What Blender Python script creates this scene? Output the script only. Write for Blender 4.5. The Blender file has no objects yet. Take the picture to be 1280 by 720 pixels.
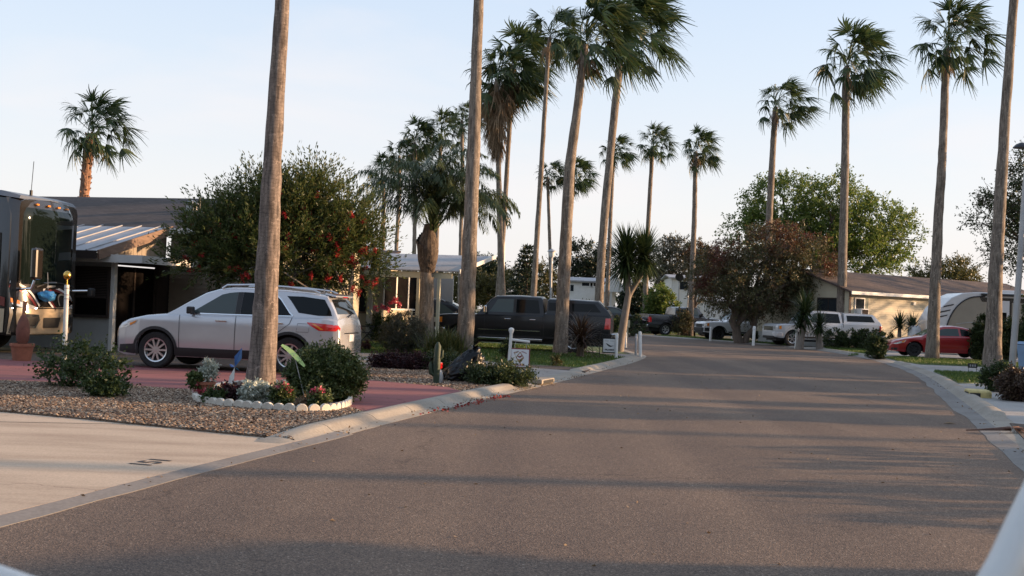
import bpy, bmesh, math, random
import numpy as np
from mathutils import Vector, Matrix, noise as mnoise

SC = bpy.context.scene
COL = SC.collection
R = math.radians
PI = math.pi
random.seed(7)

# ------------------------------------------------------------------ camera calibration
H = 1.5
F = 1400.0
ROLL = R(2.2)
PITCH = R(1.02)

def ray(x, y):
    u = (x - 640) / F
    w = (360 - y) / F
    a = u * math.cos(ROLL) - w * math.sin(ROLL)
    b = u * math.sin(ROLL) + w * math.cos(ROLL)
    return Vector((a, math.cos(PITCH) - b * math.sin(PITCH), math.sin(PITCH) + b * math.cos(PITCH)))

def G(x, y, z=0.0):
    d = ray(x, y)
    t = (z - H) / d.z
    return Vector((d.x * t, d.y * t, z))

def D(x, y, dep):
    d = ray(x, y)
    t = dep / d.y
    return Vector((d.x * t, dep, H + d.z * t))

def gx(x, dep):
    """world X under pixel column x at ground depth dep"""
    y = 385 + (x - 640) * math.tan(ROLL) + F * H / dep
    return D(x, y, dep).x

# ------------------------------------------------------------------ materials
def nodes(m):
    m.use_nodes = True
    nt = m.node_tree
    return nt, nt.nodes["Principled BSDF"], nt.nodes["Material Output"]

def rgba(c):
    return (c[0], c[1], c[2], 1.0)

def ramp(nt, fac, stops):
    r = nt.nodes.new("ShaderNodeValToRGB")
    e = r.color_ramp.elements
    while len(e) < len(stops):
        e.new(0.5)
    for k, (p, c) in enumerate(stops):
        e[k].position = p
        e[k].color = rgba(c)
    nt.links.new(fac, r.inputs[0])
    return r.outputs[0]

def noise_tex(nt, vec, scale, detail=4, rough=0.55, dist=0.0):
    n = nt.nodes.new("ShaderNodeTexNoise")
    n.inputs["Scale"].default_value = scale
    n.inputs["Detail"].default_value = detail
    n.inputs["Roughness"].default_value = rough
    n.inputs["Distortion"].default_value = dist
    nt.links.new(vec, n.inputs["Vector"])
    return n.outputs[0]

def mixc(nt, fac, a, b, mode="MIX"):
    m = nt.nodes.new("ShaderNodeMix")
    m.data_type = "RGBA"
    m.blend_type = mode
    for sock, v in ((m.inputs[0], fac), (m.inputs[6], a), (m.inputs[7], b)):
        if hasattr(v, "is_linked") or hasattr(v, "links"):
            nt.links.new(v, sock)
        elif isinstance(v, (int, float)):
            sock.default_value = v
        else:
            sock.default_value = rgba(v)
    return m.outputs[2]

def coords(nt, scale=(1, 1, 1), kind="Object"):
    tc = nt.nodes.new("ShaderNodeTexCoord")
    mp = nt.nodes.new("ShaderNodeMapping")
    mp.inputs["Scale"].default_value = scale
    nt.links.new(tc.outputs[kind], mp.inputs[0])
    return mp.outputs[0]

def bump(nt, p, height, strength=0.3, dist=0.02):
    b = nt.nodes.new("ShaderNodeBump")
    b.inputs["Strength"].default_value = strength
    b.inputs["Distance"].default_value = dist
    nt.links.new(height, b.inputs["Height"])
    nt.links.new(b.outputs[0], p.inputs["Normal"])

def M(name, col, rough=0.6, metal=0.0, var=0.18, scale=4.0, bmp=0.0, coat=0.0, stretch=(1, 1, 1), spec=0.5):
    m = bpy.data.materials.new(name)
    nt, p, o = nodes(m)
    p.inputs["Roughness"].default_value = rough
    p.inputs["Metallic"].default_value = metal
    p.inputs["Coat Weight"].default_value = coat
    p.inputs["Coat Roughness"].default_value = 0.08
    p.inputs["Specular IOR Level"].default_value = spec
    if var > 0:
        v = coords(nt, stretch)
        n = noise_tex(nt, v, scale, 6, 0.6)
        c = ramp(nt, n, [(0.3, [k * (1 - var) for k in col]), (0.7, [min(1, k * (1 + var)) for k in col])])
        nt.links.new(c, p.inputs["Base Color"])
        if bmp > 0:
            n2 = noise_tex(nt, v, scale * 6, 4)
            bump(nt, p, n2, bmp)
    else:
        p.inputs["Base Color"].default_value = rgba(col)
    return m

def leaf_mat(name, cols, trans=0.35, rough=0.45, patch=None):
    m = bpy.data.materials.new(name)
    nt, p, o = nodes(m)
    g = nt.nodes.new("ShaderNodeNewGeometry")
    k = len(cols)
    c = ramp(nt, g.outputs["Random Per Island"], [(i / max(1, k - 1), cols[i]) for i in range(k)])
    if patch:
        v = coords(nt)
        n = noise_tex(nt, v, patch[1], 3)
        f = ramp(nt, n, [(0.50, (0, 0, 0)), (0.63, (0.85, 0.85, 0.85))])
        c = mixc(nt, f, c, patch[0])
    nt.links.new(c, p.inputs["Base Color"])
    p.inputs["Roughness"].default_value = rough
    p.inputs["Specular IOR Level"].default_value = 0.35
    t = nt.nodes.new("ShaderNodeBsdfTranslucent")
    nt.links.new(c, t.inputs[0])
    mx = nt.nodes.new("ShaderNodeMixShader")
    mx.inputs[0].default_value = trans
    nt.links.new(p.outputs[0], mx.inputs[1])
    nt.links.new(t.outputs[0], mx.inputs[2])
    nt.links.new(mx.outputs[0], o.inputs[0])
    return m

def paint(name, col, metal=0.5, rough=0.3):
    m = M(name, col, rough, metal, 0.04, 1.5, 0, 1.0)
    return m

def glass_dark(name, col=(0.012, 0.016, 0.018), rough=0.03):
    m = M(name, col, rough, 0, 0.0)
    m.node_tree.nodes["Principled BSDF"].inputs["IOR"].default_value = 1.40
    return m

def asphalt_mat():
    m = bpy.data.materials.new("asphalt")
    nt, p, o = nodes(m)
    v = coords(nt)
    vo = nt.nodes.new("ShaderNodeTexVoronoi")
    vo.inputs["Scale"].default_value = 100
    nt.links.new(v, vo.inputs["Vector"])
    sp = nt.nodes.new("ShaderNodeSeparateColor")
    nt.links.new(vo.outputs["Color"], sp.inputs[0])
    chips = ramp(nt, sp.outputs[0], [(0.0, (0.086, 0.065, 0.052)), (0.45, (0.148, 0.110, 0.084)), (0.8, (0.192, 0.140, 0.104)), (0.97, (0.26, 0.188, 0.137)), (1.0, (0.34, 0.28, 0.22))])
    n1 = noise_tex(nt, v, 0.30, 5, 0.6)
    big = ramp(nt, n1, [(0.3, (0.80, 0.80, 0.82)), (0.7, (1.12, 1.09, 1.06))])
    c = mixc(nt, 1.0, chips, big, "MULTIPLY")
    # wheel tracks and drips drawn out along the lane
    tc = nt.nodes.new("ShaderNodeTexCoord")
    mp = nt.nodes.new("ShaderNodeMapping")
    mp.inputs["Rotation"].default_value = (0, 0, R(16))
    mp.inputs["Scale"].default_value = (0.75, 0.035, 1)
    nt.links.new(tc.outputs["Object"], mp.inputs[0])
    lane = ramp(nt, noise_tex(nt, mp.outputs[0], 1.0, 3, 0.5), [(0.38, (0.84, 0.84, 0.86)), (0.62, (1.08, 1.07, 1.05))])
    c = mixc(nt, 1.0, c, lane, "MULTIPLY")
    spots = ramp(nt, noise_tex(nt, v, 2.3, 3, 0.6), [(0.66, (1, 1, 1)), (0.76, (0.62, 0.62, 0.64))])
    c = mixc(nt, 1.0, c, spots, "MULTIPLY")
    # hairline cracks
    nd = noise_tex(nt, v, 0.9, 5, 0.65)
    ad = nt.nodes.new("ShaderNodeVectorMath")
    cmb = nt.nodes.new("ShaderNodeCombineXYZ")
    nt.links.new(nd, cmb.inputs[0])
    nt.links.new(nd, cmb.inputs[1])
    nt.links.new(v, ad.inputs[0])
    nt.links.new(cmb.outputs[0], ad.inputs[1])
    ve = nt.nodes.new("ShaderNodeTexVoronoi")
    ve.feature = "DISTANCE_TO_EDGE"
    ve.inputs["Scale"].default_value = 0.16
    nt.links.new(ad.outputs[0], ve.inputs["Vector"])
    k = ramp(nt, ve.outputs["Distance"], [(0.0, (0.74, 0.73, 0.72)), (0.002, (1, 1, 1))])
    c = mixc(nt, 1.0, c, k, "MULTIPLY")
    nt.links.new(c, p.inputs["Base Color"])
    p.inputs["Roughness"].default_value = 0.85
    p.inputs["Specular IOR Level"].default_value = 0.25
    bump(nt, p, vo.outputs["Distance"], 0.4, 0.006)
    return m

def concrete_mat(name, col, stain=(0.75, 0.72, 0.7), crack=True, streak=(1, 1, 1), fine=60):
    m = bpy.data.materials.new(name)
    nt, p, o = nodes(m)
    v = coords(nt)
    n1 = noise_tex(nt, coords(nt, streak), 0.8, 6, 0.62)
    c = ramp(nt, n1, [(0.28, [col[i] * stain[i] for i in range(3)]), (0.55, col), (0.8, [min(1, k * 1.15) for k in col])])
    n2 = noise_tex(nt, v, fine, 3, 0.6)
    g = ramp(nt, n2, [(0.3, (0.82, 0.82, 0.82)), (0.7, (1.1, 1.1, 1.1))])
    c = mixc(nt, 1.0, c, g, "MULTIPLY")
    if crack:
        nd = noise_tex(nt, v, 1.3, 4, 0.6)
        vm = nt.nodes.new("ShaderNodeVectorMath")
        vm.operation = "SCALE"
        vm.inputs["Scale"].default_value = 1.0
        cmb = nt.nodes.new("ShaderNodeCombineXYZ")
        nt.links.new(nd, cmb.inputs[0])
        nt.links.new(nd, cmb.inputs[1])
        ad = nt.nodes.new("ShaderNodeVectorMath")
        nt.links.new(v, ad.inputs[0])
        nt.links.new(cmb.outputs[0], ad.inputs[1])
        vo = nt.nodes.new("ShaderNodeTexVoronoi")
        vo.feature = "DISTANCE_TO_EDGE"
        vo.inputs["Scale"].default_value = 0.28
        nt.links.new(ad.outputs[0], vo.inputs["Vector"])
        k = ramp(nt, vo.outputs["Distance"], [(0.0, (0.45, 0.42, 0.40)), (0.004, (1, 1, 1))])
        c = mixc(nt, 1.0, c, k, "MULTIPLY")
    nt.links.new(c, p.inputs["Base Color"])
    p.inputs["Roughness"].default_value = 0.85
    bump(nt, p, n2, 0.12, 0.01)
    return m

def palm_trunk_mat(name, c0, c1, ring=9.0):
    m = bpy.data.materials.new(name)
    nt, p, o = nodes(m)
    v = coords(nt, (6, 6, 0.9))
    n = noise_tex(nt, v, 3.0, 6, 0.65)
    c = ramp(nt, n, [(0.36, [k * 0.8 for k in c0]), (0.5, [(a + b) / 2 for a, b in zip(c0, c1)]), (0.64, [k * 1.12 for k in c1])])
    v2 = coords(nt, (1, 1, 1))
    w = nt.nodes.new("ShaderNodeTexWave")
    w.wave_type = "BANDS"
    w.bands_direction = "Z"
    w.inputs["Scale"].default_value = ring
    w.inputs["Distortion"].default_value = 6.0
    w.inputs["Detail"].default_value = 3
    w.inputs["Detail Scale"].default_value = 2
    nt.links.new(v2, w.inputs["Vector"])
    rr = ramp(nt, w.outputs[1], [(0.0, (0.70, 0.69, 0.68)), (0.16, (1, 1, 1))])
    c = mixc(nt, 1.0, c, rr, "MULTIPLY")
    n3 = noise_tex(nt, v2, 11.0, 5, 0.75)
    f = ramp(nt, n3, [(0.57, (0, 0, 0)), (0.64, (0.8, 0.8, 0.8))])
    c = mixc(nt, f, c, [min(1, k * 1.5) for k in c1])
    n4 = noise_tex(nt, v2, 1.2, 4, 0.6)
    f4 = ramp(nt, n4, [(0.5, (1, 1, 1)), (0.72, (0.6, 0.58, 0.55))])
    c = mixc(nt, 1.0, c, f4, "MULTIPLY")
    nt.links.new(c, p.inputs["Base Color"])
    p.inputs["Roughness"].default_value = 0.9
    bump(nt, p, n, 0.45, 0.02)
    return m

def shingle_mat(name, col):
    m = bpy.data.materials.new(name)
    nt, p, o = nodes(m)
    v = coords(nt)
    b = nt.nodes.new("ShaderNodeTexBrick")
    b.inputs["Scale"].default_value = 1.0
    b.inputs["Brick Width"].default_value = 0.32
    b.inputs["Row Height"].default_value = 0.14
    b.inputs["Mortar Size"].default_value = 0.008
    b.inputs["Color1"].default_value = rgba([k * 0.8 for k in col])
    b.inputs["Color2"].default_value = rgba([k * 1.25 for k in col])
    b.inputs["Mortar"].default_value = rgba([k * 0.45 for k in col])
    nt.links.new(v, b.inputs["Vector"])
    n = noise_tex(nt, v, 0.6, 5)
    g = ramp(nt, n, [(0.3, (0.75, 0.75, 0.75)), (0.7, (1.2, 1.2, 1.2))])
    c = mixc(nt, 1.0, b.outputs[0], g, "MULTIPLY")
    nt.links.new(c, p.inputs["Base Color"])
    p.inputs["Roughness"].default_value = 0.9
    return m

MAT = {}
def mats():
    A = MAT
    A["asphalt"] = asphalt_mat()
    A["concrete_pad"] = concrete_mat("tan_concrete", (0.51, 0.395, 0.285), (0.70, 0.66, 0.64), streak=(0.5, 2.6, 1))
    A["concrete"] = concrete_mat("grey_concrete", (0.31, 0.275, 0.245))
    A["concrete_pale"] = concrete_mat("pale_concrete", (0.33, 0.315, 0.295))
    A["kerb"] = concrete_mat("kerb_concrete", (0.31, 0.275, 0.225), crack=False, fine=30)
    A["gutter"] = concrete_mat("gutter_concrete", (0.20, 0.185, 0.17), crack=False, fine=30)
    A["red_drive"] = concrete_mat("red_driveway_paint", (0.26, 0.082, 0.080), (0.60, 0.72, 0.75), streak=(0.5, 3, 1))
    A["ground"] = M("dry_ground", (0.10, 0.095, 0.055), 0.95, 0, 0.5, 0.5, 0.2)
    A["soil"] = M("mulch_soil", (0.085, 0.060, 0.045), 0.95, 0, 0.45, 8, 0.4)
    A["lawn"] = M("lawn", (0.075, 0.11, 0.03), 0.9, 0, 0.4, 3, 0.3)
    A["gravel_base"] = M("gravel_bed", (0.15, 0.105, 0.075), 0.95, 0, 0.6, 40, 0.6)
    A["white"] = M("white_paint", (0.64, 0.63, 0.60), 0.5, 0, 0.07, 3)
    A["white_metal"] = M("white_metal_roof", (0.31, 0.305, 0.315), 0.5, 0.1, 0.18, 2)
    A["cream"] = M("cream_siding", (0.44, 0.39, 0.285), 0.65, 0, 0.08, 1.2)
    A["cream_trim"] = M("cream_trim", (0.60, 0.55, 0.40), 0.6, 0, 0.08, 2)
    A["beige_wall"] = M("beige_panel_wall", (0.25, 0.205, 0.155), 0.75, 0, 0.12, 2)
    A["brown_wood"] = M("brown_fascia", (0.17, 0.105, 0.07), 0.7, 0, 0.25, 3, 0.2, stretch=(1, 1, 6))
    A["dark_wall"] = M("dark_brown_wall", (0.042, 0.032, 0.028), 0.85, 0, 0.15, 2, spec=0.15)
    A["grey_wall"] = M("grey_wall", (0.33, 0.33, 0.32), 0.7, 0, 0.08, 2)
    A["shingle_dark"] = shingle_mat("dark_shingles", (0.060, 0.046, 0.042))
    A["shingle_brown"] = shingle_mat("brown_shingles", (0.075, 0.050, 0.042))
    A["glass"] = glass_dark("window_glass", (0.02, 0.025, 0.03))
    A["tint"] = glass_dark("tinted_glass", (0.006, 0.008, 0.009))
    A["tint"].node_tree.nodes["Principled BSDF"].inputs["Specular IOR Level"].default_value = 0.3
    A["clearish"] = glass_dark("windscreen_glass", (0.055, 0.075, 0.075), 0.04)
    A["screen"] = M("insect_screen", (0.006, 0.005, 0.005), 0.9, 0, 0.3, 6, spec=0.05)  # kept near-black to hold the shade of the porch doorway too
    A["leafbase"] = palm_trunk_mat("old_leaf_base", (0.035, 0.024, 0.018), (0.13, 0.095, 0.07), 14)
    A["black"] = M("black_plastic", (0.014, 0.014, 0.015), 0.55, 0, 0.2, 5)
    A["rubber"] = M("tyre_rubber", (0.016, 0.015, 0.015), 0.85, 0, 0.3, 8)
    A["chrome"] = M("chrome", (0.72, 0.72, 0.73), 0.12, 1.0, 0.05, 3)
    A["alloy"] = M("alloy_rim", (0.60, 0.60, 0.61), 0.28, 0.9, 0.1, 4)
    A["darkalloy"] = M("dark_rim", (0.05, 0.05, 0.055), 0.4, 0.7, 0.1, 4)
    A["redlamp"] = M("red_lamp_lens", (0.55, 0.012, 0.012), 0.12, 0, 0.1, 8, 0, 1.0)
    A["amber"] = M("amber_lens", (0.75, 0.23, 0.02), 0.15, 0, 0.1, 8, 0, 1.0)
    A["clearlamp"] = M("headlamp_lens", (0.62, 0.62, 0.62), 0.10, 0.4, 0.15, 12, 0, 1.0)
    A["silver"] = paint("silver_paint", (0.50, 0.50, 0.515), 0.5, 0.27)
    A["silver2"] = paint("silver_grey_paint", (0.52, 0.52, 0.53), 0.2, 0.36)
    A["blackpaint"] = M("black_paint", (0.008, 0.008, 0.010), 0.32, 0.0, 0.04, 1.5, 0, 0.35, spec=0.35)
    A["greypaint"] = paint("dark_grey_paint", (0.045, 0.045, 0.05), 0.4, 0.25)
    A["whitepaint"] = paint("white_car_paint", (0.66, 0.66, 0.66), 0.0, 0.3)
    A["redpaint"] = paint("red_car_paint", (0.33, 0.012, 0.016), 0.3, 0.28)
    A["gold"] = paint("gold_coach_paint", (0.50, 0.40, 0.28), 0.3, 0.28)
    A["rvbrown"] = paint("dark_coach_paint", (0.020, 0.017, 0.016), 0.2, 0.25)
    A["maroon"] = paint("maroon_stripe", (0.16, 0.02, 0.02), 0.2, 0.3)
    A["palm_a"] = palm_trunk_mat("fan_palm_trunk", (0.115, 0.09, 0.07), (0.25, 0.205, 0.165))
    A["palm_near"] = palm_trunk_mat("fan_palm_trunk_near", (0.095, 0.074, 0.062), (0.225, 0.180, 0.152), 5.0)
    A["palm_boot"] = palm_trunk_mat("booted_palm_trunk", (0.13, 0.06, 0.035), (0.34, 0.19, 0.12), 14)
    A["bark"] = M("bark", (0.115, 0.085, 0.065), 0.9, 0, 0.35, 5, 0.5, stretch=(3, 3, 0.7))
    A["bark_grey"] = M("grey_bark", (0.20, 0.17, 0.145), 0.9, 0, 0.3, 5, 0.5, stretch=(3, 3, 0.7))
    A["frond"] = leaf_mat("palm_frond", [(0.020, 0.042, 0.016), (0.035, 0.065, 0.022), (0.055, 0.085, 0.030), (0.085, 0.10, 0.04)], 0.28)
    A["frond_dry"] = leaf_mat("dry_frond", [(0.13, 0.085, 0.05), (0.22, 0.15, 0.09), (0.30, 0.22, 0.14)], 0.15, 0.8)
    A["feather"] = leaf_mat("feather_frond", [(0.035, 0.058, 0.024), (0.065, 0.092, 0.040), (0.11, 0.135, 0.065)], 0.28)
    A["bottle"] = leaf_mat("bottlebrush_leaf", [(0.028, 0.046, 0.013), (0.062, 0.088, 0.023), (0.10, 0.125, 0.036), (0.12, 0.10, 0.034)], 0.38)
    A["redflower"] = leaf_mat("red_blossom", [(0.30, 0.012, 0.014), (0.48, 0.03, 0.03), (0.55, 0.08, 0.07)], 0.3)
    A["pinkflower"] = leaf_mat("pink_blossom", [(0.55, 0.05, 0.10), (0.70, 0.14, 0.20), (0.70, 0.30, 0.33)], 0.3)
    A["weeping"] = leaf_mat("dull_bottlebrush_leaf", [(0.042, 0.050, 0.022), (0.072, 0.078, 0.032), (0.115, 0.105, 0.042), (0.125, 0.075, 0.038)], 0.3, patch=((0.12, 0.030, 0.022), 0.40))
    A["green"] = leaf_mat("bright_green_leaf", [(0.055, 0.095, 0.022), (0.10, 0.155, 0.032), (0.15, 0.20, 0.045), (0.20, 0.225, 0.06)], 0.5)
    A["olive"] = leaf_mat("olive_leaf", [(0.065, 0.065, 0.022), (0.10, 0.095, 0.03), (0.14, 0.12, 0.04)], 0.35)
    A["grey_green"] = leaf_mat("grey_green_leaf", [(0.045, 0.050, 0.035), (0.075, 0.078, 0.055), (0.11, 0.105, 0.075)], 0.25)
    A["dark"] = leaf_mat("dark_evergreen_leaf", [(0.012, 0.022, 0.012), (0.022, 0.036, 0.017), (0.035, 0.05, 0.022)], 0.2)
    A["hedge"] = leaf_mat("hedge_leaf", [(0.024, 0.038, 0.014), (0.042, 0.063, 0.020), (0.070, 0.092, 0.028)], 0.3)
    A["shrub"] = leaf_mat("round_shrub_leaf", [(0.030, 0.050, 0.015), (0.058, 0.088, 0.024), (0.10, 0.13, 0.042), (0.17, 0.185, 0.085)], 0.3)
    A["rose"] = leaf_mat("rose_bush_leaf", [(0.026, 0.046, 0.016), (0.05, 0.08, 0.025), (0.09, 0.115, 0.038)], 0.35)
    A["purple"] = leaf_mat("purple_leaf", [(0.022, 0.010, 0.012), (0.05, 0.018, 0.022), (0.08, 0.035, 0.035)], 0.25)
    A["dusty"] = leaf_mat("dusty_miller_leaf", [(0.30, 0.34, 0.28), (0.44, 0.47, 0.40), (0.55, 0.57, 0.50)], 0.2, 0.7)
    A["spiky"] = leaf_mat("bronze_strap_leaf", [(0.040, 0.022, 0.018), (0.075, 0.045, 0.03), (0.12, 0.085, 0.05)], 0.2)
    A["yucca"] = leaf_mat("yucca_leaf", [(0.018, 0.034, 0.013), (0.035, 0.058, 0.02), (0.06, 0.085, 0.03)], 0.2)
    A["grass"] = leaf_mat("grass_blade", [(0.045, 0.085, 0.018), (0.075, 0.13, 0.028), (0.12, 0.17, 0.04)], 0.35)
    A["straw"] = leaf_mat("tall_grass_blade", [(0.05, 0.07, 0.02), (0.09, 0.11, 0.035), (0.15, 0.15, 0.06)], 0.3)
    A["pebble"] = leaf_mat("river_pebble", [(0.06, 0.038, 0.027), (0.13, 0.08, 0.052), (0.21, 0.135, 0.085), (0.29, 0.20, 0.13), (0.45, 0.37, 0.28)], 0.0, 0.85)
    A["terracotta"] = M("terracotta", (0.28, 0.105, 0.06), 0.8, 0, 0.25, 5)
    A["cactus"] = M("cactus_skin", (0.022, 0.040, 0.020), 0.6, 0, 0.2, 9, 0.3)
    A["bagplastic"] = M("black_bag_plastic", (0.004, 0.004, 0.005), 0.30, 0, 0.1, 2.5, 0.35, spec=0.3)
    A["bluegift"] = M("blue_plastic", (0.06, 0.28, 0.55), 0.4, 0, 0.35, 14)
    A["deepblue"] = M("deep_blue_vane", (0.03, 0.10, 0.30), 0.4, 0, 0.2, 14)
    A["lime"] = M("lime_ribbon", (0.42, 0.58, 0.20), 0.5, 0, 0.25, 10)
    A["yellow"] = M("worn_yellow_paint", (0.52, 0.42, 0.17), 0.7, 0, 0.35, 9)
    A["brass"] = M("brass", (0.70, 0.42, 0.10), 0.25, 1.0, 0.05, 4)
    A["greymetal"] = M("grey_pole_metal", (0.36, 0.36, 0.36), 0.5, 0.4, 0.12, 2)
    A["signwhite"] = M("sign_white", (0.66, 0.66, 0.66), 0.5, 0, 0.05, 5)
    A["signred"] = M("sign_red_edge", (0.20, 0.025, 0.03), 0.5, 0, 0.1, 5)
    A["signbrown"] = M("sign_tan_mark", (0.36, 0.22, 0.12), 0.6, 0, 0.1, 5)
    A["edging"] = M("cream_edging_concrete", (0.60, 0.55, 0.47), 0.85, 0, 0.15, 12, 0.2)
    A["deadleaf"] = M("dead_leaf", (0.09, 0.045, 0.032), 0.8, 0, 0.4, 12)
    A["bluebin"] = M("blue_bin_plastic", (0.16, 0.26, 0.40), 0.5, 0, 0.1, 4)
    A["trailer"] = M("trailer_fibreglass", (0.60, 0.60, 0.60), 0.3, 0.0, 0.05, 2, 0, 0.5)
    A["trailer_tan"] = M("trailer_tan_panel", (0.27, 0.24, 0.19), 0.45, 0, 0.08, 2)
    A["tan_post"] = M("tan_box_paint", (0.45, 0.40, 0.27), 0.6, 0, 0.1, 4)

# ------------------------------------------------------------------ mesh builder
def link(o, parent=None):
    COL.objects.link(o)
    if parent is not None:
        o.parent = parent
    return o

def tag(o, label=None, cat=None, group=None, kind=None):
    if label: o["label"] = label
    if cat: o["category"] = cat
    if group: o["group"] = group
    if kind: o["kind"] = kind
    return o

def thing(name, label, cat, loc=(0, 0, 0), rotz=0.0, group=None):
    o = bpy.data.objects.new(name, None)
    o.empty_display_size = 0.2
    o.location = loc
    o.rotation_euler = (0, 0, rotz)
    COL.objects.link(o)
    return tag(o, label, cat, group)

def shade(me, angle=35):
    n = len(me.polygons)
    me.polygons.foreach_set("use_smooth", [True] * n)
    try:
        me.set_sharp_from_angle(angle=R(angle))
    except Exception:
        pass

class MB:
    def __init__(s):
        s.v = []
        s.f = []
    def add(s, vs, fs):
        b = len(s.v)
        s.v.extend([tuple(p) for p in vs])
        s.f.extend([tuple(i + b for i in q) for q in fs])
        return s
    def box(s, c, d, rz=0.0, M4=None):
        x, y, z = d[0] / 2, d[1] / 2, d[2] / 2
        vs = [Vector((sx * x, sy * y, sz * z)) for sz in (-1, 1) for sy in (-1, 1) for sx in (-1, 1)]
        rot = Matrix.Rotation(rz, 3, "Z") if M4 is None else M4
        vs = [rot @ p + Vector(c) for p in vs]
        return s.add(vs, [(0, 2, 3, 1), (4, 5, 7, 6), (0, 1, 5, 4), (2, 6, 7, 3), (0, 4, 6, 2), (1, 3, 7, 5)])
    def tube(s, pts, rad, n=8, cap=True, squash=1.0):
        pts = [Vector(p) for p in pts]
        if not hasattr(rad, "__len__"):
            rad = [rad] * len(pts)
        b = len(s.v)
        up = None
        for i, p in enumerate(pts):
            t = (pts[min(i + 1, len(pts) - 1)] - pts[max(i - 1, 0)])
            t = t.normalized() if t.length > 1e-9 else Vector((0, 0, 1))
            if up is None:
                up = t.orthogonal().normalized()
            up = (up - t * up.dot(t))
            up = up.normalized() if up.length > 1e-6 else t.orthogonal().normalized()
            w = t.cross(up)
            for k in range(n):
                a = 2 * PI * k / n
                q = p + (up * math.cos(a) + w * math.sin(a) * squash) * rad[i]
                s.v.append(tuple(q))
        for i in range(len(pts) - 1):
            for k in range(n):
                k2 = (k + 1) % n
                s.f.append((b + i * n + k, b + i * n + k2, b + (i + 1) * n + k2, b + (i + 1) * n + k))
        if cap:
            s.f.append(tuple(b + k for k in reversed(range(n))))
            s.f.append(tuple(b + (len(pts) - 1) * n + k for k in range(n)))
        return s
    def lathe(s, prof, n=20, axis="Z", c=(0, 0, 0)):
        """prof: list of (r, h)"""
        b = len(s.v)
        for r, h in prof:
            for k in range(n):
                a = 2 * PI * k / n
                p = (r * math.cos(a), r * math.sin(a), h)
                if axis == "Y":
                    p = (p[0], h, p[1])
                elif axis == "X":
                    p = (h, p[0], p[1])
                s.v.append((p[0] + c[0], p[1] + c[1], p[2] + c[2]))
        for i in range(len(prof) - 1):
            for k in range(n):
                k2 = (k + 1) % n
                s.f.append((b + i * n + k, b + i * n + k2, b + (i + 1) * n + k2, b + (i + 1) * n + k))
        s.f.append(tuple(b + k for k in reversed(range(n))))
        s.f.append(tuple(b + (len(prof) - 1) * n + k for k in range(n)))
        return s
    def prism(s, poly, z0, z1):
        b = len(s.v)
        n = len(poly)
        for p in poly: s.v.append((p[0], p[1], z0))
        for p in poly: s.v.append((p[0], p[1], z1))
        s.f.append(tuple(b + k for k in reversed(range(n))))
        s.f.append(tuple(b + n + k for k in range(n)))
        for k in range(n):
            k2 = (k + 1) % n
            s.f.append((b + k, b + k2, b + n + k2, b + n + k))
        return s
    def loft(s, secs, close=False, cap=True):
        b = len(s.v)
        m = len(secs[0])
        for q in secs:
            s.v.extend([tuple(p) for p in q])
        for i in range(len(secs) - 1):
            for k in range(m if close else m - 1):
                k2 = (k + 1) % m
                s.f.append((b + i * m + k, b + i * m + k2, b + (i + 1) * m + k2, b + (i + 1) * m + k))
        if cap:
            s.f.append(tuple(b + k for k in reversed(range(m))))
            s.f.append(tuple(b + (len(secs) - 1) * m + k for k in range(m)))
        return s
    def quad(s, a, b, c, d):
        return s.add([a, b, c, d], [(0, 1, 2, 3)])
    def build(s, name, mat, parent=None, smooth=None, bevel=0.0, normals=True):
        me = bpy.data.meshes.new(name)
        me.from_pydata(s.v, [], s.f)
        if normals:
            bm = bmesh.new()
            bm.from_mesh(me)
            bmesh.ops.recalc_face_normals(bm, faces=bm.faces)
            bm.to_mesh(me)
            bm.free()
        me.materials.append(MAT[mat] if isinstance(mat, str) else mat)
        if smooth:
            shade(me, smooth)
        me.update()
        o = bpy.data.objects.new(name, me)
        link(o, parent)
        if bevel > 0:
            md = o.modifiers.new("bevel", "BEVEL")
            md.width = bevel
            md.segments = 2
            md.limit_method = "ANGLE"
        return o

def np_mesh(name, verts, faces_k, mat, parent=None):
    """verts (N,3) and an (F,k) int array of faces"""
    me = bpy.data.meshes.new(name)
    nv, (nf, k) = len(verts), faces_k.shape
    me.vertices.add(nv)
    me.vertices.foreach_set("co", np.asarray(verts, dtype=np.float32).ravel())
    me.loops.add(nf * k)
    me.loops.foreach_set("vertex_index", faces_k.astype(np.int32).ravel())
    me.polygons.add(nf)
    me.polygons.foreach_set("loop_start", np.arange(0, nf * k, k, dtype=np.int32))
    me.update(calc_edges=True)
    me.validate()
    me.materials.append(MAT[mat] if isinstance(mat, str) else mat)
    o = bpy.data.objects.new(name, me)
    return link(o, parent)

def patch(poly, fn, cuts=0):
    """2D polygon -> tessellated, mapped by fn(u,v)->xyz ; returns MB"""
    bm = bmesh.new()
    vs = [bm.verts.new((p[0], p[1], 0)) for p in poly]
    bm.faces.new(vs)
    if cuts:
        bmesh.ops.triangulate(bm, faces=bm.faces[:])
        for _ in range(cuts):
            bmesh.ops.subdivide_edges(bm, edges=bm.edges[:], cuts=1, use_grid_fill=True)
    bm.verts.index_update()
    mb = MB()
    mb.add([fn(v.co.x, v.co.y) for v in bm.verts], [[v.index for v in f.verts] for f in bm.faces])
    bm.free()
    return mb

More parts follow.
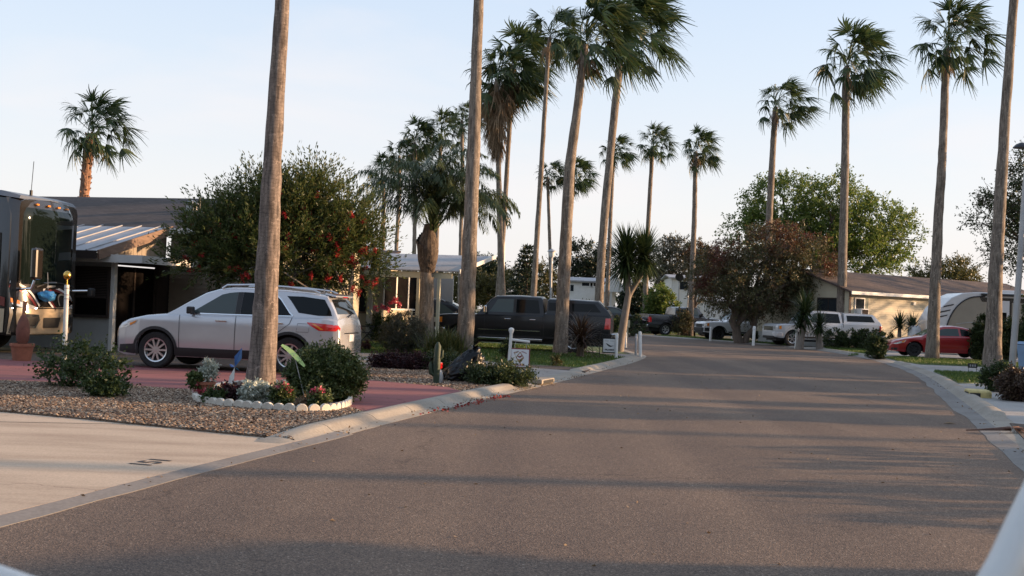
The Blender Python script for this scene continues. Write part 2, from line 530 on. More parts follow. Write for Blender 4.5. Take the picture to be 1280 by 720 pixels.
def text_mb(s, size, bold=0.0):
    cu = bpy.data.curves.new("letters", "FONT")
    cu.body = s
    cu.size = size
    cu.align_x = "CENTER"
    cu.align_y = "CENTER"
    cu.offset = bold
    o = bpy.data.objects.new("letters", cu)
    COL.objects.link(o)
    bpy.context.view_layer.update()
    dg = bpy.context.evaluated_depsgraph_get()
    me = bpy.data.meshes.new_from_object(o.evaluated_get(dg))
    vs = [tuple(v.co) for v in me.vertices]
    fs = [tuple(p.vertices) for p in me.polygons]
    bpy.data.objects.remove(o)
    bpy.data.meshes.remove(me)
    bpy.data.curves.remove(cu)
    return vs, fs

# ------------------------------------------------------------------ foliage
def unit(a):
    return a / np.maximum(np.linalg.norm(a, axis=1, keepdims=True), 1e-9)

def leaves(rng, P, Dr, L, Wd, droop=0.0):
    """P (N,3) base, Dr (N,3) direction, rhombus leaves -> verts, faces"""
    n = len(P)
    Dr = unit(Dr)
    side = unit(np.cross(Dr, rng.normal(size=(n, 3))))
    L = (L * rng.uniform(0.7, 1.3, (n, 1)))
    Wd = (Wd * rng.uniform(0.7, 1.3, (n, 1)))
    mid = P + Dr * L * 0.45
    tip = P + Dr * L
    tip[:, 2:3] -= droop * L
    v = np.stack([P, mid + side * Wd * 0.5, tip, mid - side * Wd * 0.5], axis=1).reshape(-1, 3)
    f = np.arange(4 * n).reshape(n, 4)
    return v, f

def sprays(rng, blobs, n_clump, n_twig, twig_len, n_leaf, leaf_len, leaf_w, up=0.3, spread=0.5, fill=0.55, droop=0.0, align=0.6):
    """clumps in lumpy volumes, each clump a handful of twigs, leaves along each twig"""
    wts = np.array([b[1][0] * b[1][1] * b[1][2] for b in blobs]) ** 0.67
    pick = rng.choice(len(blobs), n_clump, p=wts / wts.sum())
    C = np.array([b[0] for b in blobs])[pick]
    Rr = np.array([b[1] for b in blobs])[pick]
    d = unit(rng.normal(size=(n_clump, 3)))
    rad = rng.uniform(fill ** 3, 1.0, (n_clump, 1)) ** (1 / 3)
    cen = C + d * Rr * rad
    base = np.repeat(cen, n_twig, axis=0)
    out = np.repeat(d, n_twig, axis=0)
    td = unit(out * 0.8 + rng.normal(size=out.shape) * spread + np.array([0, 0, up]))
    tl = twig_len * rng.uniform(0.5, 1.3, (len(td), 1))
    t = rng.uniform(0, 1, (len(td), n_leaf, 1))
    P = base[:, None, :] + td[:, None, :] * tl[:, None, :] * t
    P[..., 2:3] -= droop * tl[:, None, :] * t * t
    P = P.reshape(-1, 3)
    P += rng.normal(size=P.shape) * leaf_len * 0.25
    ld = np.repeat(td, n_leaf, axis=0) * align + rng.normal(size=P.shape) * (1.2 - align)
    ld[:, 2] -= droop * 0.8
    v, f = leaves(rng, P, ld, leaf_len, leaf_w)
    return cen, base, base + td * tl, v, f

def limbs(mb, rng, base, top, r0, targets, k=10, r1=0.25):
    """trunk base->top then limbs to k of the clump centres"""
    base, top = Vector(base), Vector(top)
    n = 6
    pts = []
    for i in range(n):
        t = i / (n - 1)
        j = Vector((rng.normal() * r0 * 0.5, rng.normal() * r0 * 0.5, 0)) if 0 < i < n - 1 else Vector((0, 0, 0))
        pts.append(base.lerp(top, t) + j)
    mb.tube(pts, [r0 * (1.25 - 0.6 * i / (n - 1)) for i in range(n)], 9)
    if len(targets) == 0:
        return
    idx = rng.choice(len(targets), min(k, len(targets)), replace=False)
    for i in idx:
        e = Vector(targets[i])
        s0 = base.lerp(top, rng.uniform(0.45, 1.0))
        m1 = s0.lerp(e, 0.4) + Vector((rng.normal() * 0.1, rng.normal() * 0.1, 0.12)) * (e - s0).length
        m2 = s0.lerp(e, 0.75) + Vector((rng.normal() * 0.05, rng.normal() * 0.05, 0.06)) * (e - s0).length
        rr = r0 * 0.5
        mb.tube([s0, m1, m2, e], [rr, rr * 0.7, rr * 0.45, rr * 0.18], 6)

def tree(name, label, cat, base, blobs, mat, trunk_r, trunk_top, n_clump, n_twig, twig_len, n_leaf, ll, lw, seed,
         up=0.3, spread=0.5, fill=0.5, droop=0.0, bark="bark", k=12, group=None, stems=None, twigs=False, crown_name="crown", align=0.6):
    """blobs are relative to base (x, y, z)"""
    rng = np.random.default_rng(seed)
    root = thing(name, label, cat, base, 0, group)
    cen, b0, b1, v, f = sprays(rng, blobs, n_clump, n_twig, twig_len, n_leaf, ll, lw, up, spread, fill, droop, align)
    np_mesh(crown_name, v, f, mat, root)
    mb = MB()
    if stems:
        for (bx, by, tx, ty, tz, rr) in stems:
            limbs(mb, rng, (bx, by, -0.05), (tx, ty, tz), rr, cen, max(2, k // len(stems)))
    else:
        limbs(mb, rng, (0, 0, -0.05), trunk_top, trunk_r, cen, k)
    if twigs:
        for i in range(0, len(b0), 2):
            mb.tube([b0[i], b1[i]], [0.012, 0.005], 3, cap=False)
    mb.build("trunk", bark, root, smooth=60, normals=False)
    return root, cen

def bush(name, label, cat, base, blobs, mat, n_clump, n_twig, twig_len, n_leaf, ll, lw, seed, up=0.3, spread=0.6, fill=0.3, droop=0.0,
         stem_r=0.02, group=None, bark="bark", kstem=8, leafname="foliage"):
    rng = np.random.default_rng(seed)
    root = thing(name, label, cat, base, 0, group)
    cen, b0, b1, v, f = sprays(rng, blobs, n_clump, n_twig, twig_len, n_leaf, ll, lw, up, spread, fill, droop)
    v[:, 2] = np.maximum(v[:, 2], 0.01)
    np_mesh(leafname, v, f, mat, root)
    if stem_r > 0:
        mb = MB()
        for i in rng.choice(len(cen), min(kstem, len(cen)), replace=False):
            e = Vector(cen[i])
            s0 = Vector((e.x * 0.15, e.y * 0.15, -0.03))
            mb.tube([s0, s0.lerp(e, 0.5) + Vector((0, 0, 0.05)), e], [stem_r, stem_r * 0.7, stem_r * 0.3], 5)
        mb.build("stems", bark, root, smooth=60, normals=False)
    return root, cen

def strap_leaves(rng, n, L, W, emin, emax, arch, origin=(0, 0, 0), zspan=0.0, segs=4, bias=(0, 0)):
    """rosette of long strap leaves; emin/emax elevation range in rad, arch = droop in rad along the leaf"""
    V, Fc = [], []
    for i in range(n):
        az = rng.uniform(0, 2 * PI)
        el = rng.uniform(emin, emax)
        l = L * rng.uniform(0.75, 1.15)
        h = np.array([math.cos(az) + bias[0], math.sin(az) + bias[1]])
        h = h / np.linalg.norm(h)
        side = np.array([-h[1], h[0], 0.0])
        p = np.array(origin, dtype=float)
        p[2] += rng.uniform(0, zspan)
        b = len(V)
        for k in range(segs + 1):
            t = k / segs
            w = W * (0.6 + 0.8 * t) if t < 0.4 else W * (0.92 * (1 - t) / 0.6 + 0.03)
            V.append(p - side * w / 2)
            V.append(p + side * w / 2)
            e = el - arch * t * t
            p = p + np.array([h[0] * math.cos(e), h[1] * math.cos(e), math.sin(e)]) * (l / segs)
        for k in range(segs):
            Fc.append((b + 2 * k, b + 2 * k + 1, b + 2 * k + 3, b + 2 * k + 2))
    return np.array(V), np.array(Fc)
# ------------------------------------------------------------------ palms
def fan_leaf(V, Fc, rng, o, az, el, pl, bl, sag=0.35, nb=15, spread=1.3, wilt=0.0, wind=0.0):
    """one fan leaf: curved petiole strip, then a folded fan of fused blades with ragged drooping tips"""
    o = np.array(o, float)
    h = np.array([math.cos(az), math.sin(az), 0.0])
    side = np.array([-h[1], h[0], 0.0])
    p = o.copy()
    b = len(V)
    ns = 3
    for k in range(ns + 1):
        e = el - sag * 0.5 * (k / ns) ** 2
        V.append(p - side * 0.022)
        V.append(p + side * 0.022)
        if k < ns:
            p = p + (h * math.cos(e) + np.array([0, 0, math.sin(e)])) * (pl / ns) + np.array([wind * 0.10, 0, 0]) * k * pl
    for k in range(ns):
        Fc.append((b + 2 * k, b + 2 * k + 1, b + 2 * k + 3, b + 2 * k + 2))
    e = el - sag
    ax = h * math.cos(e) + np.array([0, 0, math.sin(e)])
    up = np.cross(ax, side) * -1.0
    roll = rng.normal() * 0.8
    s2 = side * math.cos(roll) + up * math.sin(roll)
    n2 = np.cross(s2, ax)
    if n2[2] > 0:
        n2 = -n2
    fold = rng.uniform(0.35, 0.9)
    sp = spread * rng.uniform(0.75, 1.2)
    wv = np.array([wind, wind * 0.15, 0.0])
    for i in range(nb):
        u = (i / (nb - 1)) * 2 - 1
        th = u * sp
        d = ax * math.cos(th) + s2 * math.sin(th) + n2 * (fold * abs(u)) + wv * 0.25
        d = d / np.linalg.norm(d)
        L = bl * (1.0 - 0.30 * u * u) * rng.uniform(0.72, 1.18)
        w = L * 0.45 * (2 * sp / (nb - 1)) * 1.05
        ws = np.cross(d, n2)
        ws = ws / max(1e-6, np.linalg.norm(ws))
        q0 = p
        q1 = p + d * L * 0.45
        dr = (0.03 + wilt * 0.06) * L * rng.uniform(0.6, 1.5)
        jit = rng.normal(size=3) * 0.035 * L
        q2 = p + d * L * 0.75 - np.array([0, 0, dr]) + jit + wv * 0.07 * L
        q3 = p + d * L * 1.0 - np.array([0, 0, dr * rng.uniform(2.0, 4.2)]) + jit * 2.2 + wv * 0.24 * L
        b = len(V)
        V.extend([q0 - ws * 0.01, q0 + ws * 0.01, q1 - ws * w * 0.5, q1 + ws * w * 0.5, q2 - ws * w * 0.28, q2 + ws * w * 0.28, q3 - ws * 0.005, q3 + ws * 0.005])
        for k in range(3):
            Fc.append((b + 2 * k, b + 2 * k + 1, b + 2 * k + 3, b + 2 * k + 2))

def crown_mesh(name, seed, n=34, lo=-0.75, hi=1.35, scale=1.0, wind=0.0, droopy=0.35):
    rng = np.random.default_rng(seed)
    V, Fc = [], []
    for i in range(n):
        t = (i + 0.5) / n
        az = i * 2.39996 + rng.normal() * 0.6
        el = hi + (lo - hi) * t ** 0.85 + rng.normal() * 0.22
        # wind pushes leaves towards +X
        az = math.atan2(math.sin(az), math.cos(az) + wind * 0.7)
        pl = scale * rng.uniform(0.75, 1.35) * (0.85 + 0.25 * t)
        bl = scale * rng.uniform(0.70, 0.98)
        fan_leaf(V, Fc, rng, (rng.normal() * 0.08, rng.normal() * 0.08, 0.25 - 0.5 * t), az, el, pl, bl, droopy + 0.15 * t, 15, 1.25, wilt=0.5 + 0.8 * t, wind=wind)
    return np.array(V), np.array(Fc)

CROWNS = {}
def crown_obj(variant, parent, loc, rotz, sc):
    if variant not in CROWNS:
        cfg = {0: (11, 66, -0.35, 1.40, 0.55), 1: (12, 56, -0.55, 1.35, 0.75), 2: (13, 74, -0.30, 1.45, 1.0), 3: (14, 54, -0.60, 1.3, 0.85), 4: (15, 60, -0.40, 1.3, 0.45), 5: (16, 68, -0.65, 1.4, 0.65)}[variant]
        v, f = crown_mesh("crown", cfg[0], cfg[1], cfg[2], cfg[3], 1.0, cfg[4])
        CROWNS[variant] = np_mesh("crown", v, f, "frond", parent)
        o = CROWNS[variant]
    else:
        o = CROWNS[variant].copy()
        COL.objects.link(o)
        o.parent = parent
    o.location = loc
    o.rotation_euler = (0, 0, rotz)
    o.scale = (sc, sc, sc * (0.88 + 0.06 * (variant % 3)))
    return o

def smooth_path(pts, rad, n=22):
    """Catmull-Rom through pts"""
    P = [Vector(p) for p in pts]
    P = [P[0] * 2 - P[1]] + P + [P[-1] * 2 - P[-2]]
    Rr = [rad[0]] + list(rad) + [rad[-1]]
    out, rr = [], []
    segs = len(P) - 3
    per = max(2, n // segs)
    for i in range(segs):
        for k in range(per + (1 if i == segs - 1 else 0)):
            t = k / per
            a, b, c, d = P[i:i + 4]
            q = 0.5 * ((2 * b) + (c - a) * t + (2 * a - 5 * b + 4 * c - d) * t * t + (3 * b - a - 3 * c + d) * t ** 3)
            out.append(q)
            rr.append(Rr[i + 1] * (1 - t) + Rr[i + 2] * t)
    return out, rr

def fan_palm(label, d, path, crown_px, variant, seed, mat="palm_a", skirt=0, group="fan palms along the street", sides=12, flare=1.25, boots=False, cz=None):
    """path: [(x, y, width_px)] along the trunk in the photo at ground depth d; crown_px diameter in photo pixels"""
    rng = random.Random(seed)
    s = F / d
    world = [D(x, y, d) for x, y, w in path]
    base = world[0].copy()
    base.z = 0.0
    root = thing("fan_palm", label, "palm tree", base, 0, group)
    pts = [w - base for w in world]
    pts[0].z = -0.08
    rad = [w / s / 2 for x, y, w in path]
    # slight lean in depth so that the row is not planar
    tot = pts[-1].z
    ly = rng.uniform(-0.5, 0.5)
    for p in pts:
        p.y += ly * (p.z / tot) ** 2
    pp, rr = smooth_path(pts, rad, 40)
    rr = [r * (1 + rng.uniform(-0.04, 0.04)) for r in rr]
    pp = [p + Vector((rng.uniform(-0.05, 0.05), 0, 0)) * r if 0 < i < len(pp) - 1 else p for i, (p, r) in enumerate(zip(pp, rr))]
    mb = MB()
    # flared foot
    for i, p in enumerate(pp):
        rr[i] *= 1 + (flare - 1) * math.exp(-max(0, p.z) / 0.45)
    if crown_px:
        cut = 0.42 * crown_px / s / 3.55
        keep = [k for k, p in enumerate(pp) if p.z <= pp[-1].z - cut]
        pp, rr = pp[:keep[-1] + 1], rr[:keep[-1] + 1]
    rr[-1] *= 0.6
    mb.tube(pp, rr, sides)
    top = pp[-1]
    if boots:
        for i in range(220):
            t = rng.uniform(0.05, 1.0)
            k = min(len(pp) - 2, int(t * (len(pp) - 1)))
            a = rng.uniform(0, 2 * PI)
            c = pp[k].lerp(pp[k + 1], rng.random())
            o = Vector((math.cos(a), math.sin(a), 0))
            mb.tube([c + o * rr[k] * 0.8, c + o * (rr[k] + 0.05) + Vector((0, 0, 0.09))], [0.05, 0.022], 5)
    tr = mb.build("trunk", mat, root, smooth=70, normals=False)
    if crown_px:
        sc = crown_px / s / 3.5
        c = crown_obj(variant, root, top + Vector((0, 0, 0.12)), rng.uniform(-0.6, 0.6), sc)
        # short collar of old leaf bases, dry fans below the crown
        npr = np.random.default_rng(seed)
        V, Fc = [], []
        for i in range(7 if not skirt else 8):
            fan_leaf(V, Fc, npr, (top.x, top.y, top.z - 0.1), npr.uniform(0, 6.28), npr.uniform(-1.45, -0.9), 0.45 * sc, 0.6 * sc, 0.1, 9, 0.55, wilt=1.0)
        if skirt:
            for i in range(int(55 * skirt)):
                t = npr.uniform(0, 1)
                k = pp[-1].z - skirt * t
                q = min(pp, key=lambda p: abs(p.z - k))
                fan_leaf(V, Fc, npr, (q.x, q.y, k), npr.uniform(0, 6.28), npr.uniform(-1.3, -0.55) - 0.3 * t, 1.0 * (1 - 0.85 * t) + 0.1, 0.95 * (1 - 0.25 * t), 0.3, 9, 0.6, wilt=1.3)
        np_mesh("dry_skirt", np.array(V), np.array(Fc), "frond_dry", root)
    return root

# ------------------------------------------------------------------ vehicles
def interp(tab):
    tab = sorted(tab)
    xs = [a for a, b in tab]
    ys = [b for a, b in tab]
    return lambda x: float(np.interp(x, xs, ys))

def make_wheel(parent, c, r, width, side, rim="alloy", spokes=10, rim_r=0.66):
    """side: +1 the outer face looks to +y. The tyre is the wheel's own mesh, the rim its sub-part"""
    mb = MB()
    w = width / 2
    prof = [(r * 0.60, -w * 0.8), (r * 0.9, -w), (r * 0.985, -w * 0.82), (r, -w * 0.5), (r, w * 0.5), (r * 0.985, w * 0.82), (r * 0.9, w), (r * rim_r, w * 0.86), (r * rim_r, 0.0), (r * 0.1, 0.0)]
    mb.lathe([(a, b * side) for a, b in prof], 28, "Y")
    wh = mb.build("wheel", "rubber", parent, smooth=40)
    wh.location = c
    mb = MB()
    f = w * 0.80 * side
    rr = r * rim_r
    mb.lathe([(rr * 0.995, f * 0.25), (rr * 0.995, f * 1.08), (rr * 0.90, f * 1.0), (rr * 0.90, f * 0.25)], 28, "Y")
    mb.lathe([(rr * 0.05, f * 1.0), (rr * 0.2, f * 0.98), (rr * 0.24, f * 0.7), (rr * 0.05, f * 0.6)], 14, "Y")
    for i in range(spokes):
        a = 2 * PI * i / spokes
        u = Vector((math.cos(a), 0, math.sin(a)))
        t = Vector((-math.sin(a), 0, math.cos(a)))
        p0 = u * rr * 0.17
        p1 = u * rr * 0.93
        hw0, hw1 = rr * 0.085, rr * (0.075 if spokes > 6 else 0.14)
        y0, y1 = f * 0.97, f * 1.0
        vs = [p0 - t * hw0 + Vector((0, y0, 0)), p0 + t * hw0 + Vector((0, y0, 0)), p1 + t * hw1 + Vector((0, y1, 0)), p1 - t * hw1 + Vector((0, y1, 0))]
        vb = [q - Vector((0, f * 0.35, 0)) for q in vs]
        mb.add(vs + vb, [(0, 1, 2, 3), (0, 4, 5, 1), (1, 5, 6, 2), (2, 6, 7, 3), (3, 7, 4, 0)])
    mb.build("rim", rim, wh, smooth=40)
    mb = MB()
    mb.lathe([(rr * 0.86, f * 0.30), (rr * 0.86, f * 0.34), (0.01, f * 0.34)], 24, "Y")
    mb.build("brake_disc", "black", wh, smooth=40)
    return wh

class Car:
    def __init__(s, name, label, cat, sp, loc, rotz, group=None):
        s.sp = sp
        s.root = thing(name, label, cat, loc, rotz, group)
        s.W = interp(sp["W"])
        s.plan = interp(sp["plan"])
        s.zt = interp(sp["top"])
        s.rk = interp(sp["rocker"]) if isinstance(sp["rocker"], list) else (lambda x: sp["rocker"])
        s.x0, s.x1 = sp["x0"], sp["x1"]
        s.r = sp["r"]
        s.axles = sp["axles"]
        s.body()
        for ax in s.axles:
            for sd in (1, -1):
                make_wheel(s.root, (ax, sd * (s.W(s.r) * s.plan(ax) - sp.get("wheel_in", 0.125)), s.r), s.r, sp.get("tw", 0.23), sd, sp.get("rim", "alloy"), sp.get("spokes", 10), sp.get("rim_r", 0.66))
    def zl(s, x):
        z = s.rk(x)
        A = s.sp.get("arch", s.r + 0.07)
        for ax in s.axles:
            if abs(x - ax) < A:
                z = max(z, s.r + math.sqrt(A * A - (x - ax) ** 2))
        return min(z, s.zt(x) - 0.12)
    def stations(s):
        A = s.sp.get("arch", s.r + 0.07)
        xs = set(np.linspace(s.x0, s.x1, 70).tolist())
        for ax in s.axles:
            for k in range(15):
                xs.add(ax - A * math.cos(PI * k / 14))
            xs.add(ax - A - 0.002)
            xs.add(ax + A + 0.002)
        for x, _ in s.sp["top"] + s.sp["plan"]:
            if s.x0 <= x <= s.x1:
                xs.add(x)
        xs = sorted(xs)
        out = [xs[0]]
        for x in xs[1:]:
            if x - out[-1] > 0.0015:
                out.append(x)
        return out
    def body(s):
        sp = s.sp
        cr = sp.get("crown", 0.03)
        secs = []
        for x in s.stations():
            zl, zt, p = s.zl(x), s.zt(x), s.plan(x)
            half = [(s.W(zl) * p - 0.12, zl + 0.005)]
            for k in range(10):
                z = zl + (zt - 0.05 - zl) * k / 9
                half.append((s.W(z) * p, z))
            w = s.W(zt) * p
            half += [(w - 0.022, zt - 0.018), (w - 0.08, zt), (w * 0.5, zt + cr * 0.7), (0.0, zt + cr)]
            full = half + [(-y, z) for y, z in reversed(half[:-1])]
            secs.append([(x, y, z) for y, z in full])
        mb = MB()
        mb.loft(secs, close=False, cap=True)
        mb.build("body", sp["paint"], s.root, smooth=32)
        zb = min(s.zt(x) for x in np.linspace(s.x0 + 0.2, s.x1 - 0.2, 30)) - 0.14
        wi = s.W(s.r) - sp.get("wheel_in", 0.125) - 0.16
        mb = MB()
        mb.box(((s.x0 + s.x1) / 2, 0, (0.26 + zb) / 2), (s.x1 - s.x0 - 0.3, 2 * wi, zb - 0.26))
        # sill pans fill between the arches so that no light passes under the doors
        A = sp.get("arch", s.r + 0.07)
        a0, a1 = min(s.axles) + A + 0.03, max(s.axles) - A - 0.03
        mb.box(((a0 + a1) / 2, 0, (s.rk(0) + 0.02 + zb) / 2), (a1 - a0, 2 * (s.W(0.5) - 0.09), zb - s.rk(0) - 0.02))
        mb.build("underbody", "black", s.root)
    def side_y(s, x, z, off=0.004):
        return s.W(z) * s.plan(x) + off
    def side_patch(s, name, poly, mat, sides=(1, -1), cuts=2, off=0.004, parent=None, smooth=30):
        mb = MB()
        for sd in sides:
            q = patch(poly, lambda u, v: (u, sd * s.side_y(u, v, off), v), cuts)
            mb.add(q.v, q.f)
        return mb.build(name, mat, parent or s.root, smooth=smooth, normals=False)
    def each_side(s, name, poly, mat, sides=(1, -1), cuts=2, off=0.004):
        for sd in sides:
            s.side_patch(name, poly, mat, (sd,), cuts, off)
    def house(s, name, prof, inset=0.16, paint=None, x0=None, x1=None, crown=0.03, by=None, parent=None):
        """greenhouse / cap: prof = roof profile (x, z); sides lean in by inset over its height"""
        zr = interp(prof)
        xs = sorted(set(np.linspace(prof[0][0], prof[-1][0], 46).tolist() + [p[0] for p in prof]))
        zmax = max(z for _, z in prof)
        hm = zmax - s.zt((prof[0][0] + prof[-1][0]) / 2)
        k = inset / hm
        secs = []
        for x in xs:
            zb = s.zt(x) - 0.03
            z = max(zr(x), zb + 0.035)
            h = z - zb
            y0 = s.W(zb) * s.plan(x) - 0.035
            f = min(1.0, h / 0.35)
            ring = []
            c = 0.085 * f
            for t in (0.0, 0.5, 1.0):
                zz = zb + (h - c) * t
                ring.append((y0 - k * (zz - zb), zz))
            ye = ring[-1][0]
            ring += [(ye - 0.02 * f, z - 0.040 * f), (ye - 0.06 * f, z - 0.014 * f), (ye - 0.14 * f, z), (ye * 0.5, z + crown * 0.8 * f), (0, z + crown * f)]
            full = ring + [(-y, zz) for y, zz in reversed(ring[:-1])]
            secs.append([(x, y, zz) for y, zz in full])
        mb = MB()
        mb.loft(secs, cap=True)
        o = mb.build(name, paint or s.sp["paint"], parent or s.root, smooth=32)
        s._k, s._zr, s._crown = k, zr, crown
        return o
    def gy(s, x, z, off=0.006):
        zb = s.zt(x) - 0.03
        return s.W(zb) * s.plan(x) - 0.035 - s._k * (z - zb) + off
    def window(s, name, poly, mat="tint", sides=(1, -1), off=0.006, cuts=1):
        for sd in sides:
            q = patch(poly, lambda u, v: (u, sd * s.gy(u, v, off), v), cuts)
            q.build(name, mat, s.root, normals=False, smooth=30)
    def screen(s, name, xa, xb, mat="clearish", inset=0.17, off=0.012, frac=1.0):
        """glass along the roof profile between xa and xb"""
        n = 7
        secs = []
        for i in range(n):
            x = xa + (xb - xa) * i / (n - 1)
            z = s._zr(x)
            zb = s.zt(x) - 0.03
            h = z - zb
            f = min(1.0, h / 0.35)
            ye = s.W(zb) * s.plan(x) - 0.035 - s._k * max(0, h - 0.085) - inset * frac
            row = []
            for j in range(9):
                y = -ye + 2 * ye * j / 8
                cz = z + s._crown * f * (1 - (abs(y) / (ye + 0.14)) ** 2) + off
                row.append((x + (0.006 if xb < xa else -0.0), y, cz))
            secs.append(row)
        mb = MB()
        mb.loft(secs, cap=False)
        return mb.build(name, mat, s.root, smooth=40, normals=False)
    def arch_trim(s, w=0.055, mat="black", name="arch_trim"):
        A = s.sp.get("arch", s.r + 0.07)
        for ax in s.axles:
            for sd in (1, -1):
                V, Fc = [], []
                n = 18
                a0 = math.asin(max(-1, min(1, (s.rk(ax) - s.r + 0.03) / A)))
                for i in range(n + 1):
                    a = a0 + (PI - 2 * a0) * i / n
                    for rr in (A - 0.012, A + w):
                        x, z = ax + rr * math.cos(a), s.r + rr * math.sin(a)
                        V.append((x, sd * (s.W(z) * s.plan(x) + 0.012), z))
                for i in range(n):
                    Fc.append((2 * i, 2 * i + 1, 2 * i + 3, 2 * i + 2))
                mb = MB()
                mb.add(V, Fc)
                mb.build(name, mat, s.root, smooth=50, normals=False)
    def strip(s, name, pts, w, mat, sides=(1, -1), off=0.007, gh=False):
        """a thin line along side points (x,z)"""
        for sd in sides:
            V, Fc = [], []
            for i, (x, z) in enumerate(pts):
                a = Vector(pts[max(0, i - 1)])
                b = Vector(pts[min(len(pts) - 1, i + 1)])
                t = (b - a).normalized()
                nx, nz = -t.y * w / 2, t.x * w / 2
                for q in (-1, 1):
                    xx, zz = x + q * nx, z + q * nz
                    y = s.gy(xx, zz, off) if gh else s.side_y(xx, zz, off)
                    V.append((xx, sd * y, zz))
            for i in range(len(pts) - 1):
                Fc.append((2 * i, 2 * i + 1, 2 * i + 3, 2 * i + 2))
            mb = MB()
            mb.add(V, Fc)
            mb.build(name, mat, s.root, normals=False)
    def handle(s, x, z, mat, sides=(1, -1), l=0.2):
        for sd in sides:
            mb = MB()
            y = sd * s.side_y(x, z, 0.025)
            mb.box((x, y, z), (l, 0.03, 0.032))
            mb.build("door_handle", mat, s.root, bevel=0.008)
    def mirror(s, x, z, mat, size=(0.1, 0.2, 0.17)):
        for sd in (1, -1):
            mb = MB()
            y = s.W(z - 0.1) * s.plan(x)
            mb.box((x, sd * (y + 0.10), z), size)
            mb.box((x + 0.01, sd * (y - 0.01), z - 0.06), (0.06, 0.16, 0.05))
            mb.build("wing_mirror", mat, s.root, bevel=0.03)
    def cap_patch(s, name, poly, mat, front=True, off=0.005, cuts=0):
        x = s.x1 + off if front else s.x0 - off
        q = patch(poly, lambda u, v: (x, u, v), cuts)
        return q.build(name, mat, s.root, normals=False)
    def cap_box(s, name, c, d, mat, bevel=0.01):
        mb = MB()
        mb.box(c, d)
        return mb.build(name, mat, s.root, bevel=bevel)

def seam(c, x, z0, z1, lean=0.0):
    n = 6
    c.strip("door_seam", [(x + lean * i / (n - 1), z0 + (z1 - z0) * i / (n - 1)) for i in range(n)], 0.012, "black", off=0.005)

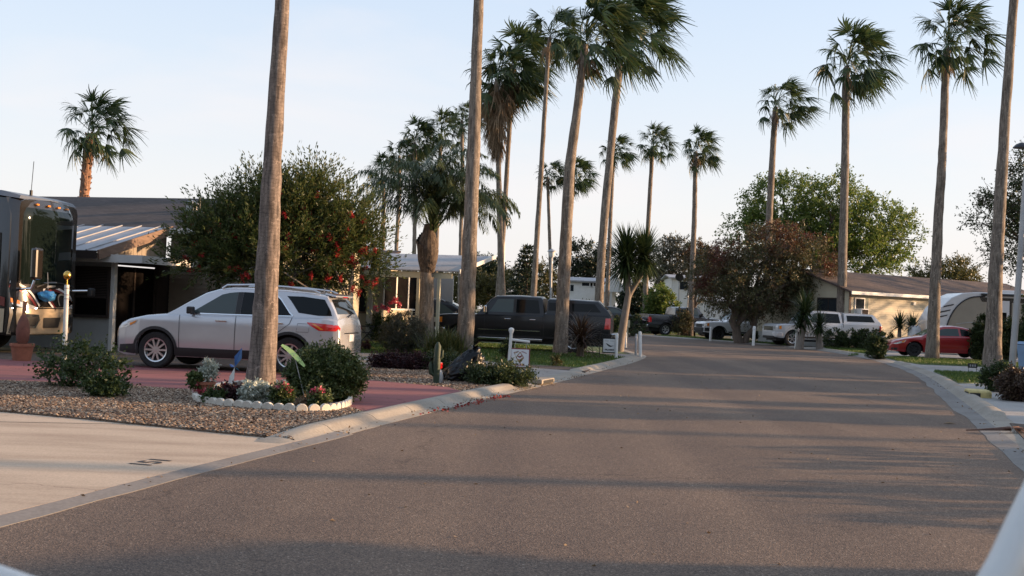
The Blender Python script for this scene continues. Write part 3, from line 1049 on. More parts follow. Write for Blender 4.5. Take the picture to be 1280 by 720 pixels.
def make_suv(name, label, cat, loc, rotz, paint, group=None, detail=True):
    sp = dict(x0=-2.34, x1=2.30, r=0.36, axles=(1.36, -1.36), arch=0.425, rocker=[(-2.34, 0.42), (-1.9, 0.30), (-1.3, 0.25), (1.4, 0.25), (2.0, 0.24), (2.30, 0.30)], paint=paint,
              W=[(0.2, 0.86), (0.35, 0.905), (0.55, 0.925), (0.75, 0.918), (0.95, 0.91), (1.12, 0.87), (1.2, 0.85)],
              plan=[(-2.34, 0.80), (-2.31, 0.865), (-2.22, 0.92), (-2.0, 0.965), (-1.5, 0.995), (-0.5, 1.0), (1.2, 1.0), (1.7, 0.985), (2.0, 0.93), (2.18, 0.84), (2.26, 0.74), (2.30, 0.62)],
              top=[(-2.34, 0.80), (-2.325, 0.95), (-2.28, 1.09), (-2.1, 1.13), (-1.0, 1.115), (0.2, 1.09), (0.85, 1.09), (1.1, 1.085), (1.6, 1.035), (1.95, 0.955), (2.12, 0.89), (2.22, 0.80), (2.28, 0.70), (2.30, 0.62)], tw=0.225)
    c = Car(name, label, cat, sp, loc, rotz, group)
    c.house("cabin_roof", [(-2.27, 1.10), (-2.19, 1.28), (-2.08, 1.47), (-2.02, 1.555), (-1.7, 1.60), (-1.2, 1.635), (-0.5, 1.655), (-0.05, 1.645), (0.2, 1.61), (0.45, 1.53), (0.75, 1.35), (1.0, 1.18), (1.15, 1.09)], 0.19)
    c.screen("windscreen", 1.02, 0.34, "clearish")
    c.screen("rear_window", -2.235, -2.09, "tint", 0.13)
    c.window("front_door_window", [(0.66, 1.125), (0.60, 1.17), (0.10, 1.495), (-0.05, 1.535), (-0.22, 1.555), (-0.22, 1.125)], "clearish")
    c.window("door_pillar_trim", [(-0.225, 1.12), (-0.225, 1.555), (-0.33, 1.56), (-0.33, 1.12)], "black")
    c.window("rear_door_window", [(-0.335, 1.125), (-0.335, 1.56), (-0.95, 1.545), (-1.13, 1.42), (-1.33, 1.20), (-1.38, 1.14)], "tint")
    c.window("quarter_window", [(-1.50, 1.20), (-1.31, 1.43), (-1.22, 1.515), (-1.55, 1.515), (-1.98, 1.47), (-2.12, 1.26), (-2.16, 1.16), (-1.9, 1.155)], "tint")
    c.strip("window_trim", [(0.66, 1.112), (0.0, 1.112), (-0.8, 1.118), (-1.40, 1.13)], 0.018, "chrome", off=0.012, gh=True)
    c.strip("window_trim", [(-1.40, 1.135), (-1.33, 1.19), (-1.12, 1.44), (-0.97, 1.558)], 0.022, "chrome", off=0.012, gh=True)
    c.each_side("sill_cladding", [(0.93, 0.26), (-0.93, 0.26), (-0.93, 0.43), (0.93, 0.43)], "black", cuts=2, off=0.012)
    c.each_side("bumper_cladding", [(2.28, 0.31), (1.80, 0.27), (1.76, 0.47), (2.24, 0.43)], "black", cuts=2, off=0.010)
    c.each_side("bumper_cladding", [(-1.80, 0.31), (-2.33, 0.43), (-2.33, 0.57), (-1.74, 0.50)], "black", cuts=2, off=0.010)
    c.arch_trim(0.045)
    c.each_side("headlight", [(2.20, 0.76), (1.86, 0.90), (1.74, 0.935), (1.80, 0.865), (2.02, 0.78)], "clearlamp", off=0.008)
    c.each_side("turn_signal", [(1.92, 0.865), (1.765, 0.925), (1.80, 0.875), (1.90, 0.825)], "amber", off=0.014)
    c.each_side("tail_lamp", [(-1.72, 0.99), (-1.70, 1.025), (-2.30, 0.985), (-2.335, 0.93), (-2.33, 0.87), (-1.95, 0.865)], "redlamp", off=0.010)
    c.each_side("lamp_insert", [(-1.80, 1.0), (-1.86, 1.0), (-2.04, 0.89), (-1.97, 0.89)], "amber", off=0.014)
    seam(c, 0.86, 0.40, 1.07, 0.02)
    seam(c, -0.27, 0.38, 1.09)
    c.strip("door_seam", [(-1.40, 1.10), (-1.36, 0.98), (-1.18, 0.84), (-0.98, 0.70), (-0.92, 0.58)], 0.012, "black", off=0.005)
    c.strip("fuel_flap", [(-1.52, 0.99), (-1.50, 0.83), (-1.74, 0.83), (-1.76, 0.99), (-1.52, 0.99)], 0.008, "black", off=0.004)
    for x in (0.02, -1.12):
        c.handle(x, 0.985, "chrome" if x > 0 else "chrome", l=0.23)
    c.mirror(0.62, 1.17, "black", (0.11, 0.19, 0.14))
    for sd in (1, -1):
        mb = MB()
        pts = [(0.15, 1.62), (0.05, 1.69), (-0.5, 1.715), (-1.2, 1.695), (-1.72, 1.65), (-1.85, 1.60)]
        mb.tube([(x, sd * 0.60, z) for x, z in pts], 0.018, 6)
        mb.build("roof_rail", "alloy", c.root, smooth=60)
    mb = MB()
    mb.loft([[(x, -0.60, z), (x, 0.60, z), (x, 0.58, z + 0.035), (x, -0.58, z + 0.035)] for x, z in ((-1.95, 1.565), (-2.12, 1.535), (-2.18, 1.52))], close=True)
    sp_ = mb.build("spoiler", paint, c.root, bevel=0.01)
    mb = MB()
    mb.box((-2.186, 0, 1.53), (0.015, 0.3, 0.02))
    mb.build("brake_light", "redlamp", sp_)
    mb = MB()
    mb.loft([[(-1.70, -0.025, 1.63), (-1.70, 0.025, 1.63)], [(-1.80, -0.02, 1.70), (-1.80, 0.02, 1.70)], [(-1.86, -0.02, 1.70), (-1.86, 0.02, 1.70)], [(-1.88, -0.02, 1.61), (-1.88, 0.02, 1.61)]], cap=False)
    mb.build("roof_aerial", "black", c.root)
    c.cap_patch("number_plate", [(-0.16, 0.66), (0.16, 0.66), (0.16, 0.80), (-0.16, 0.80)], "signwhite", False, 0.008)
    c.cap_patch("tailgate_strip", [(-0.5, 0.815), (0.5, 0.815), (0.5, 0.835), (-0.5, 0.835)], "chrome", False, 0.006)
    c.cap_patch("grille", [(-0.45, 0.46), (0.45, 0.46), (0.42, 0.60), (-0.42, 0.60)], "black", True)
    mb = MB()
    mb.tube([(-2.29, 0.1, 1.14), (-2.24, -0.3, 1.20)], 0.012, 5)
    mb.build("rear_wiper", "black", c.root)
    return c

def make_truck(name, label, cat, loc, rotz, paint, cab=(1.42, 0.75, -0.85), cap=None, tonneau=False, belt=1.24, hood=1.17, roof=1.87, L=(-3.12, 2.90), wb=3.85,
               group=None, rim="alloy", front="grille", crew=True, lower="black", old=False, r=0.405):
    x0, x1 = L
    ax = x1 - 0.95
    axles = (ax, ax - wb)
    ch, rf, cb = cab
    sp = dict(x0=x0, x1=x1, r=r, axles=axles, arch=r + 0.085, rocker=[(x0, 0.56), (x0 + 0.6, 0.50), (cb, 0.44), (ax - 0.6, 0.44), (x1 - 0.3, 0.42), (x1, 0.46)], paint=paint, spokes=6, rim=rim, rim_r=0.62, tw=0.26, wheel_in=0.15,
              W=[(0.3, 0.94), (0.5, 0.985), (0.8, 1.0), (1.0, 0.99), (1.2, 0.965), (1.4, 0.94)],
              plan=[(x0, 0.975), (x0 + 0.06, 1.0), (0, 1.0), (x1 - 0.5, 0.99), (x1 - 0.15, 0.955), (x1, 0.90)],
              top=[(x0, belt + 0.08), (cb - 0.04, belt + 0.08), (cb - 0.02, belt), (ch - 0.4, belt - 0.02), (ch, belt - 0.04), (x1 - 0.55, hood), (x1 - 0.12, hood - 0.04), (x1 - 0.03, hood - 0.13), (x1, hood - 0.22)])
    c = Car(name, label, cat, sp, loc, rotz, group)
    zb = belt
    c.house("cab_roof", [(cb - 0.02, zb), (cb + 0.005, zb + 0.3), (cb + 0.05, roof - 0.08), (cb + 0.12, roof - 0.02), ((cb + rf) / 2, roof), (rf + 0.05, roof - 0.02), (rf + 0.2, roof - 0.11), (ch, zb - 0.03)], 0.16)
    c.screen("windscreen", ch - 0.09, rf + 0.17, "clearish")
    mid = rf - 0.62 if crew else cb + 0.55
    t = zb + 0.06
    tp = roof - 0.13
    fw = ch - 0.38
    c.window("front_door_window", [(fw - 0.02, t), (fw - 0.10, t + 0.08), (rf - 0.02, tp), (mid + 0.05, tp + 0.01), (mid + 0.05, t)], "clearish")
    c.window("rear_door_window", [(mid - 0.05, t), (mid - 0.05, tp + 0.01), (cb + 0.20, tp), (cb + 0.12, t + 0.05), (cb + 0.12, t)], "tint")
    c.window("door_pillar_trim", [(mid + 0.055, t - 0.005), (mid + 0.055, tp + 0.015), (mid - 0.055, tp + 0.015), (mid - 0.055, t - 0.005)], "black", off=0.005)
    seam(c, ch - 0.28, 0.50, zb - 0.05)
    seam(c, mid, 0.48, zb - 0.03)
    seam(c, cb + 0.06, 0.50, zb - 0.03)
    c.strip("bed_gap", [(cb - 0.03, 0.48), (cb - 0.03, 0.8), (cb - 0.03, zb + 0.03)], 0.03, "black", off=0.006)
    hm = "chrome" if paint != "silver2" else paint
    c.handle(mid + 0.22, zb - 0.16, hm)
    if crew:
        c.handle(cb + 0.35, zb - 0.16, hm)
    c.mirror(ch - 0.32, zb + 0.14, "chrome" if paint == "blackpaint" else ("black" if paint != "silver2" else paint), (0.10, 0.20, 0.24))
    c.strip("body_moulding", [(ax - 0.6, 0.70), (0, 0.70), (cb + 0.1, 0.70)], 0.03, "chrome" if paint == "blackpaint" else paint, off=0.014)
    c.each_side("sill_panel", [(ax - 0.56, 0.45), (ax - wb + 0.56, 0.45), (ax - wb + 0.56, 0.53), (ax - 0.56, 0.53)], "black", cuts=2, off=0.009)
    c.arch_trim(0.04, paint if not old else "black")
    # step board
    for sd in (1, -1):
        mb = MB()
        mb.tube([(ax - 0.62, sd * 1.0, 0.40), (cb, sd * 1.0, 0.40)], 0.05, 8, squash=0.7)
        mb.build("step_bar", "chrome" if paint != "greypaint" else "black", c.root, smooth=50)
    # lamps
    c.each_side("tail_lamp", [(x0 + 0.005, 0.86), (x0 + 0.20, 0.86), (x0 + 0.17, 1.22), (x0 + 0.005, 1.22)], "redlamp", off=0.010)
    for sd in (1, -1):
        c.cap_patch("tail_lamp", [(sd * 0.955, 0.86), (sd * 0.955, 1.22), (sd * 0.83, 1.22), (sd * 0.83, 0.86)], "redlamp", False, 0.008)
    hz = hood - 0.13
    c.each_side("headlight", [(x1 - 0.005, hz - 0.16), (x1 - 0.005, hz - 0.01), (x1 - 0.30, hz + 0.03), (x1 - 0.30, hz - 0.16)], "clearlamp", off=0.010)
    c.each_side("turn_signal", [(x1 - 0.17, hz - 0.15), (x1 - 0.17, hz + 0.01), (x1 - 0.30, hz + 0.028), (x1 - 0.30, hz - 0.155)], "amber", off=0.016)
    for sd in (1, -1):
        c.cap_patch("headlight", [(sd * 0.60, hz - 0.16), (sd * 0.88, hz - 0.16), (sd * 0.88, hz - 0.0), (sd * 0.60, hz - 0.03)], "clearlamp", True, 0.010)
    c.cap_patch("grille", [(-0.57, hz - 0.24), (0.57, hz - 0.24), (0.57, hz - 0.03), (-0.57, hz - 0.03)], "black", True, 0.010)
    mb = MB()
    if not old:
        for k in range(4):
            mb.box((x1 + 0.022, 0, hz - 0.215 + 0.055 * k), (0.02, 1.12, 0.024))
        mb.box((x1 + 0.020, 0.58, hz - 0.13), (0.02, 0.03, 0.24))
        mb.box((x1 + 0.020, -0.58, hz - 0.13), (0.02, 0.03, 0.24))
        mb.build("grille_bars", "chrome", c.root)
    mb = MB()
    bx = x1 + 0.03
    mb.loft([[(bx - 0.42, 0.985, z) for z in (0.50, 0.72)] + [(bx - 0.44, 0.90, 0.72), (bx - 0.44, 0.90, 0.50)],
             [(bx - 0.10, 0.96, z) for z in (0.50, 0.72)] + [(bx - 0.14, 0.86, 0.72), (bx - 0.14, 0.86, 0.50)],
             [(bx + 0.06, 0.70, z) for z in (0.50, 0.72)] + [(bx - 0.04, 0.68, 0.72), (bx - 0.04, 0.68, 0.50)],
             [(bx + 0.06, -0.70, z) for z in (0.50, 0.72)] + [(bx - 0.04, -0.68, 0.72), (bx - 0.04, -0.68, 0.50)],
             [(bx - 0.10, -0.96, z) for z in (0.50, 0.72)] + [(bx - 0.14, -0.86, 0.72), (bx - 0.14, -0.86, 0.50)],
             [(bx - 0.42, -0.985, z) for z in (0.50, 0.72)] + [(bx - 0.44, -0.90, 0.72), (bx - 0.44, -0.90, 0.50)]], close=True)
    mb.build("front_bumper", "black" if old else ("chrome" if paint == "blackpaint" else paint), c.root, smooth=30, bevel=0.02)
    mb = MB()
    mb.box((x1 - 0.02, 0, 0.44), (0.10, 1.5, 0.14))
    mb.build("bumper_apron", "black", c.root, bevel=0.03)
    mb = MB()
    mb.box((x0 - 0.10, 0, 0.62), (0.2, 1.86, 0.2))
    mb.build("rear_bumper", "chrome", c.root, bevel=0.04)
    c.cap_patch("tailgate_handle", [(-0.12, 1.10), (0.12, 1.10), (0.12, 1.18), (-0.12, 1.18)], "black", False, 0.006)
    if cap:
        ct = roof - 0.06 if cap is True else cap
        c.house("canopy", [(x0 + 0.02, belt + 0.07), (x0 + 0.10, belt + 0.22), (x0 + 0.36, ct - 0.10), (x0 + 0.46, ct - 0.03), (x0 + 1.3, ct), (cb - 0.17, ct), (cb - 0.12, ct - 0.04), (cb - 0.10, belt + 0.06)], 0.13)
        t = belt + 0.17
        tp = ct - 0.13
        m = (x0 + 0.35 + cb) / 2 + 0.12
        if paint == "blackpaint":
            c.window("canopy_window", [(cb - 0.16, t), (cb - 0.16, tp), (m + 0.06, tp), (m + 0.14, t)], "tint")
            c.window("canopy_window", [(m - 0.14, t), (m - 0.10, tp), (x0 + 0.56, tp), (x0 + 0.34, t)], "tint")
        else:
            c.window("canopy_window", [(cb - 0.28, t), (cb - 0.26, tp), (x0 + 0.58, tp), (x0 + 0.40, t)], "tint")
        c.screen("canopy_rear_window", x0 + 0.13, x0 + 0.34, "tint", 0.12)
    elif tonneau:
        mb = MB()
        mb.box(((x0 + cb) / 2, 0, belt + 0.13), (cb - x0 - 0.1, 1.84, 0.05))
        mb.build("tonneau_cover", "black", c.root, bevel=0.02)
    else:
        mb = MB()
        mb.box(((x0 + cb) / 2, 0, belt + 0.118), (cb - x0 - 0.14, 1.6, 0.012))
        mb.build("bed_liner", "black", c.root)
    return c

def make_coupe(name, label, cat, loc, rotz, paint, group=None, rim="black", coupe=True):
    sp = dict(x0=-2.24, x1=2.30, r=0.315, axles=(1.34, -1.28), arch=0.375, rocker=[(-2.24, 0.36), (-1.8, 0.24), (1.7, 0.20), (2.30, 0.24)], paint=paint, tw=0.20, rim=rim, spokes=7,
              W=[(0.2, 0.81), (0.35, 0.85), (0.55, 0.862), (0.75, 0.855), (0.95, 0.82)],
              plan=[(-2.24, 0.76), (-2.16, 0.87), (-1.9, 0.95), (-1.2, 1.0), (1.0, 1.0), (1.6, 0.97), (2.0, 0.89), (2.2, 0.76), (2.30, 0.56)],
              top=[(-2.24, 0.80), (-2.2, 0.93), (-1.9, 0.985), (-1.0, 0.955), (0.2, 0.915), (0.9, 0.905), (1.3, 0.86), (1.8, 0.765), (2.1, 0.68), (2.24, 0.59), (2.30, 0.50)])
    c = Car(name, label, cat, sp, loc, rotz, group)
    c.house("cabin_roof", [(-1.85, 0.98), (-1.5, 1.13), (-1.1, 1.28), (-0.75, 1.36), (-0.35, 1.395), (0.05, 1.375), (0.3, 1.30), (0.7, 1.08), (1.02, 0.90)], 0.19, crown=0.02)
    c.screen("windscreen", 0.95, 0.26, "clearish", 0.15)
    c.screen("rear_window", -1.72, -1.02, "tint", 0.15)
    c.window("door_window", [(0.62, 0.955), (0.18, 1.235), (-0.05, 1.275), (-0.52, 1.285), (-0.56, 0.97)], "clearish")
    c.window("quarter_window", [(-0.64, 0.975), (-0.60, 1.282), (-0.82, 1.25), (-1.20, 1.09), (-1.36, 1.01), (-1.3, 0.985)], "tint")
    c.strip("door_seam", [(0.86, 0.86), (0.80, 0.60), (0.76, 0.30)], 0.012, "black")
    c.strip("door_seam", [(-0.66, 0.92), (-0.70, 0.60), (-0.66, 0.30)], 0.012, "black")
    c.handle(-0.45, 0.80, paint)
    c.mirror(0.60, 1.0, paint, (0.10, 0.18, 0.13))
    c.each_side("headlight", [(2.24, 0.54), (1.80, 0.70), (1.70, 0.73), (1.76, 0.62), (2.10, 0.52)], "clearlamp", off=0.008)
    c.each_side("turn_signal", [(1.88, 0.665), (1.74, 0.715), (1.78, 0.63), (1.88, 0.60)], "amber", off=0.014)
    c.each_side("tail_lamp", [(-1.98, 0.92), (-2.22, 0.90), (-2.235, 0.74), (-2.02, 0.74)], "redlamp", off=0.010)
    c.cap_patch("grille", [(-0.3, 0.30), (0.3, 0.30), (0.3, 0.45), (-0.3, 0.45)], "black", True)
    c.each_side("air_intake", [(2.27, 0.28), (2.05, 0.26), (2.05, 0.37), (2.26, 0.37)], "black", cuts=2, off=0.006)
    return c
# ------------------------------------------------------------------ setting helpers
def struct(o, kind="structure"):
    o["kind"] = kind
    return o

def sheet(name, pts, z0, z1, mat):
    """closed polygon slab in world metres"""
    mb = MB()
    mb.prism([(p[0], p[1]) for p in pts], z0, z1)
    return struct(mb.build(name, mat))

def px(pts, z=0.05):
    return [G(x, y, z) for x, y in pts]

def resample(poly, step):
    P = [Vector((p[0], p[1], 0)) for p in poly]
    out = [P[0]]
    for a, b in zip(P[:-1], P[1:]):
        n = max(1, int((b - a).length / step))
        for i in range(1, n + 1):
            out.append(a.lerp(b, i / n))
    return out

def smooth2(poly, it=2):
    P = [Vector((p[0], p[1], 0)) for p in poly]
    for _ in range(it):
        Q = [P[0]]
        for a, b in zip(P[:-1], P[1:]):
            Q += [a.lerp(b, 0.25), a.lerp(b, 0.75)]
        Q.append(P[-1])
        P = Q
    return P

def inside(poly, X, Y):
    """vectorised point in polygon"""
    n = len(poly)
    r = np.zeros(len(X), bool)
    j = n - 1
    for i in range(n):
        xi, yi, xj, yj = poly[i][0], poly[i][1], poly[j][0], poly[j][1]
        c = ((yi > Y) != (yj > Y)) & (X < (xj - xi) * (Y - yi) / (yj - yi + 1e-12) + xi)
        r ^= c
        j = i
    return r

def scatter(poly, n, rng):
    xs = [p[0] for p in poly]
    ys = [p[1] for p in poly]
    X = rng.uniform(min(xs), max(xs), n)
    Y = rng.uniform(min(ys), max(ys), n)
    k = inside(poly, X, Y)
    return X[k], Y[k]

def pebbles(name, poly, dens, size, z, seed, mat="pebble"):
    rng = np.random.default_rng(seed)
    xs = [p[0] for p in poly]
    ys = [p[1] for p in poly]
    area = (max(xs) - min(xs)) * (max(ys) - min(ys))
    X, Y = scatter(poly, int(area * dens), rng)
    n = len(X)
    s = size * rng.uniform(0.5, 1.5, (n, 1))
    c = np.stack([X, Y, np.full(n, z)], 1) + np.concatenate([np.zeros((n, 2)), s * 0.3], 1)
    a = rng.uniform(0, 2 * PI, n)
    t = rng.normal(size=(n, 1)) * 0.35
    e1 = np.stack([np.cos(a), np.sin(a), t[:, 0]], 1) * s
    e2 = np.stack([-np.sin(a), np.cos(a), t[:, 0] * 0.5], 1) * s * 0.7
    e3 = np.stack([np.zeros(n), np.zeros(n), np.ones(n)], 1) * s * 0.5
    v = np.stack([c + e1, c + e2, c - e1, c - e2, c + e3, c - e3], 1).reshape(-1, 3)
    b = (np.arange(n) * 6)[:, None]
    f = np.concatenate([b + np.array([[0, 1, 4]]), b + np.array([[1, 2, 4]]), b + np.array([[2, 3, 4]]), b + np.array([[3, 0, 4]])], 0)
    return struct(np_mesh(name, v, f, mat), "stuff")

def grass_patch(name, poly, dens, h, z, seed, mat="grass", w=0.012):
    rng = np.random.default_rng(seed)
    xs = [p[0] for p in poly]
    ys = [p[1] for p in poly]
    area = (max(xs) - min(xs)) * (max(ys) - min(ys))
    X, Y = scatter(poly, int(area * dens), rng)
    n = len(X)
    P = np.stack([X, Y, np.full(n, z)], 1)
    dr = rng.normal(size=(n, 3)) * 0.4
    dr[:, 2] = 1.0
    v, f = leaves(rng, P, dr, h, w)
    return struct(np_mesh(name, v, f, mat), "stuff")

def siding(parent, p0, p1, z0, z1, out, mat, name="wall", board=0.125):
    """horizontal lap boards between two plan points; out = plan normal"""
    p0, p1 = Vector((p0[0], p0[1], 0)), Vector((p1[0], p1[1], 0))
    o = Vector((out[0], out[1], 0)).normalized()
    n = max(1, int(round((z1 - z0) / board)))
    h = (z1 - z0) / n
    mb = MB()
    for i in range(n):
        a, b = z0 + i * h, z0 + (i + 1) * h
        lo, hi = o * 0.022, o * 0.004
        q = [p0 + lo, p1 + lo, p1 + hi, p0 + hi]
        zz = [a, a, b, b]
        mb.add([(p.x, p.y, z) for p, z in zip(q, zz)], [(0, 1, 2, 3)])
        q2 = [p0 + hi, p1 + hi, p1 + lo, p0 + lo]
        mb.add([(p.x, p.y, a) for p in q2], [(0, 1, 2, 3)])
    b_ = -o * 0.12
    mb.box(((p0.x + p1.x) / 2 + b_.x / 2, (p0.y + p1.y) / 2 + b_.y / 2, (z0 + z1) / 2), ((p1 - p0).length, 0.11, z1 - z0 - 0.004), math.atan2(p1.y - p0.y, p1.x - p0.x))
    return mb.build(name, mat, parent, normals=False)

def window_on(parent, c, along, w, h, out, frame="white", glass="glass", fw=0.06, bars=0, name="window", shutters=None, depth=0.05):
    """window part with sub-parts frame? frame is the part's own mesh, pane its sub-part. c = plan centre + z"""
    a = Vector((along[0], along[1], 0)).normalized()
    o = Vector((out[0], out[1], 0)).normalized()
    ang = math.atan2(a.y, a.x)
    c = Vector(c)
    def B(mb, s, z, sw, sh, d, off):
        q = c + a * s + o * off
        mb.box((q.x, q.y, c.z + z), (sw, d, sh), ang)
    mb = MB()
    f = depth / 2 + 0.012
    B(mb, -w / 2, 0, fw, h + fw, depth, f)
    B(mb, w / 2, 0, fw, h + fw, depth, f)
    B(mb, 0, h / 2, w - fw, fw, depth, f)
    B(mb, 0, -h / 2, w - fw, fw, depth + 0.03, f)
    for i in range(bars):
        B(mb, -w / 2 + w * (i + 1) / (bars + 1), 0, 0.035, h - fw, depth * 0.7, f)
    win = mb.build(name, frame, parent)
    mb = MB()
    B(mb, 0, 0, w - fw, h - fw, 0.012, 0.03)
    mb.build("pane", glass, win)
    if shutters:
        for sd in (-1, 1):
            mb = MB()
            q = c + a * sd * (w / 2 + 0.22) + o * 0.035
            mb.box((q.x, q.y, c.z), (0.32, 0.03, h + 0.08), ang)
            n = int(h / 0.09)
            for k in range(n):
                mb.box((q.x + o.x * 0.015, q.y + o.y * 0.015, c.z - h / 2 + 0.045 + k * 0.09), (0.26, 0.03, 0.05), ang)
            mb.build("shutter", shutters, parent)
    return win

def roof_slab(parent, name, q, th, mat):
    """q: four corner points (x, y, z) in order, slab of thickness th below"""
    n = (Vector(q[1]) - Vector(q[0])).cross(Vector(q[3]) - Vector(q[0])).normalized()
    if n.z < 0:
        n = -n
    mb = MB()
    lo = [Vector(p) - n * th for p in q]
    mb.add([Vector(p) for p in q] + lo, [(0, 1, 2, 3), (7, 6, 5, 4), (0, 4, 5, 1), (1, 5, 6, 2), (2, 6, 7, 3), (3, 7, 4, 0)])
    return mb.build(name, mat, parent)

# local coordinate of the pixel column on a line through O with direction (c, s)
def hx(p, O, al):
    k = (p - 640) / F
    return (k * O[1] - O[0]) / (math.cos(al) + k * math.sin(al))

# ------------------------------------------------------------------ ground, road, kerbs
LE, RE = [], []
def ground_and_road():
    global LE, RE
    mb = MB()
    n = 40
    mb.add([(-700, -700, -0.02), (700, -700, -0.02), (700, 900, -0.02), (-700, 900, -0.02)], [(0, 1, 2, 3)])
    struct(mb.build("ground", "ground"))
    lp = [(0, 656), (60, 641), (200, 603), (300, 577), (385, 556), (460, 536), (560, 510), (640, 491), (690, 480), (740, 466.5), (790, 454), (806, 448)]
    L = [G(x, y) for x, y in lp]
    d0 = (L[0] - L[3]).normalized()
    L = [L[0] + d0 * 40, L[0] + d0 * 12] + L + [Vector(p) for p in ((4.85, 39.8, 0), (4.6, 43, 0), (4.5, 49, 0), (3.2, 57, 0), (-1, 65, 0), (-9, 71, 0), (-40, 80, 0))]
    rp = [(1280, 577), (1200, 507), (1150, 467), (1100, 451), (1060, 443), (1020, 437.5), (960, 431.5), (870, 424.5), (800, 419.5)]
    Rr = [G(x, y) for x, y in rp]
    d1 = (Rr[0] - Rr[1]).normalized()
    Rr = [Rr[0] + d1 * 45, Rr[0] + d1 * 14] + Rr + [Vector(p) for p in ((1, 82, 0), (-8, 87, 0), (-40, 97, 0))]
    LE = smooth2(L, 2)
    RE = smooth2(Rr, 2)
    mb = MB()
    poly = [(p.x, p.y) for p in LE] + [(p.x, p.y) for p in reversed(RE)]
    mb.prism(poly, -0.015, 0.004)
    struct(mb.build("road", "asphalt"))
    # kerbs: swept profile whose height drops at the driveways
    def kerb(line, side, hfun, mat):
        P = resample(line, 0.12)
        secs = []
        run = 0.0
        for i, p in enumerate(P):
            run += (p - P[i - 1]).length if i else 0.0
            groove = 0.014 if run > 1.3 else 0.0
            if groove: run = 0.0
            t = (P[min(i + 1, len(P) - 1)] - P[max(0, i - 1)]).normalized()
            nrm = Vector((-t.y, t.x, 0)) * side
            h = hfun(p)
            prof = [(-0.02, -0.01), (-0.02, 0.006), (0.14, 0.02), (0.19, 0.022 + h * 0.15), (0.25, 0.022 + h * 0.75), (0.31, 0.022 + h), (0.44, 0.022 + h), (0.50, 0.022 + h * 0.8), (0.53, -0.01)]
            wob = 0.012 * mnoise.noise(Vector((p.x * 0.9, p.y * 0.9, 3.3))) + 0.006 * mnoise.noise(Vector((p.x * 5, p.y * 5, 1.3)))
            if groove:
                for dd, gz in ((-0.008, 0), (-0.006, groove), (0.006, groove), (0.008, 0)):
                    secs.append([(p.x + t.x * dd + nrm.x * (u + wob), p.y + t.y * dd + nrm.y * (u + wob), z - (gz if z > 0.01 else 0)) for u, z in prof])
            else:
                secs.append([(p.x + nrm.x * (u + wob), p.y + nrm.y * (u + wob), z) for u, z in prof])
        mb = MB()
        mb.loft(secs, close=False, cap=True)
        return struct(mb.build("kerb", mat, smooth=40))
    gy0 = G(400, 553).y
    gy1 = G(655, 487).y
    gy2 = G(735, 467).y
    def hl(p):
        if p.y < gy0 - 0.5: h = 0.0
        elif p.y < gy0 + 0.6: h = (p.y - gy0 + 0.5) / 1.1
        elif gy1 < p.y < gy2: h = 0.35
        elif p.y > 36: h = 0.45
        else: h = 1.0
        return 0.075 * h
    kl = kerb(LE, 1, hl, "kerb")
    def hr(p):
        h = 1.0
        if 30.5 < p.y < 39: h = 0.5
        if 13.8 < p.y < 18.5 or 41 < p.y < 44.5: h = 0.1
        if p.y > 55: h = 0.55
        return 0.085 * h
    kr = kerb(RE, -1, hr, "kerb")
    # thin gutter strip along the near pad
    P = [p for p in resample(LE, 0.5) if p.y < gy0 + 1.2]
    secs = []
    for i, p in enumerate(P):
        t = (P[min(i + 1, len(P) - 1)] - P[max(0, i - 1)]).normalized()
        nrm = Vector((-t.y, t.x, 0))
        wob = 0.03 * mnoise.noise(Vector((p.x * 1.7, p.y * 1.7, 0.3)))
        secs.append([(p.x + nrm.x * u, p.y + nrm.y * u, z) for u, z in ((-0.06 + wob, 0.002), (-0.06 + wob, 0.0075), (0.13, 0.0245), (0.13, 0.002))])
    mb = MB()
    mb.loft(secs)
    struct(mb.build("gutter", "gutter", smooth=30))
    P = resample(RE, 0.5)
    secs = []
    for i, p in enumerate(P):
        t = (P[min(i + 1, len(P) - 1)] - P[max(0, i - 1)]).normalized()
        nrm = Vector((t.y, -t.x, 0))
        wob = 0.08 * mnoise.noise(Vector((p.x * 0.8, p.y * 0.8, 5.3)))
        secs.append([(p.x + nrm.x * u, p.y + nrm.y * u, z) for u, z in ((-0.16 + wob, 0.002), (-0.16 + wob, 0.0075), (0.13, 0.0245), (0.13, 0.002))])
    mb = MB()
    mb.loft(secs)
    struct(mb.build("gutter", "gutter", smooth=30))

def left_edge(y0, y1, off=0.45, n=10):
    """points set back from the left road edge between world y0 and y1"""
    ys = np.linspace(y0, y1, n)
    P = resample(LE, 0.25)
    P = [p for p in P if p.y < 60]
    out = []
    for y in ys:
        i = min(range(len(P)), key=lambda k: abs(P[k].y - y))
        t = (P[min(i + 1, len(P) - 1)] - P[max(0, i - 1)]).normalized()
        out.append(Vector((P[i].x - t.y * off, P[i].y + t.x * off, 0)))
    return out

def right_edge(y0, y1, off=0.45, n=10):
    ys = np.linspace(y0, y1, n)
    P = [p for p in resample(RE, 0.25) if p.y < 78 and p.x > 0]
    out = []
    for y in ys:
        i = min(range(len(P)), key=lambda k: abs(P[k].y - y))
        t = (P[min(i + 1, len(P) - 1)] - P[max(0, i - 1)]).normalized()
        out.append(Vector((P[i].x + t.y * off, P[i].y - t.x * off, 0)))
    return out

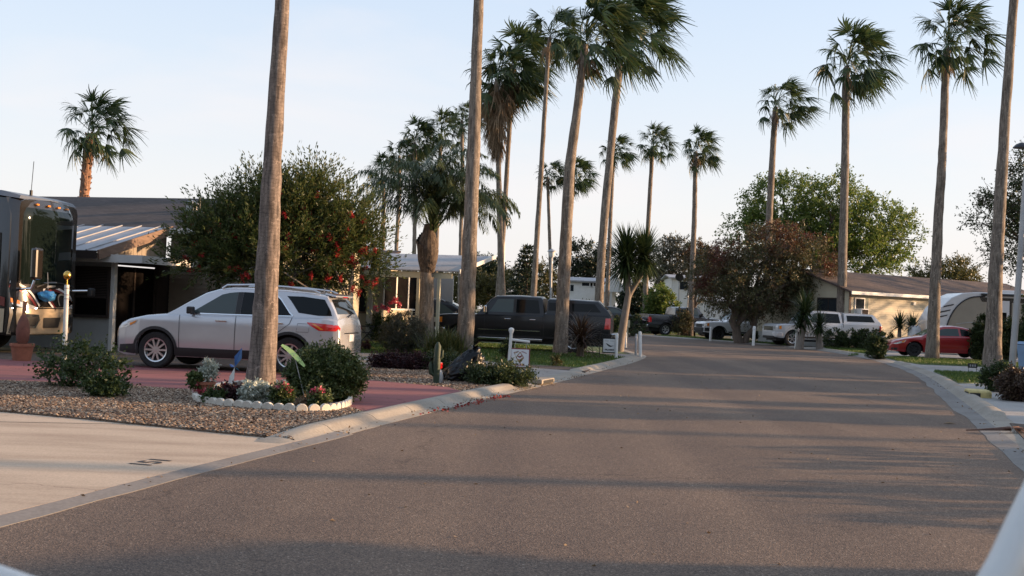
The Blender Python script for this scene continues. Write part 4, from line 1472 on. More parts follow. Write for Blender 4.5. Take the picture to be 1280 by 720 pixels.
GRAV1 = GRAV2 = None
def lots():
    global GRAV1, GRAV2
    z = 0.05
    a = G(402, 549, z)                      # corner pad / gravel / kerb
    b = G(503, 519, z)                      # gravel / red drive / kerb
    c = G(612, 493, z)                      # red drive / gravel 2 / kerb
    d = G(672, 481, z)                      # gravel 2 / concrete apron
    e = G(742, 463, z)                      # apron / lawn
    a, b, c, d, e = [left_edge(q.y, q.y + 0.01, 0.38, 1)[0] for q in (a, b, c, d, e)]
    pad_top = px([(-420, 487), (0, 512), (100, 521), (200, 531), (300, 541), (368, 547.5)], z)
    le = left_edge(-12, a.y + 0.25, 0.136, 40)
    sheet("driveway", [Vector((-24, -12, 0))] + [pad_top[0]] + pad_top[1:] + [a] + list(reversed(le)), -0.01, 0.0240, "concrete_pad")
    # gravel bed 1
    red_near = px([(-420, 466), (0, 475), (150, 481), (300, 490.5), (430, 506)], z)
    GRAV1 = [pad_top[0]] + pad_top[1:] + [a] + left_edge(a.y, b.y, 0.40, 6) + [b] + list(reversed(red_near))
    sheet("gravel_ground", GRAV1, -0.01, 0.040, "gravel_base")
    red_far = px([(-420, 441), (0, 449), (150, 456), (330, 465), (450, 474), (560, 484)], z)
    sheet("driveway", list(red_near) + [b] + left_edge(b.y, c.y, 0.38, 6) + [c] + list(reversed(red_far)), -0.01, 0.052, "red_drive")
    walk_near = px([(380, 452), (450, 455), (520, 457), (600, 463), (655, 471)], z)
    GRAV2 = list(px([(380, 469), (450, 474), (560, 484)], z)) + [c] + left_edge(c.y, d.y, 0.38, 5) + [d] + list(reversed(walk_near))
    sheet("gravel_ground", GRAV2, -0.01, 0.040, "gravel_base")
    # mulch behind the red drive up to the house
    sheet("planting_soil", list(red_far[:5]) + px([(380, 452), (330, 446), (140, 441), (-420, 432)], z), -0.01, 0.036, "soil")
    # pink walkway and truck apron
    walk_far = px([(380, 440), (450, 441), (560, 446), (596, 450), (640, 455), (700, 459), (730, 461.5)], z)
    sheet("driveway", list(walk_near) + [d] + left_edge(d.y, e.y, 0.38, 5) + [e] + list(reversed(walk_far)), -0.01, 0.046, "concrete")
    # lawn of the truck lot with a dark drive in it
    lawn = list(px([(430, 440), (560, 445), (596, 449), (640, 454), (700, 458), (730, 460.5)], z)) + [e] + left_edge(e.y, 35.2, 0.38, 4) + [Vector((3.0, 38, 0)), Vector((1.2, 44, 0)), Vector((-9, 44, 0))]
    sheet("lawn", lawn, -0.01, 0.042, "lawn")
    sheet("planting_soil", px([(655, 456), (700, 457.5), (738, 461.5), (731, 464.3), (700, 462), (655, 458.5)], z), -0.01, 0.050, "soil")
    sheet("driveway", px([(470, 430), (600, 436.5), (700, 440.5), (745, 442.5), (745, 439), (700, 436.5), (600, 433), (470, 427)], z), -0.01, 0.050, "concrete")
    sheet("driveway", [Vector(p) for p in ((-0.5, 36.2, 0), (3.8, 35.6, 0), (4.35, 37.6, 0), (4.3, 39.0, 0), (1, 40.2, 0), (-0.5, 40.2, 0))], -0.01, 0.047, "concrete")
    lawn2 = [Vector(p) for p in ((1.0, 40.4, 0), (4.2, 39.3, 0), (4.0, 43, 0), (3.9, 49, 0), (2.6, 56, 0), (-1, 63, 0), (-12, 67, 0), (-12, 44, 0))]
    sheet("lawn", lawn2, -0.01, 0.044, "lawn")
    # right hand lots
    q = right_edge(4, 60, 0.5, 40)
    sheet("driveway", q + [Vector((30, 62, 0)), Vector((46, 40, 0)), Vector((34, 4, 0))], -0.01, 0.030, "concrete_pale")
    lawn3 = right_edge(G(1180, 480).y, G(1158, 465.5).y, 0.62, 4) + px([(1238, 467), (1330, 472), (1330, 484), (1240, 478)], z)
    sheet("lawn", lawn3, -0.01, 0.046, "lawn")
    lawn4 = right_edge(G(1092, 451).y, G(1082, 447.5).y, 0.7, 3) + px([(1130, 446), (1240, 452), (1300, 455), (1300, 461), (1230, 458), (1150, 455)], z)
    sheet("lawn", lawn4, -0.01, 0.046, "lawn")
    lawn5 = right_edge(G(1040, 442).y, G(1000, 437).y, 0.7, 4) + px([(1015, 428), (1105, 433), (1108, 443), (1060, 443.5)], z)
    sheet("lawn", lawn5, -0.01, 0.046, "lawn")
    sheet("planting_soil", px([(1262, 528), (1340, 534), (1340, 575), (1288, 556)], z), -0.01, 0.042, "soil")
    lawn6 = [p for p in right_edge(60, 73, 0.7, 12)] + [Vector((10.5, 76.5, 0)), Vector((13.5, 71, 0)), Vector((15.8, 63, 0))]
    sheet("lawn", lawn6, -0.01, 0.046, "lawn")
    far = [Vector(p) for p in ((-40, 99, 0), (-8, 89, 0), (2, 84.5, 0), (6, 81.5, 0), (60, 110, 0), (60, 160, 0), (-60, 160, 0))]
    sheet("lawn", far, -0.01, 0.03, "lawn")
    # stuff
    pebbles("gravel", GRAV1, 1500, 0.020, 0.040, 5)
    pebbles("gravel", GRAV2, 700, 0.022, 0.040, 6)
    grass_patch("grass", lawn, 320, 0.075, 0.042, 7, w=0.02)
    grass_patch("grass", lawn3, 400, 0.075, 0.046, 8, w=0.02)
    grass_patch("grass", lawn4, 320, 0.07, 0.046, 9, w=0.02)
    grass_patch("grass", lawn6, 200, 0.08, 0.046, 10, w=0.025)
    grass_patch("grass", lawn5, 250, 0.08, 0.046, 11, w=0.025)
    # leaf litter and small weeds along the kerb foot
    rng = np.random.default_rng(31)
    P = []
    for ln, sg in ((LE, 1), (RE, -1)):
        for p in resample(ln, 0.05):
            if 5 < p.y < 34 and rng.random() < 0.55 * (0.35 + max(0, mnoise.noise(Vector((p.x * 0.6, p.y * 0.6, 9.1))))):
                P.append((p.x + rng.normal() * 0.06 - sg * 0.08, p.y + rng.normal() * 0.06, 0.022 + rng.random() * 0.006))
    for p in resample(LE, 0.012):
        if 11.5 < p.y < 26 and rng.random() < 0.75 * max(0, 0.25 + mnoise.noise(Vector((p.x * 1.1, p.y * 1.1, 4.1)))):
            P.append((p.x + rng.normal() * 0.09 - 0.02, p.y + rng.normal() * 0.05, 0.02 + rng.random() * 0.006))
    for k in range(330):
        y = rng.uniform(5.5, 30)
        P.append((rng.uniform(-3, 7) + 0.2 * (y - 10), y, 0.007))
    P = np.array(P)
    dr = rng.normal(size=P.shape)
    dr[:, 2] = np.abs(dr[:, 2]) * 0.15
    v, f = leaves(rng, P, dr, 0.035, 0.02)
    struct(np_mesh("leaf_litter", v, f, "frond_dry"), "stuff")

def pad_marks():
    # expansion joint of the near pad
    mb = MB()
    a, b = G(-60, 526.5, 0.022), G(205, 531.5, 0.022)
    t = (b - a).normalized()
    nn = Vector((-t.y, t.x, 0)) * 0.012
    pts = resample([a, b], 0.3)
    for p, q in zip(pts[:-1], pts[1:]):
        mb.add([(p.x - nn.x, p.y - nn.y, 0.0275), (q.x - nn.x, q.y - nn.y, 0.0275), (q.x + nn.x, q.y + nn.y, 0.0275), (p.x + nn.x, p.y + nn.y, 0.0275)], [(0, 1, 2, 3)])
    struct(mb.build("driveway_joint", M("joint_dark", (0.10, 0.085, 0.07), 0.9, 0, 0.3, 9)))
    # lot number painted on the pad, read from the road
    vs, fs = text_mb("151", 0.30, 0.006)
    c = G(189.5, 577.5, 0.0280)
    al = R(16)
    ux = Vector((math.sin(al), math.cos(al), 0))
    uy = Vector((-math.cos(al), math.sin(al), 0))
    mb = MB()
    mb.add([c + ux * p[0] + uy * p[1] for p in vs], fs)
    o = mb.build("lot_number", M("number_paint", (0.03, 0.028, 0.028), 0.7, 0, 0.3, 20), normals=False)
    tag(o, "dark lot number painted on the tan concrete pad", "number")
    # storm inlet and yellow marked kerb end on the right
    mb = MB()
    c = G(1201, 497, 0.0)
    rt = R(-14)
    mb.loft([[(-0.22, y, z) for y, z in ((-0.34, -0.02), (-0.34, 0.14), (-0.28, 0.18), (0.28, 0.18), (0.34, 0.14), (0.34, -0.02))],
             [(0.22, y, z) for y, z in ((-0.34, -0.02), (-0.34, 0.14), (-0.28, 0.18), (0.28, 0.18), (0.34, 0.14), (0.34, -0.02))]], close=True)
    r = thing("drain_inlet", "worn yellow painted concrete drain inlet set in the right kerb", "drain", (c.x + 0.35, c.y, 0.0), rt)
    mb.build("inlet_block", "yellow", r, bevel=0.03)
    mb = MB()
    mb.box((-0.222, -0.06, 0.07), (0.02, 0.44, 0.12))
    mb.box((-0.10, -0.342, 0.07), (0.2, 0.02, 0.11))
    mb.build("inlet_mouth", "black", r)
    mb = MB()
    c = G(692, 481, 0.0)
    r = thing("drain_inlet", "dark slot drain in the kerb below the hanging bird sign", "drain", (c.x - 0.25, c.y, 0.0), R(-18))
    mb.box((0, 0, 0.075), (0.30, 0.9, 0.09))
    mb.build("inlet_block", "kerb", r, bevel=0.02)
    mb = MB()
    mb.box((0.152, 0, 0.07), (0.012, 0.7, 0.06))
    mb.build("inlet_mouth", "black", r)
    # red leaves in the gutter by the red drive
    rng = np.random.default_rng(77)
    P = []
    A, B = G(530, 520, 0), G(645, 494, 0)
    for k in range(190):
        t = min(1, max(0, rng.beta(1.5, 1.2)))
        if mnoise.noise(Vector((t * 9, 2.2, 0))) < -0.12: continue
        p = A.lerp(B, t)
        P.append((p.x + rng.normal() * 0.05, p.y + rng.normal() * 0.07, 0.026))
    P = np.array(P)
    dr = rng.normal(size=P.shape)
    dr[:, 2] = np.abs(dr[:, 2]) * 0.3
    v, f = leaves(rng, P, dr, 0.05, 0.028)
    struct(np_mesh("fallen_petals", v, f, leaf_mat("fallen_petal", [(0.16, 0.02, 0.02), (0.30, 0.035, 0.03), (0.22, 0.05, 0.03)], 0.0, 0.8)), "stuff")

def debris():
    c = G(1240, 541, 0.02)
    r = thing("fallen_frond", "brown dead palm leaf base lying in the gutter at the kerb", "dead frond", (c.x, c.y, 0.03), R(-8))
    mb = MB()
    mb.tube([(-0.36, -0.06, 0.015), (-0.15, -0.03, 0.03), (0.05, 0.0, 0.045), (0.25, 0.03, 0.06)], [0.01, 0.016, 0.026, 0.04], 7, squash=0.5)
    mb.build("stalk", "deadleaf", r, smooth=60)
    V, Fc = [], []
    rng = np.random.default_rng(4)
    for k in range(5):
        fan_leaf(V, Fc, rng, (0.15, 0, 0.06), rng.uniform(-0.6, 0.8), 0.12, 0.15, 0.22, 0.1, 7, 0.5, 0.4)
    V = np.array(V)
    V[:, 2] = np.maximum(V[:, 2], 0.0)
    np_mesh("dry_blades", V, np.array(Fc), leaf_mat("rotten_frond", [(0.07, 0.035, 0.025), (0.13, 0.07, 0.05), (0.20, 0.11, 0.08)], 0.0, 0.9), r)
    c = G(1187, 530, 0.008)
    mb = MB()
    mb.add([(-0.10, 0, 0.004), (-0.02, -0.035, 0.02), (0.11, 0.0, 0.008), (0.0, 0.04, 0.03)], [(0, 1, 2), (0, 2, 3)])
    o = mb.build("dead_leaf", "frond_dry")
    o.location = c
    tag(o, "curled tan leaf lying alone on the asphalt near the right kerb", "leaf")
# ------------------------------------------------------------------ buildings
def house_porch():
    al = R(15)
    O = Vector((-11.6, 29.4, 0))
    c, s = math.cos(al), math.sin(al)
    r = thing("park_home", "low home with dark shingle roof and metal porch roof behind the motorhome", "house", O, -al)
    X = lambda p: hx(p, O, al)
    xr = X(141)
    # enclosed porch: front wall with a window, corner post, side wall with a dark doorway
    mb = MB()
    mb.box(((xr - 10) / 2, 0.06, 0.45), (xr + 10, 0.12, 0.9))
    mb.box(((xr - 10) / 2, 0.06, 2.32), (xr + 10, 0.12, 0.42))
    mb.box(((X(95) - 10) / 2, 0.06, 1.5), (X(95) + 10, 0.12, 1.3))
    mb.build("wall", "grey_wall", r)
    w = xr - 0.08 - X(95)
    win = window_on(r, ((xr - 0.08 + X(95)) / 2, 0.0, 1.5), (1, 0), w, 1.26, (0, -1), "dark_wall", "screen", 0.07, 0, depth=0.06)
    mb = MB()
    for k in range(17):
        mb.box(((xr - 0.08 + X(95)) / 2, -0.038, 1.40 + k * 0.042), (w - 0.12, 0.006, 0.028))
    mb.build("blind", "dark_wall", win)
    mb = MB()
    mb.box((X(115), -0.05, 1.36), (w - 0.06, 0.03, 0.04))
    mb.build("window_rail", "dark_wall", win)
    mb = MB()
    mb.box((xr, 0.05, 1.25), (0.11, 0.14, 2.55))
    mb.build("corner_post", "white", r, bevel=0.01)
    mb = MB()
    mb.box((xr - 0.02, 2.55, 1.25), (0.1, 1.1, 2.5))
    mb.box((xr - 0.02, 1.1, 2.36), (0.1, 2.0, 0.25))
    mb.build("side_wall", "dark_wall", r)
    mb = MB()
    mb.box((xr - 0.06, 1.05, 1.10), (0.06, 1.85, 2.2))
    dr = mb.build("door", "screen", r)  # near-black sheet standing in for the shade inside the open doorway
    mb = MB()
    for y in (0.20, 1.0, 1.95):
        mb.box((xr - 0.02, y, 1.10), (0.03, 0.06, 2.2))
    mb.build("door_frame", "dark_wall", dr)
    # gable infill of boards above the doorway
    mb = MB()
    n = 16
    for i in range(n):
        y0 = -0.75 + i * 3.15 / n
        y1 = y0 + 3.15 / n - 0.012
        z0 = 2.50
        z1 = lambda y: 2.42 + 0.86 * (y + 0.9) / 3.2
        if z1(y0) < z0 + 0.02: continue
        mb.add([(xr + 0.02, y0, z0), (xr + 0.02, y1, z0), (xr + 0.02, y1, z1(y1)), (xr + 0.02, y0, z1(y0)), (xr - 0.02, y0, z0), (xr - 0.02, y1, z0), (xr - 0.02, y1, z1(y1)), (xr - 0.02, y0, z1(y0))],
               [(0, 1, 2, 3), (7, 6, 5, 4), (0, 4, 5, 1), (1, 5, 6, 2), (2, 6, 7, 3), (3, 7, 4, 0)])
    mb.build("gable_boards", "beige_wall", r)
    # white flat canopy over the door
    mb = MB()
    mb.box((xr + 0.45, 0.9, 2.40), (1.3, 2.6, 0.05))
    mb.box((xr + 0.1, -0.45, 2.37), (2.1, 0.06, 0.20))
    mb.box((xr + 1.12, 0.9, 2.37), (0.06, 2.6, 0.20))
    mb.build("door_canopy", "white", r)
    # metal porch roof with ribs and a brown fascia
    xe = X(147) + 0.05
    za, zb = 2.54, 3.40
    ya, yb = -0.95, 2.35
    rf = roof_slab(r, "porch_roof", [(-10, ya, za), (xe, ya, za), (xe, yb, zb), (-10, yb, zb)], 0.04, "white_metal")
    mb = MB()
    sl = math.atan2(zb - za, yb - ya)
    x = xe - 0.35
    while x > -10:
        mb.box((x, (ya + yb) / 2, (za + zb) / 2 + 0.012), (0.04, (yb - ya) / math.cos(sl) - 0.01, 0.03), M4=Matrix.Rotation(sl, 3, "X"))
        x -= 0.62
    mb.build("roof_ribs", "white_metal", rf)
    mb = MB()
    mb.box((xe + 0.025, (ya + yb) / 2, (za + zb) / 2 - 0.10), (0.045, (yb - ya) / math.cos(sl) + 0.03, 0.24), M4=Matrix.Rotation(sl, 3, "X"))
    mb.build("rake_fascia", "brown_wood", r)
    mb = MB()
    mb.box(((xe - 10) / 2, ya - 0.03, za - 0.10), (xe + 10 - 0.06, 0.04, 0.20))
    mb.build("eave_fascia", "dark_wall", r)
    # main roof and walls
    y0, y1, zr = 2.2, 6.6, 4.62
    xR = X(288)
    roof = roof_slab(r, "roof", [(-13, y0, 3.36), (xR, y0, 3.36), (xR, y1, zr), (-13, y1, zr)], 0.10, "shingle_dark")
    roof_slab(r, "roof", [(-13, y1 + 0.004, zr), (xR, y1 + 0.004, zr), (xR, 9.4, 3.75), (-13, 9.4, 3.75)], 0.10, "shingle_dark")
    mb = MB()
    q = X(117)
    mb.box((q, 4.6, 4.05), (0.24, 0.24, 0.3))
    mb.lathe([(0.17, 4.22), (0.20, 4.26), (0.13, 4.34), (0.02, 4.37)], 12, c=(q, 4.6, 0))
    mb.box((q + 0.35, 4.4, 4.0), (0.5, 0.3, 0.06))
    mb.build("roof_vent", "greymetal", roof)
    mb = MB()
    mb.lathe([(0.035, 3.9), (0.035, 4.45)], 8, c=(X(128), 4.6, 0))
    mb.build("vent_pipe", "black", roof)
    siding(r, (xr + 0.1, 2.5), (xR - 0.3, 2.5), 0.3, 3.22, (0, -1), "beige_wall", "wall")
    siding(r, (xR - 0.3, 2.5), (xR - 0.3, 9.0), 0.3, 3.22, (1, 0), "cream", "wall")
    mb = MB()
    mb.add([(xR - 0.3, 2.5, 3.2), (xR - 0.3, 9.0, 3.2), (xR - 0.3, 9.0, 3.78), (xR - 0.3, y1, zr - 0.12)], [(0, 1, 2, 3)])
    mb.build("gable", "cream", r)
    mb = MB()
    mb.box(((xr + xR) / 2, 2.15, 3.27), (xR - xr, 0.04, 0.16))
    mb.build("fascia", "white", r)
    mb = MB()
    mb.box(((xr + xR) / 2, 2.56, 0.15), (xR - xr - 0.5, 0.06, 0.3))
    mb.build("skirting", "grey_wall", r)
    for p in (252, 300):
        window_on(r, (X(p) + 0.6, 2.5, 1.75), (1, 0), 1.1, 1.1, (0, -1), "white", "glass", 0.06, 1)

def house_carport():
    al = R(13)
    O = Vector((gx(430, 41.5), 41.5, 0))
    r = thing("park_home", "cream sided home with white roofed carport on tan posts beside the black pickup", "house", O, -al)
    X = lambda p, y=0.0: hx(p, Vector((O.x + y * math.sin(al), O.y + y * math.cos(al), 0)), al)
    xl = X(300)
    xw = X(478)
    siding(r, (xl, 0), (xw, 0), 0.25, 2.75, (0, -1), "cream", "wall")
    siding(r, (xw, 0), (xw, 4.6), 0.25, 2.75, (1, 0), "cream", "wall")
    window_on(r, (X(451), 0.0, 1.75), (1, 0), 0.55, 1.25, (0, -1), "brown_wood", "glass", 0.06, 0)
    window_on(r, (X(407), 0.0, 1.65), (1, 0), 0.9, 1.1, (0, -1), "white", "glass", 0.06, 1)
    for i in range(3):
        window_on(r, (xw, 0.75 + 1.45 * i, 1.95), (0, 1), 1.38, 1.35, (1, 0), "white", "screen", 0.07)
    mb = MB()
    for p in (424, 434, 440.5):
        mb.box((X(p, -0.45), -0.45, 1.3), (0.12, 0.1, 2.6))
    mb.build("porch_column", "cream_trim", r)
    mb = MB()
    mb.box((X(464), -0.08, 1.4), (0.20, 0.10, 2.4))
    mb.build("corner_trim", "white", r)
    # back of the carport: big dark screened windows and a grey panel
    yb = 4.4
    xa, xb = X(474, yb), X(512, yb)
    mb = MB()
    mb.box(((xw + X(566, yb)) / 2, yb + 0.06, 0.60), (X(566, yb) - xw, 0.1, 1.1))
    mb.box(((xb + X(566, yb)) / 2, yb + 0.06, 1.9), (X(566, yb) - xb, 0.1, 1.6))
    mb.build("rear_wall", "grey_wall", r)
    for i in range(3):
        w = (xb - xa) / 3
        window_on(r, (xa + w * (i + 0.5), yb, 1.9), (1, 0), w, 1.35, (0, -1), "white", "screen", 0.07)
    # carport roof
    ya, y2 = -3.0, 1.9
    xe = X(574, ya) - 0.05
    rf = roof_slab(r, "carport_roof", [(X(428, ya), ya, 2.66), (xe, ya, 2.66), (xe + 0.05, y2, 3.42), (X(428, ya), y2, 3.42)], 0.035, "white_metal")
    roof_slab(r, "roof", [(xl - 0.4, -1.7, 2.50), (X(428, ya) - 0.05, -1.7, 2.50), (X(428, ya) - 0.05, 3.2, 3.6), (xl - 0.4, 3.2, 3.6)], 0.08, "shingle_brown")
    mb = MB()
    L_ = xe - X(428, ya)
    mb.box((X(428, ya) + L_ / 2 - 0.1, ya + 0.15, 2.50), (L_ - 0.3, 0.09, 0.20))
    mb.build("roof_beam", "cream_trim", r)
    mb = MB()
    sl = math.atan2(3.42 - 2.66, y2 - ya)
    mb.box((xe + 0.04, (ya + y2) / 2, 3.02), (0.05, (y2 - ya) / math.cos(sl), 0.14), M4=Matrix.Rotation(sl, 3, "X"))
    mb.build("roof_edge", "white", rf)
    for p in (447, 523, 548.5):
        mb = MB()
        mb.box((X(p, ya + 0.15), ya + 0.15, 1.24), (0.10, 0.10, 2.40))
        mb.build("post", "cream_trim", r)
    mb = MB()
    mb.box((X(538, 0.5), 0.6, 1.24), (0.10, 0.10, 2.6))
    mb.build("post", "cream_trim", r)
    mb = MB()
    mb.box(((xl + xw) / 2, 0.03, 0.13), (xw - xl, 0.06, 0.26))
    mb.build("skirting", "cream_trim", r)

def house_right():
    al = R(-33)
    O = Vector((gx(1060, 60.5), 60.5, 0))
    r = thing("park_home", "long cream sided manufactured home with brown roof behind the red car", "house", O, -al)
    X = lambda p: hx(p, O, al)
    Lx = 19.0
    siding(r, (0, 0), (Lx, 0), 0.7, 3.05, (0, -1), "cream", "wall")
    siding(r, (0, 6.8), (0, 0), 0.7, 3.05, (-1, 0), "cream", "wall")
    mb = MB()
    mb.add([(0.01, 0, 3.04), (0.01, 6.8, 3.04), (0.01, 3.4, 4.15)], [(0, 1, 2)])
    mb.build("gable", "cream", r)
    mb = MB()
    mb.box((Lx / 2, 0.05, 0.35), (Lx, 0.06, 0.7))
    mb.box((0.05, 3.4, 0.35), (0.06, 6.6, 0.7))
    mb.build("skirting", "grey_wall", r)
    rf = roof_slab(r, "roof", [(-0.35, -0.4, 3.10), (Lx + 0.3, -0.4, 3.10), (Lx + 0.3, 3.4, 4.35), (-0.35, 3.4, 4.35)], 0.09, "shingle_brown")
    roof_slab(r, "roof", [(-0.35, 3.404, 4.35), (Lx + 0.3, 3.404, 4.35), (Lx + 0.3, 7.2, 3.10), (-0.35, 7.2, 3.10)], 0.09, "shingle_brown")
    mb = MB()
    mb.box((Lx / 2, -0.42, 3.02), (Lx + 0.7, 0.05, 0.17))
    mb.build("fascia", "white", r)
    mb = MB()
    mb.box((0.0, -0.03, 1.9), (0.14, 0.05, 2.3))
    mb.build("corner_trim", "brown_wood", r)
    w = window_on(r, (X(1074.5), 0.0, 2.25), (1, 0), 0.75, 1.0, (0, -1), "white", "glass", 0.06)
    mb = MB()
    mb.box((X(1074.5) + 1.0 * 0.55, -0.03, 2.25), (0.30, 0.03, 1.1))
    mb.build("shutter", M("green_shutter", (0.05, 0.085, 0.075), 0.6, 0, 0.1, 3), r)
    mb = MB()
    mb.box((X(1074.5), -0.22, 1.98), (0.6, 0.40, 0.42))
    a = mb.build("window_air_unit", "white", r, bevel=0.02)
    mb = MB()
    mb.box((X(1074.5), -0.425, 1.98), (0.48, 0.012, 0.32))
    mb.build("grille", "dark_wall", a)
    mb = MB()
    mb.box((X(1142), -0.06, 2.62), (0.2, 0.1, 0.16))
    mb.build("wall_lamp", "white", r)
    # window in the shaded gable end
    # point of the end wall under pixel column 1036
    k = (1036.5 - 640) / F
    ex, ey = math.sin(al), math.cos(al)
    t = (k * O.y - O.x) / (ex - k * ey)
    window_on(r, (0.0, t, 1.85), (0, 1), 1.5, 1.7, (-1, 0), "dark_wall", "glass", 0.08, 1)

def far_homes():
    """white park models seen between the trunks beyond the bend"""
    def home(label, p0, p1, d, ye, yt, wins, dep=5, porch=False):
        x0, x1 = gx(p0, d), gx(p1, d)
        b = D((p0 + p1) / 2, ye, d)
        t = D((p0 + p1) / 2, yt, d)
        w = x1 - x0
        r = thing("park_home", label, "house", ((x0 + x1) / 2, d, 0), 0)
        ze = b.z
        siding(r, (-w / 2, 0), (w / 2, 0), 0.5, ze, (0, -1), "white", "wall", 0.16)
        siding(r, (-w / 2, dep), (-w / 2, 0), 0.5, ze, (-1, 0), "white", "wall", 0.16)
        mb = MB()
        mb.box((0, 0.04, 0.25), (w, 0.06, 0.5))
        mb.build("skirting", "grey_wall", r)
        zt = t.z
        roof_slab(r, "roof", [(-w / 2 - 0.3, -0.35, ze + 0.05), (w / 2 + 0.3, -0.35, ze + 0.05), (w / 2 + 0.3, dep / 2, zt), (-w / 2 - 0.3, dep / 2, zt)], 0.12, "white_metal")
        roof_slab(r, "roof", [(-w / 2 - 0.3, dep / 2 + 0.004, zt), (w / 2 + 0.3, dep / 2 + 0.004, zt), (w / 2 + 0.3, dep + 0.3, ze + 0.05), (-w / 2 - 0.3, dep + 0.3, ze + 0.05)], 0.12, "white_metal")
        for (q, y, ww, hh) in wins:
            c = D(q, y, d)
            window_on(r, (c.x - (x0 + x1) / 2, 0, c.z), (1, 0), ww, hh, (0, -1), "white", "glass", 0.08)
        return r, x0, x1
    r, x0, x1 = home("white park home with a row of clerestory windows beyond the road bend", 709, 768, 92, 352, 346, [(734, 355.5, 0.95, 0.35), (744.5, 355.7, 0.95, 0.35), (756, 356, 0.8, 0.35), (715, 360, 0.35, 0.6)])
    # gabled entrance porch
    c = D(768, 352, 90)
    r2 = thing("porch", "white gabled entrance porch with steps beside the far white home", "porch", (c.x, 90.2, 0), 0)
    mb = MB()
    mb.add([(-1.1, 0, 3.1), (1.1, 0, 3.1), (0.0, 0, 4.6), (-1.1, 1.6, 3.1), (1.1, 1.6, 3.1), (0.0, 1.6, 4.6)], [(0, 1, 2), (5, 4, 3), (0, 2, 5, 3), (1, 4, 5, 2), (0, 3, 4, 1)])
    mb.build("gable", "white", r2)
    for x in (-0.95, -0.2, 0.95):
        mb = MB()
        mb.box((x, 0.15, 1.95), (0.14, 0.14, 2.3))
        mb.build("post", "white", r2)
    mb = MB()
    for k in range(4):
        mb.box((0.0 + k * 0.35, -0.2 - k * 0.28, 0.7 - k * 0.18), (1.7, 0.28, 0.36 - 0.0))
    mb.build("steps", "white", r2)
    mb = MB()
    mb.box((0, 0.8, 0.42), (2.2, 1.5, 0.8))
    mb.build("deck", "white", r2)
    home("far white home behind the dark tree, satellite dish on its roof side", 838, 902, 98, 348.5, 343, [(855, 357, 0.9, 0.8), (876, 358, 0.9, 0.8)])
    home("pale end wall of a home glimpsed between the white pickup and the red blossomed tree", 886, 952, 84, 378, 372, [])
    c = D(850, 346, 93)
    r = thing("satellite_dish", "black satellite dish on a short mast, the larger of two", "satellite dish", (c.x, 93, 0), 0)
    def dish(r, h, s):
        mb = MB()
        mb.tube([(0, 0.3, 0), (0, 0.3, h)], 0.06, 6)
        mb.build("mast", "greymetal", r)
        mb = MB()
        prof = [(0.02, 0.0), (s * 0.5, 0.06 * s), (s * 0.85, 0.2 * s), (s, 0.3 * s), (s * 0.97, 0.32 * s), (s * 0.5, 0.10 * s), (0.02, 0.05)]
        mb.lathe(prof, 18)
        o = mb.build("reflector", "black", r, smooth=50)
        o.location = (0, 0.1, h)
        o.rotation_euler = (R(115), 0, R(-25))
        mb = MB()
        mb.tube([(0, 0.1, h - s * 0.9), (-0.25 * s, -0.8 * s, h)], 0.03, 5)
        mb.build("feed_arm", "black", r)
    dish(r, c.z, 0.36)
    c = D(861.5, 345.5, 94)
    r = thing("satellite_dish", "smaller black satellite dish just right of the larger one", "satellite dish", (c.x, 94, 0), 0)
    dish(r, c.z, 0.27)

